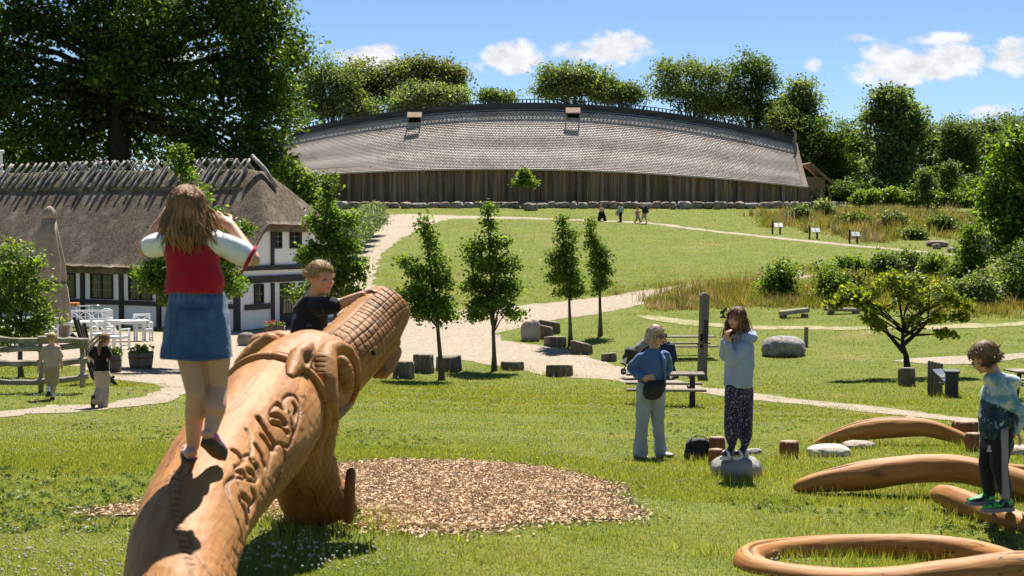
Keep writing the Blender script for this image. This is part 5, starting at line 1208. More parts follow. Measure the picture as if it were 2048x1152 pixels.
g.torso([(p(617, 740, .05), fx * .09, fy * .08), (p(617, 680, .05), fx * .08, fy * .08), (p(621, 630, .05), fx * .08, fy * .10), (p(623, 608, .04), fx * .05, fy * .06)]); g.finish(brow=(.6,.5,.4))
M_blackt = cloth('black printed cotton', (.010,.011,.016), (.014,.016,.024), 4, (.10,.14,.24), 7, lo3=.66, hi3=.72)
g.wear('shirt', M_blackt, [[(p(616, 745, .05), fx * .105, fy * .12), (p(617, 690, .05), fx * .10, fy * .115), (p(621, 640, .05), fx * .10, fy * .125), (p(623, 617, .04), fx * .098, fy * .12), (p(623, 608, .04), fx * .088, fy * .105), (p(624, 600, .03), fx * .078, fy * .088), (p(626, 592, .02), fx * .062, fy * .066)]], [([p(615, 618, .03), p(637, 612, -.05), p(664, 611, -.05)], [.055, .060, .055]), ([p(616, 616, .1), p(614, 655, .17)], [.05, .045])], wr=.008, ws=8)
g.wear('trousers', M_blackt, None, [([p(612, 735, .02), p(640, 815, .02), p(648, 885, .06)], [.10, .07, .055]), ([p(630, 735, .12), p(650, 820, .12), p(655, 890, .12)], [.10, .07, .055])])
g.hair(M_hairbl, .034, 700, .0048, (.02, 0, .08), 5, front=.30, cap=.97, thmax=86, vol=1.0, curl=.16, start=82)
M_blackshoe = pm('black shoe', (.015,.015,.017), rough=.6); shoe(g, 'shoe', M_blackshoe, p(640, 916, .06), p(664, 913, .0), 0 * A3(1,1,1), .035, .055, M_rubber); shoe(g, 'shoe', M_blackshoe, p(645, 920, .14), p(666, 918, .1), 0 * A3(1,1,1), .035, .055, M_rubber)

# ---------------------------------------------------------------- woman with hands on hips
D = 16.75; b0 = G(1298, 914); D = b0[1]; g = Fig('person', 'grey-blond woman in blue jacket and light jeans, hand on hip, wearing glasses', 'woman', D, b0, .0075, .222, (.72, -.68, -.06), (0, 0, 1))
p = g.p; g.head(p(1312, 671, 0), p(1306, 706, .02)); fx = nrm(A3(.80, -.35, 0)); fy = nrm(A3(.35, .8, 0)); F = nrm(A3(.4, -.9, 0))
s1, e1, w1 = p(1279, 716, -.02), p(1262, 738, .0), p(1285, 756, -.12); s2, e2, w2 = p(1329, 710, .06), p(1338, 735, .16), p(1325, 755, .10)
g.limb([s1, e1, w1], [.038, .034, .029]); g.hand(w1, A3(1, -.25, .1), A3(.2, .9, 0), .165, .25, 1); g.limb([s2, e2, w2], [.038, .034, .029]); g.hand(w2, A3(-.7, -.4, -.2), A3(0, 1, 0), .165, .3, -1)
h1, h2 = p(1288, 785, -.02), p(1315, 785, .03); k_1, k_2 = p(1284, 850, -.04), p(1316, 850, .02); a1, a2 = p(1281, 900, 0), p(1322, 897, .03)
g.limb([h1, k_1, a1], [.075, .05, .036]); g.limb([h2, k_2, a2], [.075, .05, .036])
g.torso([(p(1301, 790), fx * .12, fy * .09), (p(1303, 755), fx * .13, fy * .10), (p(1304, 725), fx * .15, fy * .11), (p(1305, 708), fx * .08, fy * .07)]); g.finish()
M_bluej = cloth('dusty blue knit', (.085,.15,.29), (.065,.12,.24), 6, bump=.4); M_jeans = cloth('pale washed jeans', (.37,.385,.385), (.29,.31,.32), 5, bump=.3)
g.wear('jacket', M_bluej, [[(p(1304, 772, 0), fx * .172, fy * .135), (p(1304, 755), fx * .165, fy * .135), (p(1304, 735), fx * .165, fy * .13), (p(1304, 715), fx * .165, fy * .115), (p(1305, 704), fx * .10, fy * .09), (p(1306, 697), fx * .07, fy * .075)]], [([s1 + A3(.03, 0, 0), s1 * .5 + e1 * .5, e1, e1 * .15 + w1 * .85], [.066, .062, .056, .045]), ([s2, e2, w2], [.064, .057, .045])], wr=.020, ws=6, sm=4)
g.wear('jeans', M_jeans, [[(p(1302, 768), fx * .145, fy * .115), (p(1301, 785), fx * .162, fy * .13), (p(1301, 800), fx * .160, fy * .125)]], [([h1 + A3(0, 0, .05), p(1287, 815, -.02), k_1, p(1281, 880, -.02), p(1280, 908, 0)], [.098, .092, .070, .070, .080]), ([h2 + A3(0, 0, .05), p(1315, 815, .02), k_2, p(1320, 880, .03), p(1322, 905, .03)], [.098, .090, .068, .064, .076])], wr=.016, ws=6, sm=4)
g.hair(M_hairgy, .10, 420, .0075, (-.12, .05, 0), 9, front=.28, cap=1.0, thmax=100, vol=1.06, curl=.05)
M_shoew = pm('pale grey sneaker', (.50,.50,.50), rough=.7)
shoe(g, 'shoe', M_shoew, p(1275, 914, .02), p(1294, 917, -.14), a1, .042, .06, M_rubber); shoe(g, 'shoe', M_shoew, p(1318, 911, .05), p(1345, 912, -.10), a2, .042, .06, M_rubber)
M_specs = pm('dark spectacle frame', (.03,.02,.02), rough=.4); m = MB()
for sg in (-1, 1):
    c = g.q(sg * .17, .47, -.01); m.tube([c + (g.r * math.cos(t) * .125 + g.u * math.sin(t) * .10) * g.H for t in np.linspace(0, 2 * math.pi, 18)], .0042, 6)
    m.tube([g.q(sg * .29, .46, .02), g.q(sg * .38, .1, .02), g.q(sg * .38, -.05, -.0)], .004, 5)
m.tube([g.q(-.05, .49, 0), g.q(.05, .49, 0)], .004, 5); m.build('glasses', M_specs, g.t, True)
# her shoulder bag hangs from a strap: its own thing
M_blackbag = pm('black nylon', (.016,.015,.016), (.03,.028,.028), 6, rough=.75, bump=.3, bscale=30, bdist=.01)
bt = thing('shoulder_bag', 'black crossbody bag hanging at the hip of the woman in blue', 'bag', tuple(p(1309, 780, -.18)))
m = MB(); R = []
for z, w, d in ((800, .03, .03), (796, .095, .06), (785, .13, .075), (772, .135, .07), (764, .12, .05), (761, .10, .02)): R.append((p(1308 + (780 - z) * .12, z, -.175), nrm(A3(.9, -.3, .12)) * w, nrm(A3(.3, .9, 0)) * d))
m.rings(ringset(R)); v, n, q, t = m.fuse(.007, 4); v += n * (.006 * fbm(v * 14, 2, 2))[:, None]; place('pouch', v, q, t, M_blackbag, bt)
m = MB(); P = [p(1330, 768, -.10), p(1326, 745, -.16), p(1323, 722, -.15), p(1319, 706, -.08), p(1308, 697, .06)]; m.tube(P, .013, 6, flat=.35); m.tube([p(1287, 765, -.1), p(1283, 740, .1), p(1295, 700, .12), p(1308, 697, .06)], .013, 6, flat=.35); m.build('strap', M_blackbag, bt, True)

# ---------------------------------------------------------------- girl in the pale blue hoodie on the stone
b0 = G(1473, 952); D = b0[1] - .02; g = Fig('person', 'girl in pale blue hoodie and patterned dark trousers standing on a grey stone', 'girl', D, W(1473, 912, D), .0065, .205, (-.66, -.75, -.02), (0, 0, 1))
p = g.p; g.head(p(1473, 637, 0), p(1481, 676, .03)); fx = nrm(A3(.70, -.5, 0)); fy = nrm(A3(.5, .7, 0))
s1, e1, w1 = p(1479, 698, -.14), p(1463, 722, -.16), p(1454, 684, -.20); s2, e2, w2 = p(1478, 692, .14), p(1452, 712, .06), p(1449, 684, -.06)
g.limb([s1, e1, w1], [.03, .027, .024]); g.hand(w1, p(1455, 662, -.2) - w1, A3(.5, .3, 0), .145, .6, 1); g.limb([s2, e2, w2], [.03, .027, .024]); g.hand(w2, p(1450, 664, -.06) - w2, A3(.6, -.2, 0), .145, .6, -1)
h1, h2 = p(1468, 785, -.05), p(1489, 785, .05); a1, a2 = p(1464, 893, -.06), p(1489, 893, -.02)
g.limb([h1, p(1466, 840, -.06), a1], [.062, .045, .032]); g.limb([h2, p(1489, 840, .0), a2], [.062, .045, .032])
g.foot(a1, p(1468, 908, -.04) , p(1447, 911, -.16), .026); g.foot(a2, p(1492, 909, -.01), p(1472, 911, -.14), .026)
g.torso([(p(1478, 785), fx * .10, fy * .11), (p(1479, 740), fx * .10, fy * .11), (p(1482, 700), fx * .11, fy * .12), (p(1482, 680), fx * .05, fy * .05)]); g.finish()
M_hood = cloth('pale blue sweatshirt', (.31,.38,.52), (.26,.33,.46), 3, bump=.3); M_patt = cloth('dark floral cotton', (.028,.026,.055), (.022,.02,.045), 4, (.26,.24,.30), 55, lo3=.55, hi3=.62)
def hood(m):
    m.cone(p(1490, 676, .04), .075, p(1502, 672, .06), .06, 16); m.cone(p(1500, 668, .10), .055, p(1507, 676, -.02), .045, 14); m.cone(p(1478, 676, -.06), .055, p(1500, 676, -.08), .055, 14)
hj = g.wear('hoodie', M_hood, [[(p(1477, 774, 0), fx * .120, fy * .135), (p(1477, 766), fx * .132, fy * .145), (p(1478, 745), fx * .135, fy * .145), (p(1481, 715), fx * .13, fy * .145), (p(1483, 692), fx * .115, fy * .13), (p(1483, 678), fx * .07, fy * .08)]], [([s1 + A3(.03, .02, .01), e1, e1 * .1 + w1 * .9], [.066, .062, .042]), ([s2, e2, w2], [.06, .055, .042])], wr=.020, ws=6, sm=4, extra=hood)
g.wear('trousers', M_patt, [[(p(1478, 768), fx * .105, fy * .12), (p(1478, 790), fx * .118, fy * .135), (p(1478, 800), fx * .11, fy * .13)]], [([h1 + A3(0, 0, .04), p(1466, 830, -.06), p(1464, 868, -.06), p(1464, 884, -.06)], [.088, .088, .080, .055]), ([h2 + A3(0, 0, .04), p(1489, 830, .0), p(1490, 868, -.02), p(1490, 884, -.02)], [.088, .086, .080, .055])], wr=.010, ws=6)
M_sandw = pm('off white sandal', (.80,.74,.68), rough=.7); M_dksock = cloth('dark sock', (.04,.035,.05))
for a_, hl, te in ((a1, p(1469, 911, -.03), p(1444, 913, -.17)), (a2, p(1494, 912, .0), p(1469, 913, -.14))):
    o = MB(); d = nrm(te - hl); r_ = nrm(np.cross(d, A3(0, 0, 1))); R = []
    for t_, w in ((-.05, .6), (.1, .95), (.4, .85), (.7, 1.05), (1.0, .75), (1.06, .4)):
        c = hl + (te - hl) * t_; R.append([c + r_ * .04 * w, c - r_ * .04 * w, c - r_ * .04 * w - A3(0, 0, .034), c + r_ * .04 * w - A3(0, 0, .034)])
    o.rings(np.array(R), smooth=False); so_ = o.build('sandal', M_sandw, g.t, True)
    for f0, hh in ((.25, .075), (.72, .055)):
        c = hl + (te - hl) * f0; m = MB(); m.tube([c + r_ * .044 * math.cos(t) + A3(0, 0, hh * math.sin(t) - .005) for t in np.linspace(0, math.pi, 12)], .019, 6, flat=.5); m.build('strap', M_sandw, so_, True)
    g.B = MB(); m = MB(); m.chain([a_ + A3(0, 0, .05), a_, (hl + te) / 2 + A3(0, 0, .03), te + A3(.02, .02, .02)], [.036, .034, .034, .028], 12); v, n, q, t = m.fuse(.007, 3); place('sock', v, q, t, M_dksock, g.t)
g.hair(M_hairbr, .27, 520, .0065, (-.10, -.05, .02), 12, front=.30, cap=1.0, thmax=100, vol=1.05, curl=.10, tipcol=1.5)
M_lanyard = pm('yellow lanyard', (.5,.42,.03), rough=.6)

# ---------------------------------------------------------------- boy in tie-dye hoodie on the straight log
D = 10.95; g = Fig('person', 'curly-haired boy in blue tie-dye hoodie and black trousers balancing on a log', 'boy', D, W(1990, 1016, D), .0055, .205, (-.86, -.18, -.50), (-.3, 0, 1))
p = g.p; g.head(p(1968, 716, 0), p(1992, 752, .02)); fx = nrm(A3(.9, -.1, 0)); fy = nrm(A3(.1, .9, 0))
s1, e1, w1 = p(2014, 776, -.11), p(2036, 820, -.16), p(2045, 852, -.18); s2, e2, w2 = p(2003, 778, .14), p(2012, 825, .2), p(2030, 860, .18)
g.limb([s1, e1, w1], [.03, .027, .024]); g.hand(w1, A3(.55, -.1, -.8), A3(-.6, .2, -.4), .14, .5, 1); g.limb([s2, e2, w2], [.03, .027, .024]); g.hand(w2, A3(.5, 0, -.8), A3(-.6, 0, -.3), .14, .5, -1)
h1, h2 = p(2003, 880, -.08), p(1982, 880, .08); k_1, k_2 = p(1998, 930, -.10), p(1974, 935, .02); a1, a2 = p(2012, 992, -.08), p(1978, 985, .04)
g.limb([h1, k_1, a1], [.062, .045, .032]); g.limb([h2, k_2, a2], [.062, .045, .032])
g.torso([(p(1993, 885), fx * .10, fy * .11), (p(1995, 830), fx * .10, fy * .11), (p(2000, 780), fx * .11, fy * .12), (p(1995, 756), fx * .05, fy * .05)]); g.finish()
M_tie = pm('tie-dye fleece', (.42,.52,.52), (.12,.26,.33), 9, (.58,.58,.46), 6, rough=.95, col=True, bump=.3, bscale=150, bdist=.002, sheen=.15, spec=.1, lo=.42, hi=.58, lo3=.56, hi3=.64)
M_blk = cloth('black jersey', (.014,.014,.017), (.02,.02,.024), 4)
def tiec(v):
    c = np.ones((len(v), 3)); q_ = (v - p(1960, 790, 0)); lim = -.02 - q_[:, 0] * .45 + .015 * vnoise(v * 20, 3); lo = np.clip((lim - q_[:, 2]) / .012, 0, 1) * (v[:, 0] < p(2020, 800)[0]) * np.clip((p(2022, 830)[0] - v[:, 0]) / .02, 0, 1)
    sp = np.clip((vnoise(v * 55, 8) - .62) * 6, 0, 1); dk = A3(.10, .13, .17); c = c * (1 - lo[:, None] * (1 - dk) * (1 - sp)[:, None]); return c
def hd(m): m.cone(p(1995, 755, .08), .05, p(2025, 762, .06), .055, 14); m.cone(p(1992, 758, -.08), .045, p(2028, 765, -.05), .055, 14); m.cone(p(1978, 757, .0), .035, p(1990, 765, -.06), .035, 12)
g.wear('hoodie', M_tie, [[(p(1993, 872, 0), fx * .128, fy * .135), (p(1992, 862), fx * .140, fy * .145), (p(1992, 835), fx * .142, fy * .145), (p(1997, 800), fx * .135, fy * .145), (p(2000, 775), fx * .115, fy * .135), (p(1997, 756), fx * .075, fy * .085)]], [([s1 + A3(-.02, .03, .01), e1, e1 * .1 + w1 * .9], [.054, .047, .036]), ([s2, e2, w2], [.05, .046, .036])], wr=.020, ws=6, sm=3, extra=hd, colf=tiec)
def trc(v):
    c = np.ones((len(v), 3)); x0 = np.interp(-v[:, 2], [-p(0, 870)[2], -p(0, 930)[2], -p(0, 990)[2]], [p(2004, 0)[0], p(2006, 0)[0], p(2012, 0)[0]]); e = np.clip(1 - np.abs(v[:, 0] - x0 - .012) / .03, 0, 1); e = np.clip(e * 6, 0, 1) * (v[:, 1] < D - .06) * (v[:, 0] > x0 - .02)
    return c * (1 + e[:, None] * A3(16, 14.5, 14.5))
g.wear('trousers', M_blk, [[(p(1994, 868), fx * .11, fy * .12), (p(1994, 885), fx * .122, fy * .135), (p(1994, 895), fx * .115, fy * .13)]], [([h1 + A3(0, 0, .04), k_1, p(2006, 965, -.09), p(2012, 990, -.08)], [.088, .070, .058, .050]), ([h2 + A3(0, 0, .04), k_2, p(1975, 965, .04), p(1979, 984, .04)], [.086, .068, .056, .050])], wr=.009, ws=7, colf=trc)
M_green = pm('neon green and navy sandal', (.09,.50,.10), (.015,.02,.05), 16, rough=.6, lo=.48, hi=.52); M_sole = pm('grey sole', (.22,.23,.25), rough=.8)
shoe(g, 'sandal', M_green, p(2024, 1014, -.07), p(1966, 1017, -.14), a1, .043, .062, M_sole); shoe(g, 'sandal', M_green, p(1988, 1001, .06), p(1936, 1003, .0), a2, .043, .062, M_sole)
g.hair(M_hairdk, .075, 650, .0075, (-.05, 0, 0), 15, front=.2, cap=1.06, thmax=112, vol=1.16, curl=.34, start=85, tipcol=.95)
m = MB(); lp = p(1978, 893, -.178)
for k in range(3): m.tube([lp + A3(.012 * math.cos(t) * (1 - .2 * k), -.002, .010 * math.sin(t) + .012 * k - .012) for t in np.linspace(math.pi * 1.1, math.pi * 1.9, 8)], .0035, 5)
m.box(lp + A3(0, -.001, -.034), (.034, .006, .008)); m.build('emblem', M_white, g.t, True)
# ---------------------------------------------------------------- the two children by the fence
b0 = G(103, 800); D = b0[1]; g = Fig('person', 'small boy in beige shirt and shorts with a camouflage cap walking beside the fence', 'boy', D, b0, .011, .20, (.1, 1, -.1), (0, 0, 1))
p = g.p; g.head(p(104, 677), p(103, 691), simple=True); fx, fy = X, Yv
g.limb([p(89, 695), p(83, 715), p(77, 735)], [.04, .033, .026]); g.limb([p(117, 695), p(121, 715), p(124, 733)], [.04, .033, .026]); g.hand(p(77, 735), A3(-.2, 0, -1), A3(1, 0, 0), .13, .4, 1); g.hand(p(124, 733), A3(0, .1, -1), A3(-1, 0, 0), .13, .4, -1)
g.limb([p(98, 745), p(98, 765, .1), p(97, 784, -.05)], [.075, .05, .035]); g.limb([p(110, 745), p(108, 768), p(106, 792)], [.075, .05, .035]); g.torso([(p(104, 745), X * .12, Yv * .09), (p(103, 715), X * .11, Yv * .085), (p(103, 695), X * .11, Yv * .08)]); g.finish()
M_beige = cloth('beige cotton', (.44,.36,.27)); M_khaki = cloth('khaki cotton', (.36,.27,.17)); M_sock = cloth('white sock', (.75,.75,.75)); M_camo = pm('camouflage cotton', (.13,.12,.06), (.05,.05,.03), 14, (.22,.17,.10), 9, rough=.9, lo=.45, hi=.55)
g.wear('shirt', M_beige, [[(p(104, 735), X * .15, Yv * .12), (p(103, 715), X * .14, Yv * .115), (p(103, 698), X * .135, Yv * .10), (p(103, 689), X * .06, Yv * .06)]], [([p(92, 696), p(84, 711)], [.06, .06]), ([p(114, 696), p(121, 711)], [.06, .06])])
g.wear('shorts', M_khaki, [[(p(104, 730), X * .125, Yv * .11), (p(104, 745), X * .14, Yv * .12)]], [([p(98, 742), p(98, 760, .06)], [.085, .08]), ([p(110, 742), p(109, 764)], [.085, .08])])
for x, y, dd in ((97, 784, -.05), (106, 790, 0)): m = MB(); m.chain([p(x, y - 8, dd), p(x, y + 4, dd)], [.042, .04]); v, n, q, t = m.fuse(.01, 2); place('sock', v, q, t, M_sock, g.t)
M_navyshoe = pm('navy shoe', (.03,.035,.06), rough=.7); shoe(g, 'shoe', M_navyshoe, p(106, 800, -.05), p(103, 798, .14), 0, .04, .06, M_rubber); shoe(g, 'shoe', M_navyshoe, p(98, 788, -.1), p(95, 791, .1), 0, .04, .06, M_rubber)
g.hair(M_hairbl, .05, 120, .012, (0, 0, 0), 21, cap=1.0, thmax=108)
m = MB(); R_ = np.stack([g.r, g.f, g.u], 1); m.ell(g.q(0, -.03, .18), (.43 * .2, .5 * .2, .36 * .2), R_, 18, 10); m.ell(g.q(.1, -.35, .05), (.36 * .2, .3 * .2, .05 * .2), R_, 14, 7); m.build('cap', M_camo, g.t, True)
b0 = G(203, 816); D = b0[1]; g = Fig('person', 'girl with a long ponytail in black T-shirt and beige trousers walking on the dirt trail', 'girl', D, b0, .011, .20, (.55, .83, -.05), (0, 0, 1))
p = g.p; g.head(p(210, 679), p(204, 693), simple=True)
g.limb([p(189, 697), p(177, 712), p(188, 722, -.05)], [.04, .033, .026]); g.hand(p(188, 722, -.05), A3(1, .2, -.1), A3(0, 1, 0), .13, .3, 1); g.limb([p(215, 699), p(213, 720, -.04), p(207, 740, -.06)], [.04, .033, .026]); g.hand(p(207, 740, -.06), A3(-.2, 0, -1), A3(0, 1, 0), .13, .4, 1)
g.limb([p(198, 748), p(203, 780, .05), p(193, 802, -.15)], [.08, .05, .035]); g.limb([p(210, 748), p(208, 780, .05), p(206, 810)], [.08, .05, .035]); g.torso([(p(204, 748), X * .12, Yv * .09), (p(202, 715), X * .11, Yv * .085), (p(202, 697), X * .11, Yv * .08)]); g.finish()
M_blackcot = cloth('black cotton', (.012,.011,.013)); M_sandtr = cloth('sand trousers', (.48,.37,.28))
g.wear('shirt', M_blackcot, [[(p(204, 742), X * .135, Yv * .12), (p(203, 720), X * .13, Yv * .115), (p(202, 702), X * .14, Yv * .10), (p(202, 692), X * .06, Yv * .06)]], [([p(190, 698), p(184, 708)], [.065, .07]), ([p(214, 699), p(217, 711)], [.065, .07])])
g.wear('trousers', M_sandtr, [[(p(205, 738), X * .115, Yv * .11), (p(205, 750), X * .13, Yv * .12)]], [([p(198, 748), p(201, 778, .04), p(192, 800, -.13)], [.095, .085, .085]), ([p(210, 748), p(209, 778, .03), p(206, 810)], [.095, .085, .09])], wr=.01)
M_brownshoe = pm('brown shoe', (.16,.07,.03), rough=.7); shoe(g, 'shoe', M_brownshoe, p(187, 793, -.2), p(186, 813, -.08), 0, .04, .05, M_rubber); shoe(g, 'shoe', M_brownshoe, p(204, 815, -.06), p(212, 815, .12), 0, .04, .05, M_rubber)
g.hair(M_hairlb, .02, 110, .012, (0, 0, 0), 22, cap=1.02, thmax=95)
m = MB(); m.tube([p(203, 678, -.08), p(200, 690, -.14), p(198, 702, -.15), p(198, 712, -.14)], [.03, .035, .03, .008], 8); m.build('ponytail', M_hairlb, g.t, True)

# ---------------------------------------------------------------- walkers on the far path and the person with the pushchair
def walker(label, cat, feet, headp, H, face, sh, el, wr, hp, kn, an, top, legs, hairmat, D=None, cap=None, shorts=False, bare=False, hairlen=.03, group=None, lr=(.10,.07,.055), tw=.17, armbare=False, bulk=1.0, vox=.026):
    b0 = G(*feet); D = b0[1] if D is None else D; g = Fig('person', label, cat, D, b0, vox, H, face, group=group); p = g.p
    g.head(p(*headp), p((sh[0][0] + sh[1][0]) / 2, (sh[0][1] + sh[1][1]) / 2 - .05 / 1.0), simple=True)
    for a, b, c in zip(sh, el, wr): g.limb([p(*a), p(*b), p(*c)], [.05, .045, .04])
    for a, b, c in zip(hp, kn, an): g.limb([p(*a), p(*b), p(*c)], [.09, .06, .045]); g.limb([p(*c), p(*c) + nrm(A3(face[0], face[1], 0)) * .12 + A3(0, 0, -.02)], [.045, .04])
    mid = p((sh[0][0] + sh[1][0]) / 2, (sh[0][1] + sh[1][1]) / 2); hm = p((hp[0][0] + hp[1][0]) / 2, (hp[0][1] + hp[1][1]) / 2); w_ = A3(1, 0, 0); d_ = A3(0, 1, 0)
    g.torso([(hm, w_ * .12, d_ * .1), (mid, w_ * .13, d_ * .1)]); g.finish()
    sl = [([p(*a), p(*b)] + ([] if armbare else [p(*c)]), [.07, .065] + ([] if armbare else [.06])) for a, b, c in zip(sh, el, wr)]
    g.wear('top', top, [[(hm, w_ * tw * bulk, d_ * .14 * bulk), (hm * .5 + mid * .5, w_ * tw * bulk * .95, d_ * .14 * bulk), (mid, w_ * tw * bulk * .9, d_ * .12 * bulk)]], sl, wr=.008)
    g.wear('shorts' if shorts else 'trousers', legs, [[(hm + A3(0, 0, .03), w_ * .15, d_ * .13), (hm - A3(0, 0, .08), w_ * .16, d_ * .14)]], [([p(*a), p(*b)] + ([] if shorts else [p(*c)]), [lr[0], lr[1] * (1.3 if shorts else 1)] + ([] if shorts else [lr[2]])) for a, b, c in zip(hp, kn, an)], wr=.008)
    g.hair(hairmat, hairlen, 60, .02, (0, 0, 0), 31, cap=1.04, thmax=100)
    if cap is not None: m = MB(); m.ell(g.q(0, 0, .2), (.44 * H, .5 * H, .34 * H), np.stack([g.r, g.f, g.u], 1)); m.ell(g.q(0, .45, .15), (.3 * H, .3 * H, .05 * H), np.stack([g.r, g.f, g.u], 1)); m.build('cap', cap, g.t, True)
    return g
M_pinkc = cloth('pink cotton', (.55,.24,.28)); M_teal = cloth('pale teal cotton', (.30,.45,.43)); M_grey = cloth('grey cotton', (.20,.21,.21)); M_tan = cloth('tan cotton', (.36,.30,.22)); M_navy = cloth('navy cotton', (.02,.03,.07)); M_lilac = cloth('lilac cotton', (.50,.45,.60)); M_skintop = cloth('faded pink top', (.48,.32,.27))
walker('person in faded pink top and wide black trousers leading the hill path walkers', 'walker', (1204, 442), (1202.5, 411), .20, (-1, -.1, 0), [(1200.5, 417), (1206, 417)], [(1200, 423), (1207, 423)], [(1200, 429), (1207.5, 429)], [(1201, 426), (1205, 426)], [(1200, 434), (1208, 434)], [(1197.5, 441.5), (1210.5, 441.5)], M_skintop, M_blackcot, M_hairlb, lr=(.17,.17,.14), tw=.14, group='walkers on the hill path')
g = walker('person in a pale teal shirt and black leggings walking second on the hill path', 'walker', (1241, 443), (1241.5, 409.5), .21, (-1, .1, 0), [(1238.5, 415), (1245, 415)], [(1236, 417.5), (1247, 420)], [(1238, 413, -.1), (1246, 424)], [(1240, 425), (1242.5, 425)], [(1239.5, 433), (1241.5, 434)], [(1240.5, 442), (1242.5, 443)], M_teal, M_blackcot, M_hairbr, lr=(.12,.08,.07), tw=.16, hairlen=.08, group='walkers on the hill path')
bt = thing('tote_bag', 'tan shoulder bag carried by the walker in the teal shirt', 'bag', tuple(g.p(1234.5, 426, -.1))); m = MB(); m.rings(ringset([(g.p(1234, 431, -.1), X * .13, Yv * .05), (g.p(1234.5, 425, -.1), X * .12, Yv * .09), (g.p(1235.5, 419.5, -.1), X * .07, Yv * .03)], 12)); m.tube([g.p(1234.5, 420, -.1), g.p(1238, 414, -.05)], .02, 5); m.build('pouch', M_tan, bt, True)
walker('child in pink with a blue cap holding the hand of the walker with a backpack', 'child', (1275, 446), (1275, 418.5), .18, (-.9, .3, 0), [(1272.5, 423), (1278, 423)], [(1272, 427), (1280, 424)], [(1272, 431), (1283, 421)], [(1274, 433), (1277, 433)], [(1273, 439), (1279, 439)], [(1269, 445), (1281, 445.5)], M_pinkc, M_grey, M_hairlb, cap=M_navy, tw=.14, armbare=True, lr=(.10,.08,.07), group='walkers on the hill path')
g = walker('walker in dark shirt, shorts and white cap bending over the child in pink', 'walker', (1289, 447), (1282.5, 409), .22, (-.9, .2, -.4), [(1285, 414), (1290, 414)], [(1286, 421), (1287, 421)], [(1282, 422), (1283, 422)], [(1287, 427), (1291, 427)], [(1285, 436), (1291, 436)], [(1282, 444), (1293.5, 446)], M_navy, M_tan, M_hairgy, cap=M_lilac, shorts=True, armbare=True, tw=.18, group='walkers on the hill path')
bt = thing('backpack', 'dark backpack on the walker with the white cap', 'backpack', tuple(g.p(1293, 419))); m = MB(); m.cone(g.p(1291.5, 414.5), .15, g.p(1293, 422.5), .19, 14); v, n, q, t = m.fuse(.03, 2); place('pack', v, q, t, M_navy, bt); m = MB(); m.tube([g.p(1290, 413), g.p(1286, 416, -.12), g.p(1288, 422, -.1)], .03, 5); m.build('strap', M_navy, bt, True)
b0 = G(1352, 757); DP = b0[1]
g = walker('person in navy jacket pushing the pushchair behind the woman in blue', 'person', (1349, 757), (1326, 674), .225, (-.95, -.1, -.3), [(1332, 689), (1337, 687)], [(1322, 706, -.1), (1330, 704, .1)], [(1306, 712, -.1), (1310, 712, .1)], [(1338, 722, -.08), (1341, 722, .08)], [(1337, 738, -.08), (1346, 738, .08)], [(1336, 753, -.08), (1354, 753, .08)], M_navy, M_navy, M_hairbr, D=DP, tw=.22, bulk=1.15, vox=.014)
shoe(g, 'shoe', M_blackshoe, g.p(1357, 757, .08), g.p(1343, 757.5, .06), 0, .05, .07, M_sole); shoe(g, 'shoe', M_blackshoe, g.p(1339, 757, -.08), g.p(1326, 757.5, -.1), 0, .05, .07, M_sole)
M_metal = pm('brushed metal', (.30,.30,.31), rough=.35, metal=.8); M_tyre = pm('tyre rubber', (.02,.02,.02), rough=.8)
st = thing('pushchair', 'black pushchair with grey bundle pushed along the gravel path', 'pushchair', tuple(G(1265, 757))); q_ = g.p
for x, y, r_, dd in ((1247, 744, .085, -.2), (1247, 742, .085, .2), (1276, 745, .14, -.28), (1276, 742, .14, .28)):
    c = q_(x, y, dd); m = MB(); m.tube([c + A3(math.cos(t), 0, math.sin(t)) * r_ * .82 for t in np.linspace(0, 2 * math.pi, 20)], r_ * .22, 8); o = m.build('wheel', M_tyre, st, True); m = MB(); m.ell(c, (r_ * .3, .04, r_ * .3))
    for k in range(5): m.tube([c, c + A3(math.cos(k * 1.257), 0, math.sin(k * 1.257)) * r_ * .7], .012, 5)
    m.build('rim', M_metal, o, True)
for dd in (-.24, .24):
    m = MB(); m.tube([q_(1247, 742, dd * .8), q_(1252, 728, dd), q_(1268, 712, dd), q_(1300, 706, dd), q_(1307, 711, dd)], .016, 6); m.tube([q_(1276, 744, dd), q_(1268, 722, dd), q_(1262, 708, dd)], .016, 6); m.build('frame', M_tyre, st, True)
m = MB(); m.cone(q_(1258, 716), .2, q_(1280, 722), .22, 14); m.cone(q_(1280, 722), .2, q_(1292, 700), .18, 14); v, n, q, t = m.fuse(.016, 3); place('seat', v, q, t, M_blackbag, st); m = MB(); m.ell(q_(1262, 705, -.1), (.20, .26, .17), euler(0, .4, 0)); m.build('footmuff', M_blackbag, st, True)
m = MB(); m.cone(q_(1276, 700), .15, q_(1290, 688), .16, 12); v, n, q, t = m.fuse(.016, 3); v += n * (.03 * fbm(v * 6, 2, 3))[:, None]; place('blanket', v, q, t, M_grey, st)
m = MB(); m.tube([q_(1305, 711, -.24), q_(1307, 710, 0), q_(1305, 711, .24)], .018, 6); m.build('handle', M_tyre, st, True)
g = Fig('person', 'small child lying in the pushchair with white socks and dark shoes showing', 'child', DP, q_(1262, 712), .014, .18, (-.6, -.3, .6)); p = g.p
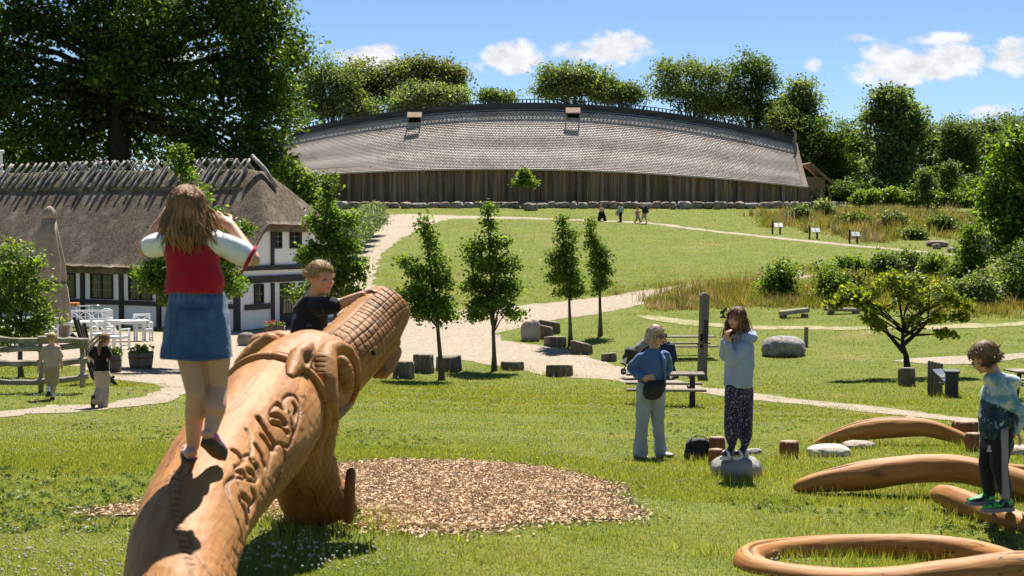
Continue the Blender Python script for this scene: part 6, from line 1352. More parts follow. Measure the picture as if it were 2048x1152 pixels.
g.head(p(1286, 690, -.02), p(1282, 697), simple=True); g.torso([(p(1272, 716), X * .1, Yv * .12), (p(1282, 700), X * .1, Yv * .12)]); g.limb([p(1272, 716, -.08), p(1259, 709, -.1), p(1250, 722, -.12), p(1244, 727, -.12)], [.06, .05, .035, .03]); g.limb([p(1272, 716, .08), p(1259, 709, .1), p(1250, 722, .1), p(1244, 727, .1)], [.06, .05, .035, .03]); g.limb([p(1281, 702, -.1), p(1275, 708, -.14), p(1268, 708, -.1)], [.04, .035, .03]); g.limb([p(1281, 702, .1), p(1275, 708, .14), p(1268, 708, .1)], [.04, .035, .03]); g.finish()
for dd in (-.12, .1):
    m = MB(); m.cone(p(1256, 713, dd), .06, p(1248, 724, dd), .055, 10); m.build('sock', M_sock, g.t, True); shoe(g, 'shoe', M_blackshoe, p(1249, 731, dd), p(1238, 726, dd), 0, .04, .06)
g.hair(M_hairbl, .03, 40, .012, (0, 0, 0), 41, cap=1.03)
# ================================================================ furniture, stumps, stones, signs
M_silver = pm('silver grey wood', (.22,.195,.165), (.13,.115,.095), 4, rough=.9, bump=.5, bscale=12, bdist=.01, stretch=(3,3,.6), spec=.1, col=True)
M_stump = pm('stump bark', (.18,.145,.105), (.085,.07,.05), 5, (.26,.22,.17), 2, rough=.95, bump=.8, bscale=10, bdist=.03, stretch=(3,3,.5), spec=.08)
M_stumptop = pm('weathered stump top', (.27,.235,.18), (.16,.14,.10), 7, (.12,.14,.05), 3, rough=.95, bump=.4, bscale=20, spec=.08)
M_whitep = pm('white painted wood', (.78,.78,.77), (.70,.70,.69), 5, rough=.5, spec=.3)
M_planter = pm('old oak stave', (.21,.165,.12), (.13,.10,.075), 5, rough=.85, bump=.4, bscale=15, stretch=(3,3,.5), spec=.15)
M_hoop = pm('rusty hoop', (.085,.07,.06), (.13,.08,.05), 8, rough=.7)
M_soil = pm('dark soil', (.03,.022,.015), rough=1)
M_darkwood = pm('dark tarred board', (.035,.03,.026), (.06,.052,.045), 5, rough=.8, bump=.3, bscale=15)
M_canvas = pm('taupe canvas', (.33,.265,.20), (.28,.22,.165), 4, rough=.9, bump=.2, bscale=60)
M_panel = pm('printed panel', (.24,.26,.30), (.13,.16,.20), 18, rough=.4)
def stump(label, px, py0, py1, wpx, name='tree_stump', cat='stump', group='cut stumps by the gravel path', mat=None, top=None, tilt=(0, 0), seed=0, flat=.85, squareness=0.0, topn='cut_top'):
    b = G(px, py1); D = b[1]; h = (py1 - py0) / FPX * D * .97; r = wpx / 2 / FPX * D; rr = np.random.default_rng(seed + 7)
    t = thing(name, label, cat, tuple(b), group); n = 36; a = np.linspace(0, 2 * math.pi, n, endpoint=False); R = []
    prof = 1 + .09 * np.sin(a * 3 + rr.uniform(0, 6)) + .05 * np.sin(a * 7 + rr.uniform(0, 6)) + .03 * rr.normal(size=n)
    if squareness: prof = 1 / np.maximum(np.abs(np.cos(a)), np.abs(np.sin(a))) * (.92 + .02 * rr.normal(size=n))
    for k, z in enumerate(np.linspace(0, 1, 7)):
        w = r * (1.06 - .06 * z) * (prof + .012 * rr.normal(size=n)); R.append(np.stack([np.cos(a) * w, np.sin(a) * w * flat, np.full(n, -.12 + z * (h + .12)) + (tilt[0] * np.cos(a) + tilt[1] * np.sin(a)) * z], -1))
    m = MB(); m.rings(np.array(R), True, True); m.build('bark', mat or M_stump, t)
    m = MB(); tp = R[-1] * A3(.94, .94, 1) + A3(0, 0, .006); m.rings(np.array([tp - A3(0, 0, .02), tp])); m.build(topn, top or M_stumptop, t); return t
stump('upright weathered stump nearest the dragon snout', 806, 722, 757, 42, seed=1)
stump('tall round stump second from the dragon snout', 848, 708, 746, 40, seed=2)
stump('squat dark stump behind the trunk of the nearest linden', 898, 712, 742, 48, seed=3, tilt=(.02, .03))
stump('flat disc-like stump at the foot of the bushy linden', 1023, 723, 739, 45, seed=4)
stump('broad pale-topped stump alone on the lower edge of the gravel', 1117, 730, 752, 51, seed=5, tilt=(.0, -.03))
stump('split stump directly right of the rough boulder, farthest back', 1100, 642, 666, 40, seed=6, tilt=(-.06, .0))
stump('light-topped stump leaning against the rough boulder', 1092, 652, 677, 29, seed=7, tilt=(-.06, 0))
stump('low wide stump in front of the leaning stump', 1112, 673, 692, 41, seed=8)
stump('reddish block stump at the foot of the slim linden', 1163, 685, 708, 40, seed=9, tilt=(-.08, 0))
stump('small dark stump close to the pushchair', 1219, 706, 722, 30, seed=10, tilt=(.03, 0))
stump('square grey stump in front of the leaning fruit tree', 1813, 735, 771, 31, seed=11, squareness=1, group=None)
PG = 'stained playground posts'
kw = dict(name='wooden_post', cat='post', group=PG, mat=M_brownpost, top=M_endgrain, flat=1.0, topn='sawn_top')
stump('tall brown post behind the black backpack', 1434, 873, 922, 32, seed=20, **kw)
stump('shorter brown post close beside the girl on the stone', 1432, 898, 932, 27, seed=21, **kw)
stump('lone brown post standing right of the stone', 1578, 882, 917, 37, seed=22, **kw)
stump('wide brown post at the end of the farthest arched log', 1929, 842, 878, 46, seed=23, **kw)
stump('brown post right beside the hip of the boy in tie-dye', 1947, 866, 903, 30, seed=24, **kw)
def rockpx(label, x0, x1, y0, y1, seed, mat=M_granite, group=None, rough=.16, depth=.8, D=None, **k):
    b = G((x0 + x1) / 2, y1) if D is None else GD((x0 + x1) / 2, D); D = b[1]; w = (x1 - x0) / FPX * D; h = (y1 - y0) / FPX * D
    return rock(label, 0, 0, 0, w, h, w * depth, seed, mat, group=group, base=b, rough=rough, **k)
bs_ = G(1473, 952); ws_ = 104 / FPX * bs_[1]
o = rock('grey stone under the feet of the girl in the hoodie', 0, 0, 0, ws_, .215, .50, 41, M_granite, base=A3(bs_[0], bs_[1] - .02, bs_[2]), rough=.08, name='stone', cat='stone')
rockpx('pale flat stone at the tip of the farthest arched log', 1613, 1702, 889, 912, 42, pm('pale stone', (.50,.46,.41), (.38,.35,.31), 5, rough=.9, bump=.5, bscale=18), rough=.10, name='stone', cat='stone')
rockpx('pinkish flat stone under the farthest arched log', 1686, 1750, 881, 897, 43, M_pinkstone, rough=.12, name='stone', cat='stone')
rockpx('flat stone half hidden behind the girl on the stone', 1490, 1526, 896, 908, 44, M_granite, name='stone', cat='stone')
rockpx('pale stone at the right picture edge beside the boy', 2008, 2075, 890, 909, 45, M_pinkstone, name='stone', cat='stone')
rockpx('large rounded pale boulder on the lawn beside a short post', 1523, 1614, 671, 711, 46, M_granite, rough=.10)
rockpx('rough boulder at the point of the grass wedge', 1041, 1081, 638, 681, 47, M_pinkstone)
rockpx('boulder at the corner of the thatched house', 474, 514, 664, 692, 48, M_field, rough=.1)
rockpx('boulder lying before the small tree at the hall', 1045, 1076, 405, 421, 49, M_field)
rockpx('tall standing stone on the slope right of the info panels', 1957, 1986, 469, 515, 50, M_field, depth=.6, sink=.05)
for k, (lab, x0, x1, y0, y1) in enumerate([('long low boulder below the tall grass', 1850, 1898, 480, 493), ('small boulder before the long low boulder', 1864, 1883, 487, 498), ('dark boulder between the low boulders and the standing stone', 1895, 1922, 493, 505), ('small boulder behind the narrow bush', 1919, 1932, 479, 488), ('boulder behind the right side of the standing stone', 1985, 2012, 480, 494), ('small round boulder at the foot of the standing stone', 1984, 1996, 499, 513)]):
    rockpx(lab, x0, x1, y0, y1, 60 + k, M_field, 'boulders round the standing stone')
r6 = np.random.default_rng(6)
for k, (x, y) in enumerate([(1668, 416), (1682, 414), (1692, 415), (1706, 416), (1727, 416), (1742, 417), (1782, 415), (1823, 416), (1842, 416), (1868, 418)]):
    w = r6.uniform(7, 13); rockpx('small scattered fieldstone on the lawn right of the hall', x - w / 2, x + w / 2, y - w * .45, y + 1, 80 + k, M_field if k % 3 else M_pinkstone, 'scattered stones right of the hall', name='stone', cat='stone')
# posts
b = G(1404, 752); D = b[1]; t = thing('carved_post', 'tall square grey post with rows of cut notches on the lawn', 'post', tuple(b)); hh = 163 / FPX * D; w = 16.5 / FPX * D
m = MB(); m.box(b + A3(.03, 0, hh / 2 - .15), (w, w, hh + .3), euler(0, .028, .15), .015, (1.05, 1, .95)); m.build('shaft', M_silver, t, True)
m = MB(); m.box(b + A3(.07, 0, hh + .03), (w * .75, w * .75, .05), euler(0, .028, .15), .02, (1.4, 1.4, 1.4)); m.build('top', M_silver, t, True)
for k in range(13):
    z = hh * (.30 + .022 * k) + .28; m = MB(); m.box(b + A3(.025 + z * .016 + (.055 if k % 2 else .045), -w / 2 - .01, z), (.13 if k % 3 else .16, .02, .022), euler(0, 0, .15)); m.build('notch', M_black, t, True)
for k, z in enumerate((.92, 1.12, 1.24)):
    m = MB(); m.box(b + A3(-.06 + z * .02, -w / 2 - .02, z), (.09, .02, .10), euler(0, 0, .15)); m.build('notch', M_black, t, True)
def post(label, px, y0, y1, w, mat=M_silver, name='wooden_post', group=None, D=None):
    b = G(px, y1); D = b[1]; h = (y1 - y0) / FPX * D; m = MB(); m.tube([b - A3(0, 0, .2), b + A3(0, 0, h * .5), b + A3(.01, 0, h - .02), b + A3(.01, 0, h)], [w / 2 / FPX * D] * 3 + [w / 2.6 / FPX * D], 10); return tag(m.build(name, mat, None, True, tuple(b)), label, 'post', group)
post('short round post at the right side of the pale boulder', 1612, 654, 692, 8)
for k, x in enumerate((692, 716, 1249)): post('small marker post on the grass terrace before the hall', x, 392, 408, 3, name='marker_post', group='marker posts before the hall')
# log benches
def logbench(label, x0, x1, yt, yb, dd=0.0, dx=1.0):
    b = G((x0 + x1) / 2, yb); D = b[1]; s = D / FPX; L = (x1 - x0) * s; h = (yb - yt) * s; t = thing('log_bench', label, 'bench', tuple(b), 'split log benches on the far lawn')
    m = MB(); m.box(b + A3(0, 0, h * .66), (L, .38, h * .5), euler(0, -.10 * dx, .18), .03, (1.7, 1.65, 1.6)); m.build('seat', M_silver, t, True)
    for q in (-.36, .36): m = MB(); m.box(b + A3(q * L, .03, h * .15), (.24, .30, h * .5), euler(0, 0, .18), .03); m.build('leg', M_silver, t, True)
logbench('split log bench behind the pale boulder, fully in view', 1558, 1618, 617, 635); logbench('split log bench partly covered by the fruit tree', 1652, 1722, 615, 628, dx=-.2); logbench('grey log bench at the foot of the wild bushes', 1852, 1915, 596, 612, dx=-.3)
# picnic tables
def picnic(label, px, py, rz, L=1.75, scale=1.0, tone=1.0):
    b = G(px, py); t = thing('picnic_table', label, 'picnic table', tuple(b), 'grey wooden picnic tables', rz); c = (tone,) * 3
    for k in range(3): m = MB(); m.box((0, (k - 1) * .215, .72), (L, .205, .045), None, .006, c); m.build('tabletop', M_silver, t)
    for s in (-1, 1):
        for k in (0, 1): m = MB(); m.box((0, s * (.62 + .13 * k), .43), (L, .12, .045), None, .006, c); m.build('bench_seat', M_silver, t)
        m = MB(); m.box((s * L * .32, 0, .67), (.07, .6, .06), col=c); m.box((s * L * .32, 0, .385), (.07, 1.5, .07), col=c); m.build('crossbar', M_darkwood, t)
        for q in (-1, 1): m = MB(); m.beam((s * L * .32 + .05, q * .2, .69), (s * L * .32 + .05, q * .36, -.03), .06, .09, (1, 0, 0), .004, c); m.build('leg', M_darkwood, t)
    return t
picnic('dark-legged picnic table just behind the woman in blue', 1330, 812, math.radians(-4), 1.72)
picnic('picnic table on the lawn behind the notched post', 1362, 715, math.radians(4), 2.3); picnic('picnic table cut off by the right picture edge behind the boy', 2085, 800, math.radians(10), 1.7, tone=1.6)
# bin, picket sign, info panels
b = G(1903, 794); D = b[1]; s = D / FPX; t = thing('litter_bin', 'dark slatted litter bin with a lid beside the picket sign', 'bin', tuple(b), None, math.radians(-14)); M_bin = pm('dark green grey paint', (.035,.045,.045), rough=.5)
hb_, wb_ = 54 * s, 29 * s; m = MB(); m.box((0, 0, hb_ * .46), (wb_ * .86, wb_ * .8, hb_ * .9), None, .01); m.build('body', M_bin, t); m = MB(); m.box((0, 0, hb_ * .95), (wb_ * 1.06, wb_, hb_ * .09), euler(.06, 0, 0), .015); m.build('lid', M_bin, t)
for k in range(6): m = MB(); m.box((-wb_ * .36 + k * wb_ * .144, -wb_ * .42, hb_ * .40), (wb_ * .07, .025, hb_ * .62), None, .004); m.build('slat', M_hoop if k % 2 else M_bin, t)
b = G(1870, 790); D = b[1]; s = D / FPX; t = thing('picket_sign', 'picket board with a tilted printed panel beside the litter bin', 'sign', tuple(b), None, math.radians(38))
for k, (x, h) in enumerate(((-.26, 70), (-.13, 68), (0, 66), (.13, 64), (.26, 62))): m = MB(); m.box((x, 0, h * s / 2 - .05), (.098, .03, h * s + .1), None, .006, (.85, .8, .75)); m.build('picket', M_silver, t)
m = MB(); m.box((-.12, -.32, .52), (.40, .5, .025), euler(math.radians(38), 0, 0), .004); o = m.build('panel', M_panel, t); m = MB(); m.box((-.12, -.345, .515), (.38, .10, .03), euler(math.radians(38), 0, 0)); m.build('panel_band', pm('panel colours', (.10,.25,.30), (.45,.38,.28), 9, rough=.4), o)
m = MB(); m.box((-.12, -.17, .32), (.06, .34, .05)); m.build('bracket', M_silver, t)
M_ipost = pm('brown info post', (.075,.045,.032), rough=.8)
for k, (x, y1, lab) in enumerate(((1554, 468, 'leftmost tilted info panel along the narrow hill path'), (1628, 478, 'middle tilted info panel along the narrow hill path'), (1708, 486, 'rightmost tilted info panel along the narrow hill path'))):
    b = G(x, y1); D = b[1]; s = D / FPX; t = thing('info_panel', lab, 'info panel', tuple(b), 'info panels along the hill path')
    for q, h in ((-9, 27), (6, 19)): m = MB(); m.box((q * s, 0, h * s / 2 - .1), (3.2 * s, .13, h * s + .2), None, .01); m.build('post', M_ipost, t)
    for q in (-2.5, 6.5): m = MB(); m.box((q * s, -.16, 17.5 * s), (8 * s, .48, .03), euler(math.radians(38), 0, 0), .004); m.build('panel', M_panel, t)
b = G(1447, 634); s = b[1] / FPX; t = thing('trail_sign', 'small dark slanted sign on the lawn behind the head of the girl on the stone', 'sign', tuple(b)); m = MB(); m.box((0, 0, 12 * s), (16 * s, .5, .04), euler(-.3, -.6, 0), .004); m.build('panel', M_darkwood, t); m = MB(); m.box((0, .05, 5 * s), (.08, .08, 12 * s)); m.build('post', M_darkwood, t)

# ---------------------------------------------------------------- backpack on the grass
b = G(1395, 921); D = b[1]; s = D / FPX; t = thing('backpack', 'black backpack lying on the grass beside the brown posts', 'backpack', tuple(b)); P_ = lambda x, y, d=0: W(x, y, D + d)
m = MB(); m.rings(ringset([(P_(1395, 922), X * .145, Yv * .10), (P_(1395, 912), X * .155, Yv * .12), (P_(1395, 895), X * .145, Yv * .11), (P_(1395, 882), X * .125, Yv * .09), (P_(1395, 877), X * .09, Yv * .05)])); v, n, q, f = m.fuse(.008, 5); v += n * (.010 * fbm(v * 10, 3, 2))[:, None]; place('pack', v, q, f, M_blackbag, t)
m = MB(); m.rings(ringset([(P_(1393, 919, -.10), X * .10, Yv * .05), (P_(1393, 905, -.10), X * .105, Yv * .06), (P_(1393, 897, -.09), X * .09, Yv * .03)])); v, n, q, f = m.fuse(.008, 4); place('front_pocket', v, q, f, M_blackbag, t)
m = MB(); m.tube([P_(1380, 884, -.06), P_(1384, 875, -.06), P_(1395, 871, -.05), P_(1407, 873, -.05), P_(1416, 880, -.05)], .012, 6, flat=.5); m.build('carry_handle', M_blackbag, t, True); m = MB(); m.tube([P_(1378, 880, -.08), P_(1373, 890, -.12), P_(1376, 910, -.13), P_(1380, 919, -.1)], .014, 6, flat=.4); m.build('strap', M_blackbag, t, True)

# ---------------------------------------------------------------- terrace: fence, furniture, parasol, planters
b0 = G(82, 785); D = b0[1]; t = thing('rail_fence', 'rustic split-rail fence with mossy grey rails before the terrace', 'fence', tuple(b0)); P_ = lambda x, y, d=0: W(x, y, D + d)
M_moss = pm('mossy grey rail', (.33,.29,.23), (.17,.16,.09), 3, (.40,.35,.28), 2, rough=.95, bump=.6, bscale=12, bdist=.02)
for x, y0, y1, r_ in ((82, 684, 788, .052), (165, 678, 775, .055), (-25, 690, 792, .052)): m = MB(); m.tube([P_(x, y1), P_(x + 1, (y0 + y1) / 2), P_(x - 1, y0)], [r_ * 1.05, r_, r_ * .9], 8); m.build('post', M_moss, t, True)
rr = np.random.default_rng(4)
for (y0, y1, y2, r_) in ((677, 681, 680, .05), (698, 697, 690, .052), (724, 728, 722, .055), (760, 763, 752, .05)):
    for xa, xb, ya, yb in ((-90, 86, y0, y1), (78, 178, y1, y2)):
        m = MB(); tt = np.linspace(0, 1, 9); P = [P_(xa + (xb - xa) * q, ya + (yb - ya) * q + rr.normal() * .7 + 2 * math.sin(q * 3 + y0), -.06 + rr.normal() * .012) for q in tt]; m.tube(P, r_ * 1.25 * rr.uniform(.85, 1.12, 9), 7, flat=1.0, smooth=False); m.build('rail', M_moss, t, True)
D2 = G(190, 770)[1]; t = thing('folded_trestle', 'dark wooden rack of boards leaning folded beside the fence', 'rack', tuple(G(195, 775))); P_ = lambda x, y, d=0: W(x, y, D2 + d)
for x0, y0, x1, y1, dd in ((148, 634, 186, 755, .0), (155, 640, 190, 760, .15), (162, 650, 188, 758, .3), (168, 646, 192, 762, .42), (143, 668, 246, 785, -.1), (160, 690, 210, 770, -.2)): m = MB(); m.beam(P_(x0, y0, dd), P_(x1, y1, dd), .075, .05, (0, 1, 0), .005); m.build('board', M_darkwood, t, True)
m = MB(); m.beam(P_(214, 772, -.12), P_(228, 752, -.05), .05, .06, (0, 1, 0)); m.beam(P_(206, 768, -.1), P_(215, 775, .2), .05, .06, (0, 1, 0)); m.build('brace', M_darkwood, t, True)
for q in (0, 1): m = MB(); m.beam(P_(162 + q * 8, 700 + 6 * q, .1), P_(200, 668 + q * 8, .2), .05, .03, (0, 1, 0)); m.build('slat', pm('raw lath', (.40,.29,.18), rough=.8), t, True)
def tub(label, x, y0, y1, w, group='half barrel planters', fl=(.30,.30,.02), name='barrel_planter', rect=False):
    b = G(x, y1); s = b[1] / FPX; r = w / 2 * s; h = (y1 - y0) * s; t = thing(name, label, 'planter', tuple(b), group); n = 32; a = np.linspace(0, 2 * math.pi, n, endpoint=False); st = 1 + .014 * np.sign(np.sin(a * 8))
    sq = 1 / np.maximum(np.abs(np.cos(a)), np.abs(np.sin(a))) if rect else 1
    R = [np.stack([np.cos(a) * r * k * st * sq, np.sin(a) * r * k * st * sq * (.5 if rect else 1), np.full(n, z)], -1) for z, k in ((-.03, .82), (h * .4, .92), (h, 1.0), (h, .93), (h - .06, .92))]
    m = MB(); m.rings(np.array(R)); m.build('tub', M_planter, t)
    if not rect:
        for z, k in ((h * .22, .875), (h * .72, .968)): m = MB(); m.rings(np.array([np.stack([np.cos(a) * r * (k + e) , np.sin(a) * r * (k + e), np.full(n, z + dz)], -1) for e, dz in ((.02, -.03), (.03, .03))])); m.build('hoop', M_hoop, t)
    m = MB(); m.rings(np.array([np.stack([np.cos(a) * r * .9 * sq, np.sin(a) * r * .9 * sq * (.5 if rect else 1), np.full(n, h - .05 + e)], -1) for e in (-.02, 0)])); m.build('soil', M_soil, t)
    q = np.random.default_rng(int(x)); P = np.stack([q.normal(size=160) * r * .5, q.normal(size=160) * r * (.25 if rect else .5), h + q.uniform(-.02, .14, 160)], -1); P[:, 0] = np.clip(P[:, 0], -r * .95, r * .95); V, Q, C = leaves(P, A3(0, 0, 1) + 0 * P, .085, q); link('foliage', new_mesh('foliage', V, [Q], False, None, C), ML_apple, t)
    P = np.stack([q.normal(size=40) * r * .5, q.normal(size=40) * r * .35, h + q.uniform(.08, .2, 40)], -1); V, Q, C = leaves(P, A3(0, -.6, 1) + 0 * P, .07, q, aspect=1.1); link('blossoms', new_mesh('blossoms', V, [Q], False, None, C), pm('petals', fl, rough=.7, col=True), t); return t
tub('half barrel planter with yellow flowers standing alone on the gravel', 282, 704, 738, 50); tub('half barrel planter hidden behind the girl with the ponytail', 229, 710, 745, 30)
tub('wooden flower trough with red and white flowers by the green door', 550, 651, 669, 40, None, (.40,.02,.04), 'flower_trough', True)
# white garden furniture: chair, bench with crossed backs, long tables
def cross_back(m, x0, x1, z0, z1, y):
    m.beam((x0, y, z0), (x1, y, z1), .03, .03, (0, 1, 0)); m.beam((x0, y + .002, z1), (x1, y + .002, z0), .03, .03, (0, 1, 0))
def garden_chair(name, label, W_, n, group, cat):
    t = thing(name, label, cat, (0, 0, 0), group)
    m = MB(); 
    for k in range(6): m.box((0, -.19 + k * .078, .44), (W_, .066, .024), None, .004)
    m.build('seat', M_whitep, t)
    m = MB(); hw_ = W_ / 2; m.box((0, .27, .93), (W_, .04, .07), None, .01); m.box((0, .24, .52), (W_ - .1, .035, .05))
    for k in range(n):
        x0 = -hw_ + .06 + (W_ - .12) * k / n; x1 = -hw_ + .06 + (W_ - .12) * (k + 1) / n; cross_back(m, x0 + .03, x1 - .03, .56, .89, .255)
        m.box(((x0 + x1) / 2 - (x1 - x0) / 2, .255, .72), (.028, .03, .38)); m.box(((x0 + x1) / 2 + (x1 - x0) / 2 - .001, .256, .72), (.028, .03, .38)); m.box(((x0 + x1) / 2, .257, .725), ((x1 - x0) * .34, .03, .03)); 
    m.build('backrest', M_whitep, t)
    for s in (-1, 1):
        m = MB(); m.beam((s * (hw_ - .03), .22, 0), (s * (hw_ - .03), .28, .95), .055, .055, (0, 1, 0), .006); m.build('leg', M_whitep, t); m = MB(); m.box((s * (hw_ - .03), -.22, .33), (.055, .055, .66), None, .006); m.build('leg', M_whitep, t)
        m = MB(); m.box((s * (hw_ - .03), 0, .67), (.06, .54, .035), None, .008); m.build('armrest', M_whitep, t); m = MB(); m.box((s * (hw_ - .03), 0, .40), (.03, .42, .06)); m.box((s * (hw_ - .03), 0, .15), (.025, .42, .035)); m.build('rail', M_whitep, t)
    m = MB(); m.box((0, -.22, .40), (W_ - .08, .03, .06)); m.box((0, .22, .40), (W_ - .08, .03, .06)); m.build('apron', M_whitep, t); return t
CG = 'white cross-backed garden chairs'
ch0 = garden_chair('garden_chair', 'white garden chair standing at the right end of the long table', .60, 1, CG, 'chair'); bn0 = garden_chair('garden_bench', 'white garden bench behind the long table', 1.55, 3, 'white cross-backed garden benches', 'bench')
def setat(o, px, py, rz, lab=None): p_ = G(px, py); o.location = tuple(p_); o.rotation_euler.z = math.radians(rz); o['label'] = lab or o['label']; return o
setat(ch0, 287, 683, 25)
for px, py, rz, lab in ((236, 700, 160, 'white garden chair with its back to the gravel, right of the dark rack'), (205, 694, 170, 'white garden chair half hidden behind the dark rack'), (118, 668, 75, 'white garden chair at the left end of the long table'), (18, 722, 195, 'white garden chair behind the fence at the left picture edge'), (3, 694, 80, 'white garden chair under the apple tree boughs')): setat(copy_tree(ch0), px, py, rz, lab)
setat(bn0, 182, 672, 8); setat(copy_tree(bn0), 66, 694, -12, 'white garden bench beside the folded parasol, behind the fence')
def ltable(label, px, py, rz, L):
    p_ = G(px, py); t = thing('garden_table', label, 'table', tuple(p_), None, math.radians(rz))
    for k in range(5): m = MB(); m.box((0, -.36 + k * .18, .73), (L, .172, .03), None, .005); m.build('tabletop', M_whitep, t)
    m = MB(); m.box((0, -.38, .67), (L - .2, .03, .08)); m.box((0, .38, .67), (L - .2, .03, .08)); m.build('apron', M_whitep, t)
    for sx in (-1, 1):
        for sy in (-1, 1): m = MB(); m.box((sx * (L / 2 - .14), sy * .36, .35), (.075, .075, .72), None, .008); m.build('leg', M_whitep, t)
ltable('long white garden table on the gravel terrace', 205, 684, 20, 3.1); ltable('white table under the apple tree at the left picture edge', 8, 685, 8, 1.6)
# folded parasol
b = G(103, 684); D = b[1]; t = thing('folded_parasol', 'folded taupe parasol tied with a dark strap on the terrace', 'parasol', tuple(b)); P_ = lambda x, y, d=0: W(x, y, D + d); n = 60; a = np.linspace(0, 2 * math.pi, n, endpoint=False); R = []
for y, xc, w in ((432, 99, 11), (470, 97, 19), (520, 100, 26), (555, 103, 27), (565, 104, 23), (575, 105, 25), (610, 107, 27), (645, 110, 28), (668, 112, 22), (680, 114, 15)):
    f = 1 + .17 * np.cos(a * 8 + y * .01) * min(1, (y - 425) / 60) + .08 * np.cos(a * 5 + y * .03); c = P_(xc, y); R.append(c + np.stack([np.cos(a) * f * w, np.sin(a) * f * w, 8 * np.cos(a * 4) * (y > 640)], -1) * D / FPX)
m = MB(); m.rings(np.array(R)); m.build('canopy', M_canvas, t, True); m = MB(); R = [P_(99, y) + np.stack([np.cos(a), np.sin(a), 0 * a], -1) * w * D / FPX * (1 + .08 * np.cos(a * 8)[:, None] * (w > 10)) for y, w in ((412, 2), (416, 8), (426, 13), (436, 15), (437, 9))]; m.rings(np.array(R)); m.build('cap', M_canvas, t, True)
m = MB(); m.tube([P_(104, 565) + np.array([math.cos(q), math.sin(q), 0]) * 26.5 * D / FPX for q in np.linspace(0, 2 * math.pi, 30)], .03, 6); m.build('strap', M_tar, t, True); m = MB(); m.tube([b - A3(0, 0, .05), P_(99, 500), P_(99, 412)], .03, 8); m.build('pole', M_bar, t, True); m = MB(); m.box(b + A3(0, 0, .05), (.6, .6, .1), None, .02); m.build('base', M_granite, t, True)
# serving trolley and moulded chair against the wall
b = G(152, 662); D = b[1]; t = thing('serving_trolley', 'metal trolley with an orange box on top against the house wall', 'trolley', tuple(b), None, .05); s = D / FPX
for z in (.25, .55, .98): m = MB(); m.box((.1, 0, z), (1.0, .5, .03), None, .005); m.build('shelf', M_metal, t)
for sx in (-.4, .1, .58):
    for sy in (-.22, .22): m = MB(); m.box((sx, sy, .5), (.035, .035, 1.0)); m.build('leg', M_whitep, t)
m = MB(); m.tube([(.58, -.22, .95), (.95, -.22, 1.02), (1.0, -.22, .9), (1.0, -.22, .75)], .018, 6); m.build('handle', M_metal, t); m = MB(); m.box((-.1, -.05, 1.06), (.46, .34, .13), None, .01); o = m.build('box', pm('orange plastic', (.62,.20,.02), rough=.5), t)
m = MB()
for k in range(3): m.box((-.24 + k * .14, -.222, 1.06), (.09, .01, .035))
m.build('box_marking', M_black, o)
b = G(216, 662); t = thing('moulded_chair', 'white moulded plastic chair against the house wall', 'chair', tuple(b), None, .4); m = MB(); m.rings(ringset([(A3(0, .18, .42), X * .22, Yv * .03), (A3(0, .22, .62), X * .23, Yv * .03), (A3(0, .25, .8), X * .2, Yv * .03), (A3(0, .26, .88), X * .1, Yv * .02)])); m.build('backrest', M_whitep, t); m = MB(); m.box((0, 0, .42), (.45, .45, .04), None, .015); m.build('seat', M_whitep, t)
for sx in (-1, 1):
    for sy in (-1, 1): m = MB(); m.beam((sx * .18, sy * .18, .42), (sx * .21, sy * .21, 0), .04, .04); m.build('leg', M_whitep, t)
# ================================================================ grass, clover, chips, wild growth
M_grass = pm('grass blade', (.190,.248,.046), (.250,.285,.064), .8, (.38,.34,.16), .32, rough=.65, trans=.42, tcol=(1.45,1.35,.6), col=True, spec=.25, lo3=.56, hi3=.75)
M_straw = pm('dry stalk', (.50,.37,.22), (.38,.25,.14), 1.2, (.13,.15,.04), .8, rough=.8, trans=.35, col=True, lo3=.45, hi3=.62)
M_wild = pm('wild grass', (.17,.20,.045), (.23,.20,.075), 1.0, rough=.7, trans=.4, tcol=(1.3,1.25,.6), col=True)
def blades(P, h, w, r, lean=.45, tone=.3, segs=1):
    n = len(P); a = r.uniform(0, 2 * math.pi, n); s = np.stack([np.cos(a), np.sin(a), 0 * a], -1); b = r.uniform(0, 2 * math.pi, n); l = np.stack([np.cos(b), np.sin(b), 0 * b], -1) * (r.uniform(.1, 1, n) * lean)[:, None]
    hh = h * r.uniform(.55, 1.25, n); tip = P + (l + A3(0, 0, 1)) * hh[:, None]; ww = w * r.uniform(.6, 1.3, n)
    V = np.stack([P - s * ww[:, None] * .5, P + s * ww[:, None] * .5, tip], 1).reshape(-1, 3); F = np.arange(n * 3).reshape(-1, 3)
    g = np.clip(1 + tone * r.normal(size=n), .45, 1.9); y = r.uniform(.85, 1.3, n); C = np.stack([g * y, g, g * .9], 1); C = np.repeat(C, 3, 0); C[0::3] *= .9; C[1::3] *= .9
    return V, F, C
Zb = TABLE = None
def heights(xy):
    return H(xy[:, 0], xy[:, 1])
def wedge(n, d0, d1, r, power, half=.40):
    """scatter over the lawn, thinner with distance"""
    u = r.uniform(0, 1, n)
    if abs(power - 1) < 1e-6: y = d0 * (d1 / d0) ** u
    else: y = (d0 ** (1 - power) + u * (d1 ** (1 - power) - d0 ** (1 - power))) ** (1 / (1 - power))
    x = r.uniform(-half, half, n) * y; return np.stack([x, y], -1)
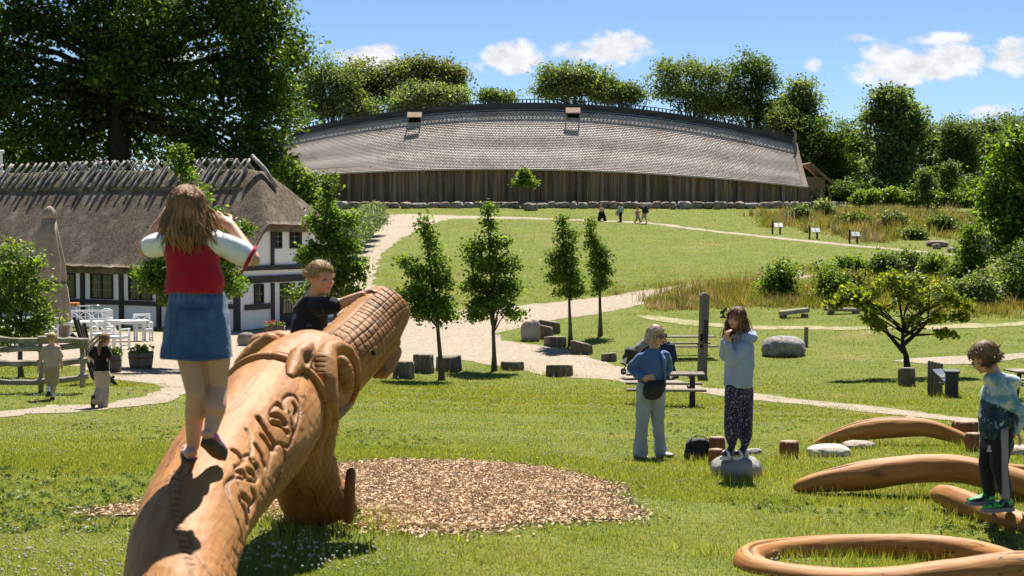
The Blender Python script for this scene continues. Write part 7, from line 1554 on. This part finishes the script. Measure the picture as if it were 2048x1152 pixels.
def clear(xy, r, soft=.25):
    j = xy + r.normal(size=xy.shape) * soft * .5 + np.stack([vnoise(xy * 1.4, 41), vnoise(xy * 1.4, 42)], -1) * soft * 1.6 + np.stack([vnoise(xy * 4.5, 43), vnoise(xy * 4.5, 44)], -1) * soft
    k = ~in_poly(j, GRAVEL); k &= ~in_poly(j, CHIP); k &= ~(in_poly(j, TR1) & (r.uniform(0, 1, len(j)) < .8)); k &= ~in_poly(j, TR2)
    for l in WORN: k &= ~(in_poly(j + r.normal(size=j.shape) * .15, l) & (r.uniform(0, 1, len(j)) < .5))
    return k
r = np.random.default_rng(77)
def lawn(name, n, d0, d1, h, w, power, half=.40, tone=.3):
    xy = wedge(n, d0, d1, r, power, half); dens = .5 + .5 * vnoise(xy * .8, 12); xy = xy[r.uniform(0, 1, len(xy)) < .55 + .45 * dens]; xy = xy[clear(xy, r, .22 if d0 < 15 else .6)]
    z = heights(xy); hh = h * (.75 + .5 * (.5 + .5 * vnoise(xy * 1.7, 21))) * np.clip(xy[:, 1] / ((d0 + d1) * .5), .8, 1.3)
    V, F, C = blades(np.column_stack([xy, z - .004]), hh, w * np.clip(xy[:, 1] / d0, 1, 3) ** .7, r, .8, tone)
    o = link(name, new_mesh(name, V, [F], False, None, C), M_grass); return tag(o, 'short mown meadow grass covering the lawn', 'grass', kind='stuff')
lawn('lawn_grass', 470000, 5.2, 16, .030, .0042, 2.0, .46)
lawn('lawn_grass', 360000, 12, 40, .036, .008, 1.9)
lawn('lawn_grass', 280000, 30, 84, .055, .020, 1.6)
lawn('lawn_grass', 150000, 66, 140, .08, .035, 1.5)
# taller tufts round posts, stones, logs and tree feet
tf = []
def tuft(x, y, n, sp, h=.12, D=None):
    c = G(x, y)[:2] if D is None else GD(x, D)[:2]; xy = c + r.normal(size=(n, 2)) * sp; tf.append((xy, h))
for a in [(1473,955,500,.28),(1434,930,260,.16),(1578,919,300,.16),(1658,910,420,.30),(1720,897,260,.25),(1929,880,200,.2),(1947,903,200,.2),(1760,890,500,.7),(1860,900,500,.5),(1700,985,500,.6),(1830,990,500,.6),(1930,1040,350,.4),(1395,921,220,.2),(690,1048,200,.2),(640,1050,500,.35),(560,1080,500,.4),(2000,1000,500,.5)]: tuft(*a)
for a in [(883,777,120,.3),(988,737,160,.4),(1141,690,140,.4),(1201,668,120,.4),(806,757,120,.35),(848,746,120,.35),(898,742,140,.4),(1023,739,120,.4),(1117,752,160,.4),(1163,708,120,.4),(1813,772,160,.35),(1870,790,160,.3),(1903,795,160,.3),(1570,711,220,.6),(1404,753,120,.25),(1060,682,160,.5),(1385,812,120,.5),(1585,635,100,.5)]: tuft(*a, .14)
V_, F_, C_ = [], [], []; o_ = 0
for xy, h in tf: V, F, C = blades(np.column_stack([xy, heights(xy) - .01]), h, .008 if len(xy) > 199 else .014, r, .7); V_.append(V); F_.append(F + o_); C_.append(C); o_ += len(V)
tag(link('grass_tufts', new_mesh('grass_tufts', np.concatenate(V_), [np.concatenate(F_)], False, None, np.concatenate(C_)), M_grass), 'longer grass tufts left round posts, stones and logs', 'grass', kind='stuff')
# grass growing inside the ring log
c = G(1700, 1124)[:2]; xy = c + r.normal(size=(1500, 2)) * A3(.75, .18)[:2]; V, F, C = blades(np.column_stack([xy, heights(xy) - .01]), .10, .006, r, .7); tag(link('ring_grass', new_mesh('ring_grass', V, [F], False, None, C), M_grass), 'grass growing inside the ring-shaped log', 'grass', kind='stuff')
# clover heads
M_clover = pm('clover blossom', (.62,.58,.50), (.50,.44,.38), 30, rough=.9, trans=.2)
xy = wedge(9000, 5.5, 44, r, 1.6); m_ = vnoise(xy * .35, 31) + .6 * vnoise(xy * 1.2, 33) > .12; xy = xy[m_]; xy = xy[clear(xy, r)]
cx_ = G(590, 1110)[:2]; extra = cx_ + r.normal(size=(140, 2)) * A3(.35, .22)[:2]; xy = np.concatenate([xy, extra])
bm = bmesh.new(); bmesh.ops.create_icosphere(bm, subdivisions=1, radius=1); iv = np.array([v.co[:] for v in bm.verts]); fv = np.array([[v.index for v in f.verts] for f in bm.faces]); bm.free()
n = len(xy); z = heights(xy) + r.uniform(.03, .075, n); sz = r.uniform(.005, .0095, n) * np.clip(xy[:, 1] / 14, 1, 2.2); V = (np.column_stack([xy, z])[:, None] + iv[None] * sz[:, None, None]).reshape(-1, 3); F = (fv[None] + (np.arange(n) * len(iv))[:, None, None]).reshape(-1, 3)
tag(link('clover_blossoms', new_mesh('clover_blossoms', V, [F], True), M_clover), 'white clover blossoms scattered over the lawn', 'clover', kind='stuff')
# broad-leaved lawn weeds in patches
xy = wedge(4200, 8.5, 32, r, 1.6); xy = xy[(fbm(xy * .5, 2, 91) > .12)]; xy = xy[clear(xy, r)]; n = len(xy); per = 6
c3 = np.column_stack([xy, heights(xy) + .012]); P = (c3[:, None] + r.normal(size=(n, per, 3)) * A3(.022, .022, .006)).reshape(-1, 3); V, Q, C = leaves(P, A3(0, 0, 1.6) + 0 * P, .045, r, aspect=.6)
tag(link('lawn_weeds', new_mesh('lawn_weeds', V, [Q], False, None, C), ML_wood), 'low broad-leaved weeds in the lawn', 'weeds', kind='stuff')
# wood chips
M_chip = pm('wood chip', (.62,.475,.325), (.43,.315,.205), 9, rough=.85, col=True, spec=.15)
lo, hi = CHIP.min(0) - .3, CHIP.max(0) + .3; xy = r.uniform(lo, hi, (190000, 2)); edge = xy + r.normal(size=xy.shape) * .13; xy = xy[in_poly(edge, CHIP)]; n = len(xy); P = np.column_stack([xy, heights(xy) + .012 + r.uniform(.004, .028, n)])
R_ = r.normal(size=(n, 3)); R_[:, 2] *= .22; R_ /= np.linalg.norm(R_, axis=1)[:, None]; u = np.cross(R_, r.normal(size=(n, 3))); u /= np.linalg.norm(u, axis=1)[:, None]; L_ = r.uniform(.006, .021, n)[:, None]; w_ = r.uniform(.0025, .007, n)[:, None]
V = np.stack([P - R_ * L_ - u * w_, P + R_ * L_ - u * w_, P + R_ * L_ + u * w_, P - R_ * L_ + u * w_], 1).reshape(-1, 3); F = np.arange(n * 4).reshape(-1, 4); g = np.clip(r.normal(1, .22, n), .5, 1.6); C = np.repeat(np.stack([g * 1.04, g, g * .95], 1), 4, 0)
tag(link('wood_chips', new_mesh('wood_chips', V, [F], False, None, C), M_chip), 'loose wood chips round the foot of the carved dragon', 'wood chips', kind='stuff')
# gravel grit gives the path its broken surface
M_grit = pm('gravel stone', (.40,.34,.27), (.26,.22,.18), 20, rough=.95, col=True)
# nettle-like weeds at the dragon's foot
for k, (x, y, hgt, lab) in enumerate(((652, 1040, .22, 'leafy weed growing against the carved foreleg'), (697, 1052, .12, 'small leafy weed in front of the carved claw'))):
    b = G(x, y); t = thing('weed', lab, 'weed', tuple(b)); P = np.column_stack([b[0] + r.normal(size=260) * .035, b[1] - .02 + r.normal(size=260) * .04, b[2] + r.uniform(0, 1, 260) ** .8 * hgt]); V, Q, C = leaves(P, A3(0, -.2, 1) + 0 * P, .035, r, aspect=.5); link('foliage', new_mesh('foliage', V - b, [Q], False, None, C), ML_wood, t); m = MB()
    for q in range(6): limb(m, b + A3(r.normal() * .02, 0, -.02), b + A3(r.normal() * .05, r.normal() * .03, hgt * r.uniform(.7, 1)), .004, .002, r, n=4, k=4)
    m.build('stem', ML_wood, t, True)
# wild growth on the banks
def wild(name, label, loop, n, h, w, mix, lumps=.6):
    """tussocks: each with its own height, lean and ripeness, grass between them"""
    poly = np.array([G(*p)[:2] for p in loop]); lo, hi = poly.min(0), poly.max(0); nt_ = n // 38
    c = r.uniform(lo, hi, (nt_ * 3, 2)); c = c[in_poly(c + r.normal(size=c.shape) * .6, poly)][:nt_]; c = c[r.uniform(0, 1, len(c)) < .25 + .75 * np.clip(.5 + fbm(c * .3, 3, 71), 0, 1)]
    m_ = len(c); per = 34; hh = h * r.uniform(.2, 1.15, m_) * (.5 + .6 * np.clip(.5 + fbm(c * .22, 2, 75), 0, 1)); sp = r.uniform(.1, .4, m_); ripe = r.uniform(0, 1, m_) < mix * (.3 + 1.4 * np.clip(.5 + fbm(c * .25, 2, 81), 0, 1)); g = r.uniform(.6, 1.35, m_)
    xy = (c[:, None] + r.normal(size=(m_, per, 2)) * sp[:, None, None]).reshape(-1, 2); V, F, C = blades(np.column_stack([xy, heights(xy) - .02]), np.repeat(hh, per), w, r, .6, .25); C *= np.repeat(np.repeat(g, per), 3)[:, None]
    k = np.repeat(ripe, per); lx = r.uniform(lo, hi, (n // 2, 2)); lx = lx[in_poly(lx + r.normal(size=lx.shape) * .5, poly)]; V2, F2, C2 = blades(np.column_stack([lx, heights(lx) - .02]), .22, w, r, .7, .3)
    V = np.concatenate([V, V2]); F = np.concatenate([F, F2 + len(C)]); k = np.concatenate([k, np.zeros(len(F2), bool)]); C = np.concatenate([C, C2])
    me = new_mesh(name, V, [F], False, k.astype(int), C); o = link(name, me, [M_wild, M_straw]); return tag(o, label, 'tall grass', kind='stuff')
wild('tall_grass', 'tall reddish dry grass on the bank below the hall', [(1505,430),(1600,425),(1700,420),(1800,425),(1940,430),(1960,470),(1900,480),(1840,470),(1760,490),(1700,478),(1650,470),(1560,452),(1530,460)], 34000, 1.1, .055, .26)
wild('tall_grass', 'tall seeding grass beside the end of the gravel road', [(1290,596),(1400,578),(1530,560),(1660,575),(1660,612),(1560,615),(1450,612),(1360,622),(1295,618)], 26000, .75, .036, .18)
wild('tall_grass', 'wild growth round the bushes in the middle right', [(1600,580),(1700,560),(1860,550),(2000,560),(2060,580),(2050,625),(1950,640),(1850,620),(1700,618),(1600,612)], 30000, .85, .045, .10)
wild('tall_grass', 'rough grass edging the road above the gravel', [(1180,590),(1330,566),(1500,548),(1640,535),(1800,528),(1800,545),(1640,552),(1500,560),(1330,576),(1180,598)], 9000, .4, .03, .4)
bpy.context.view_layer.update()
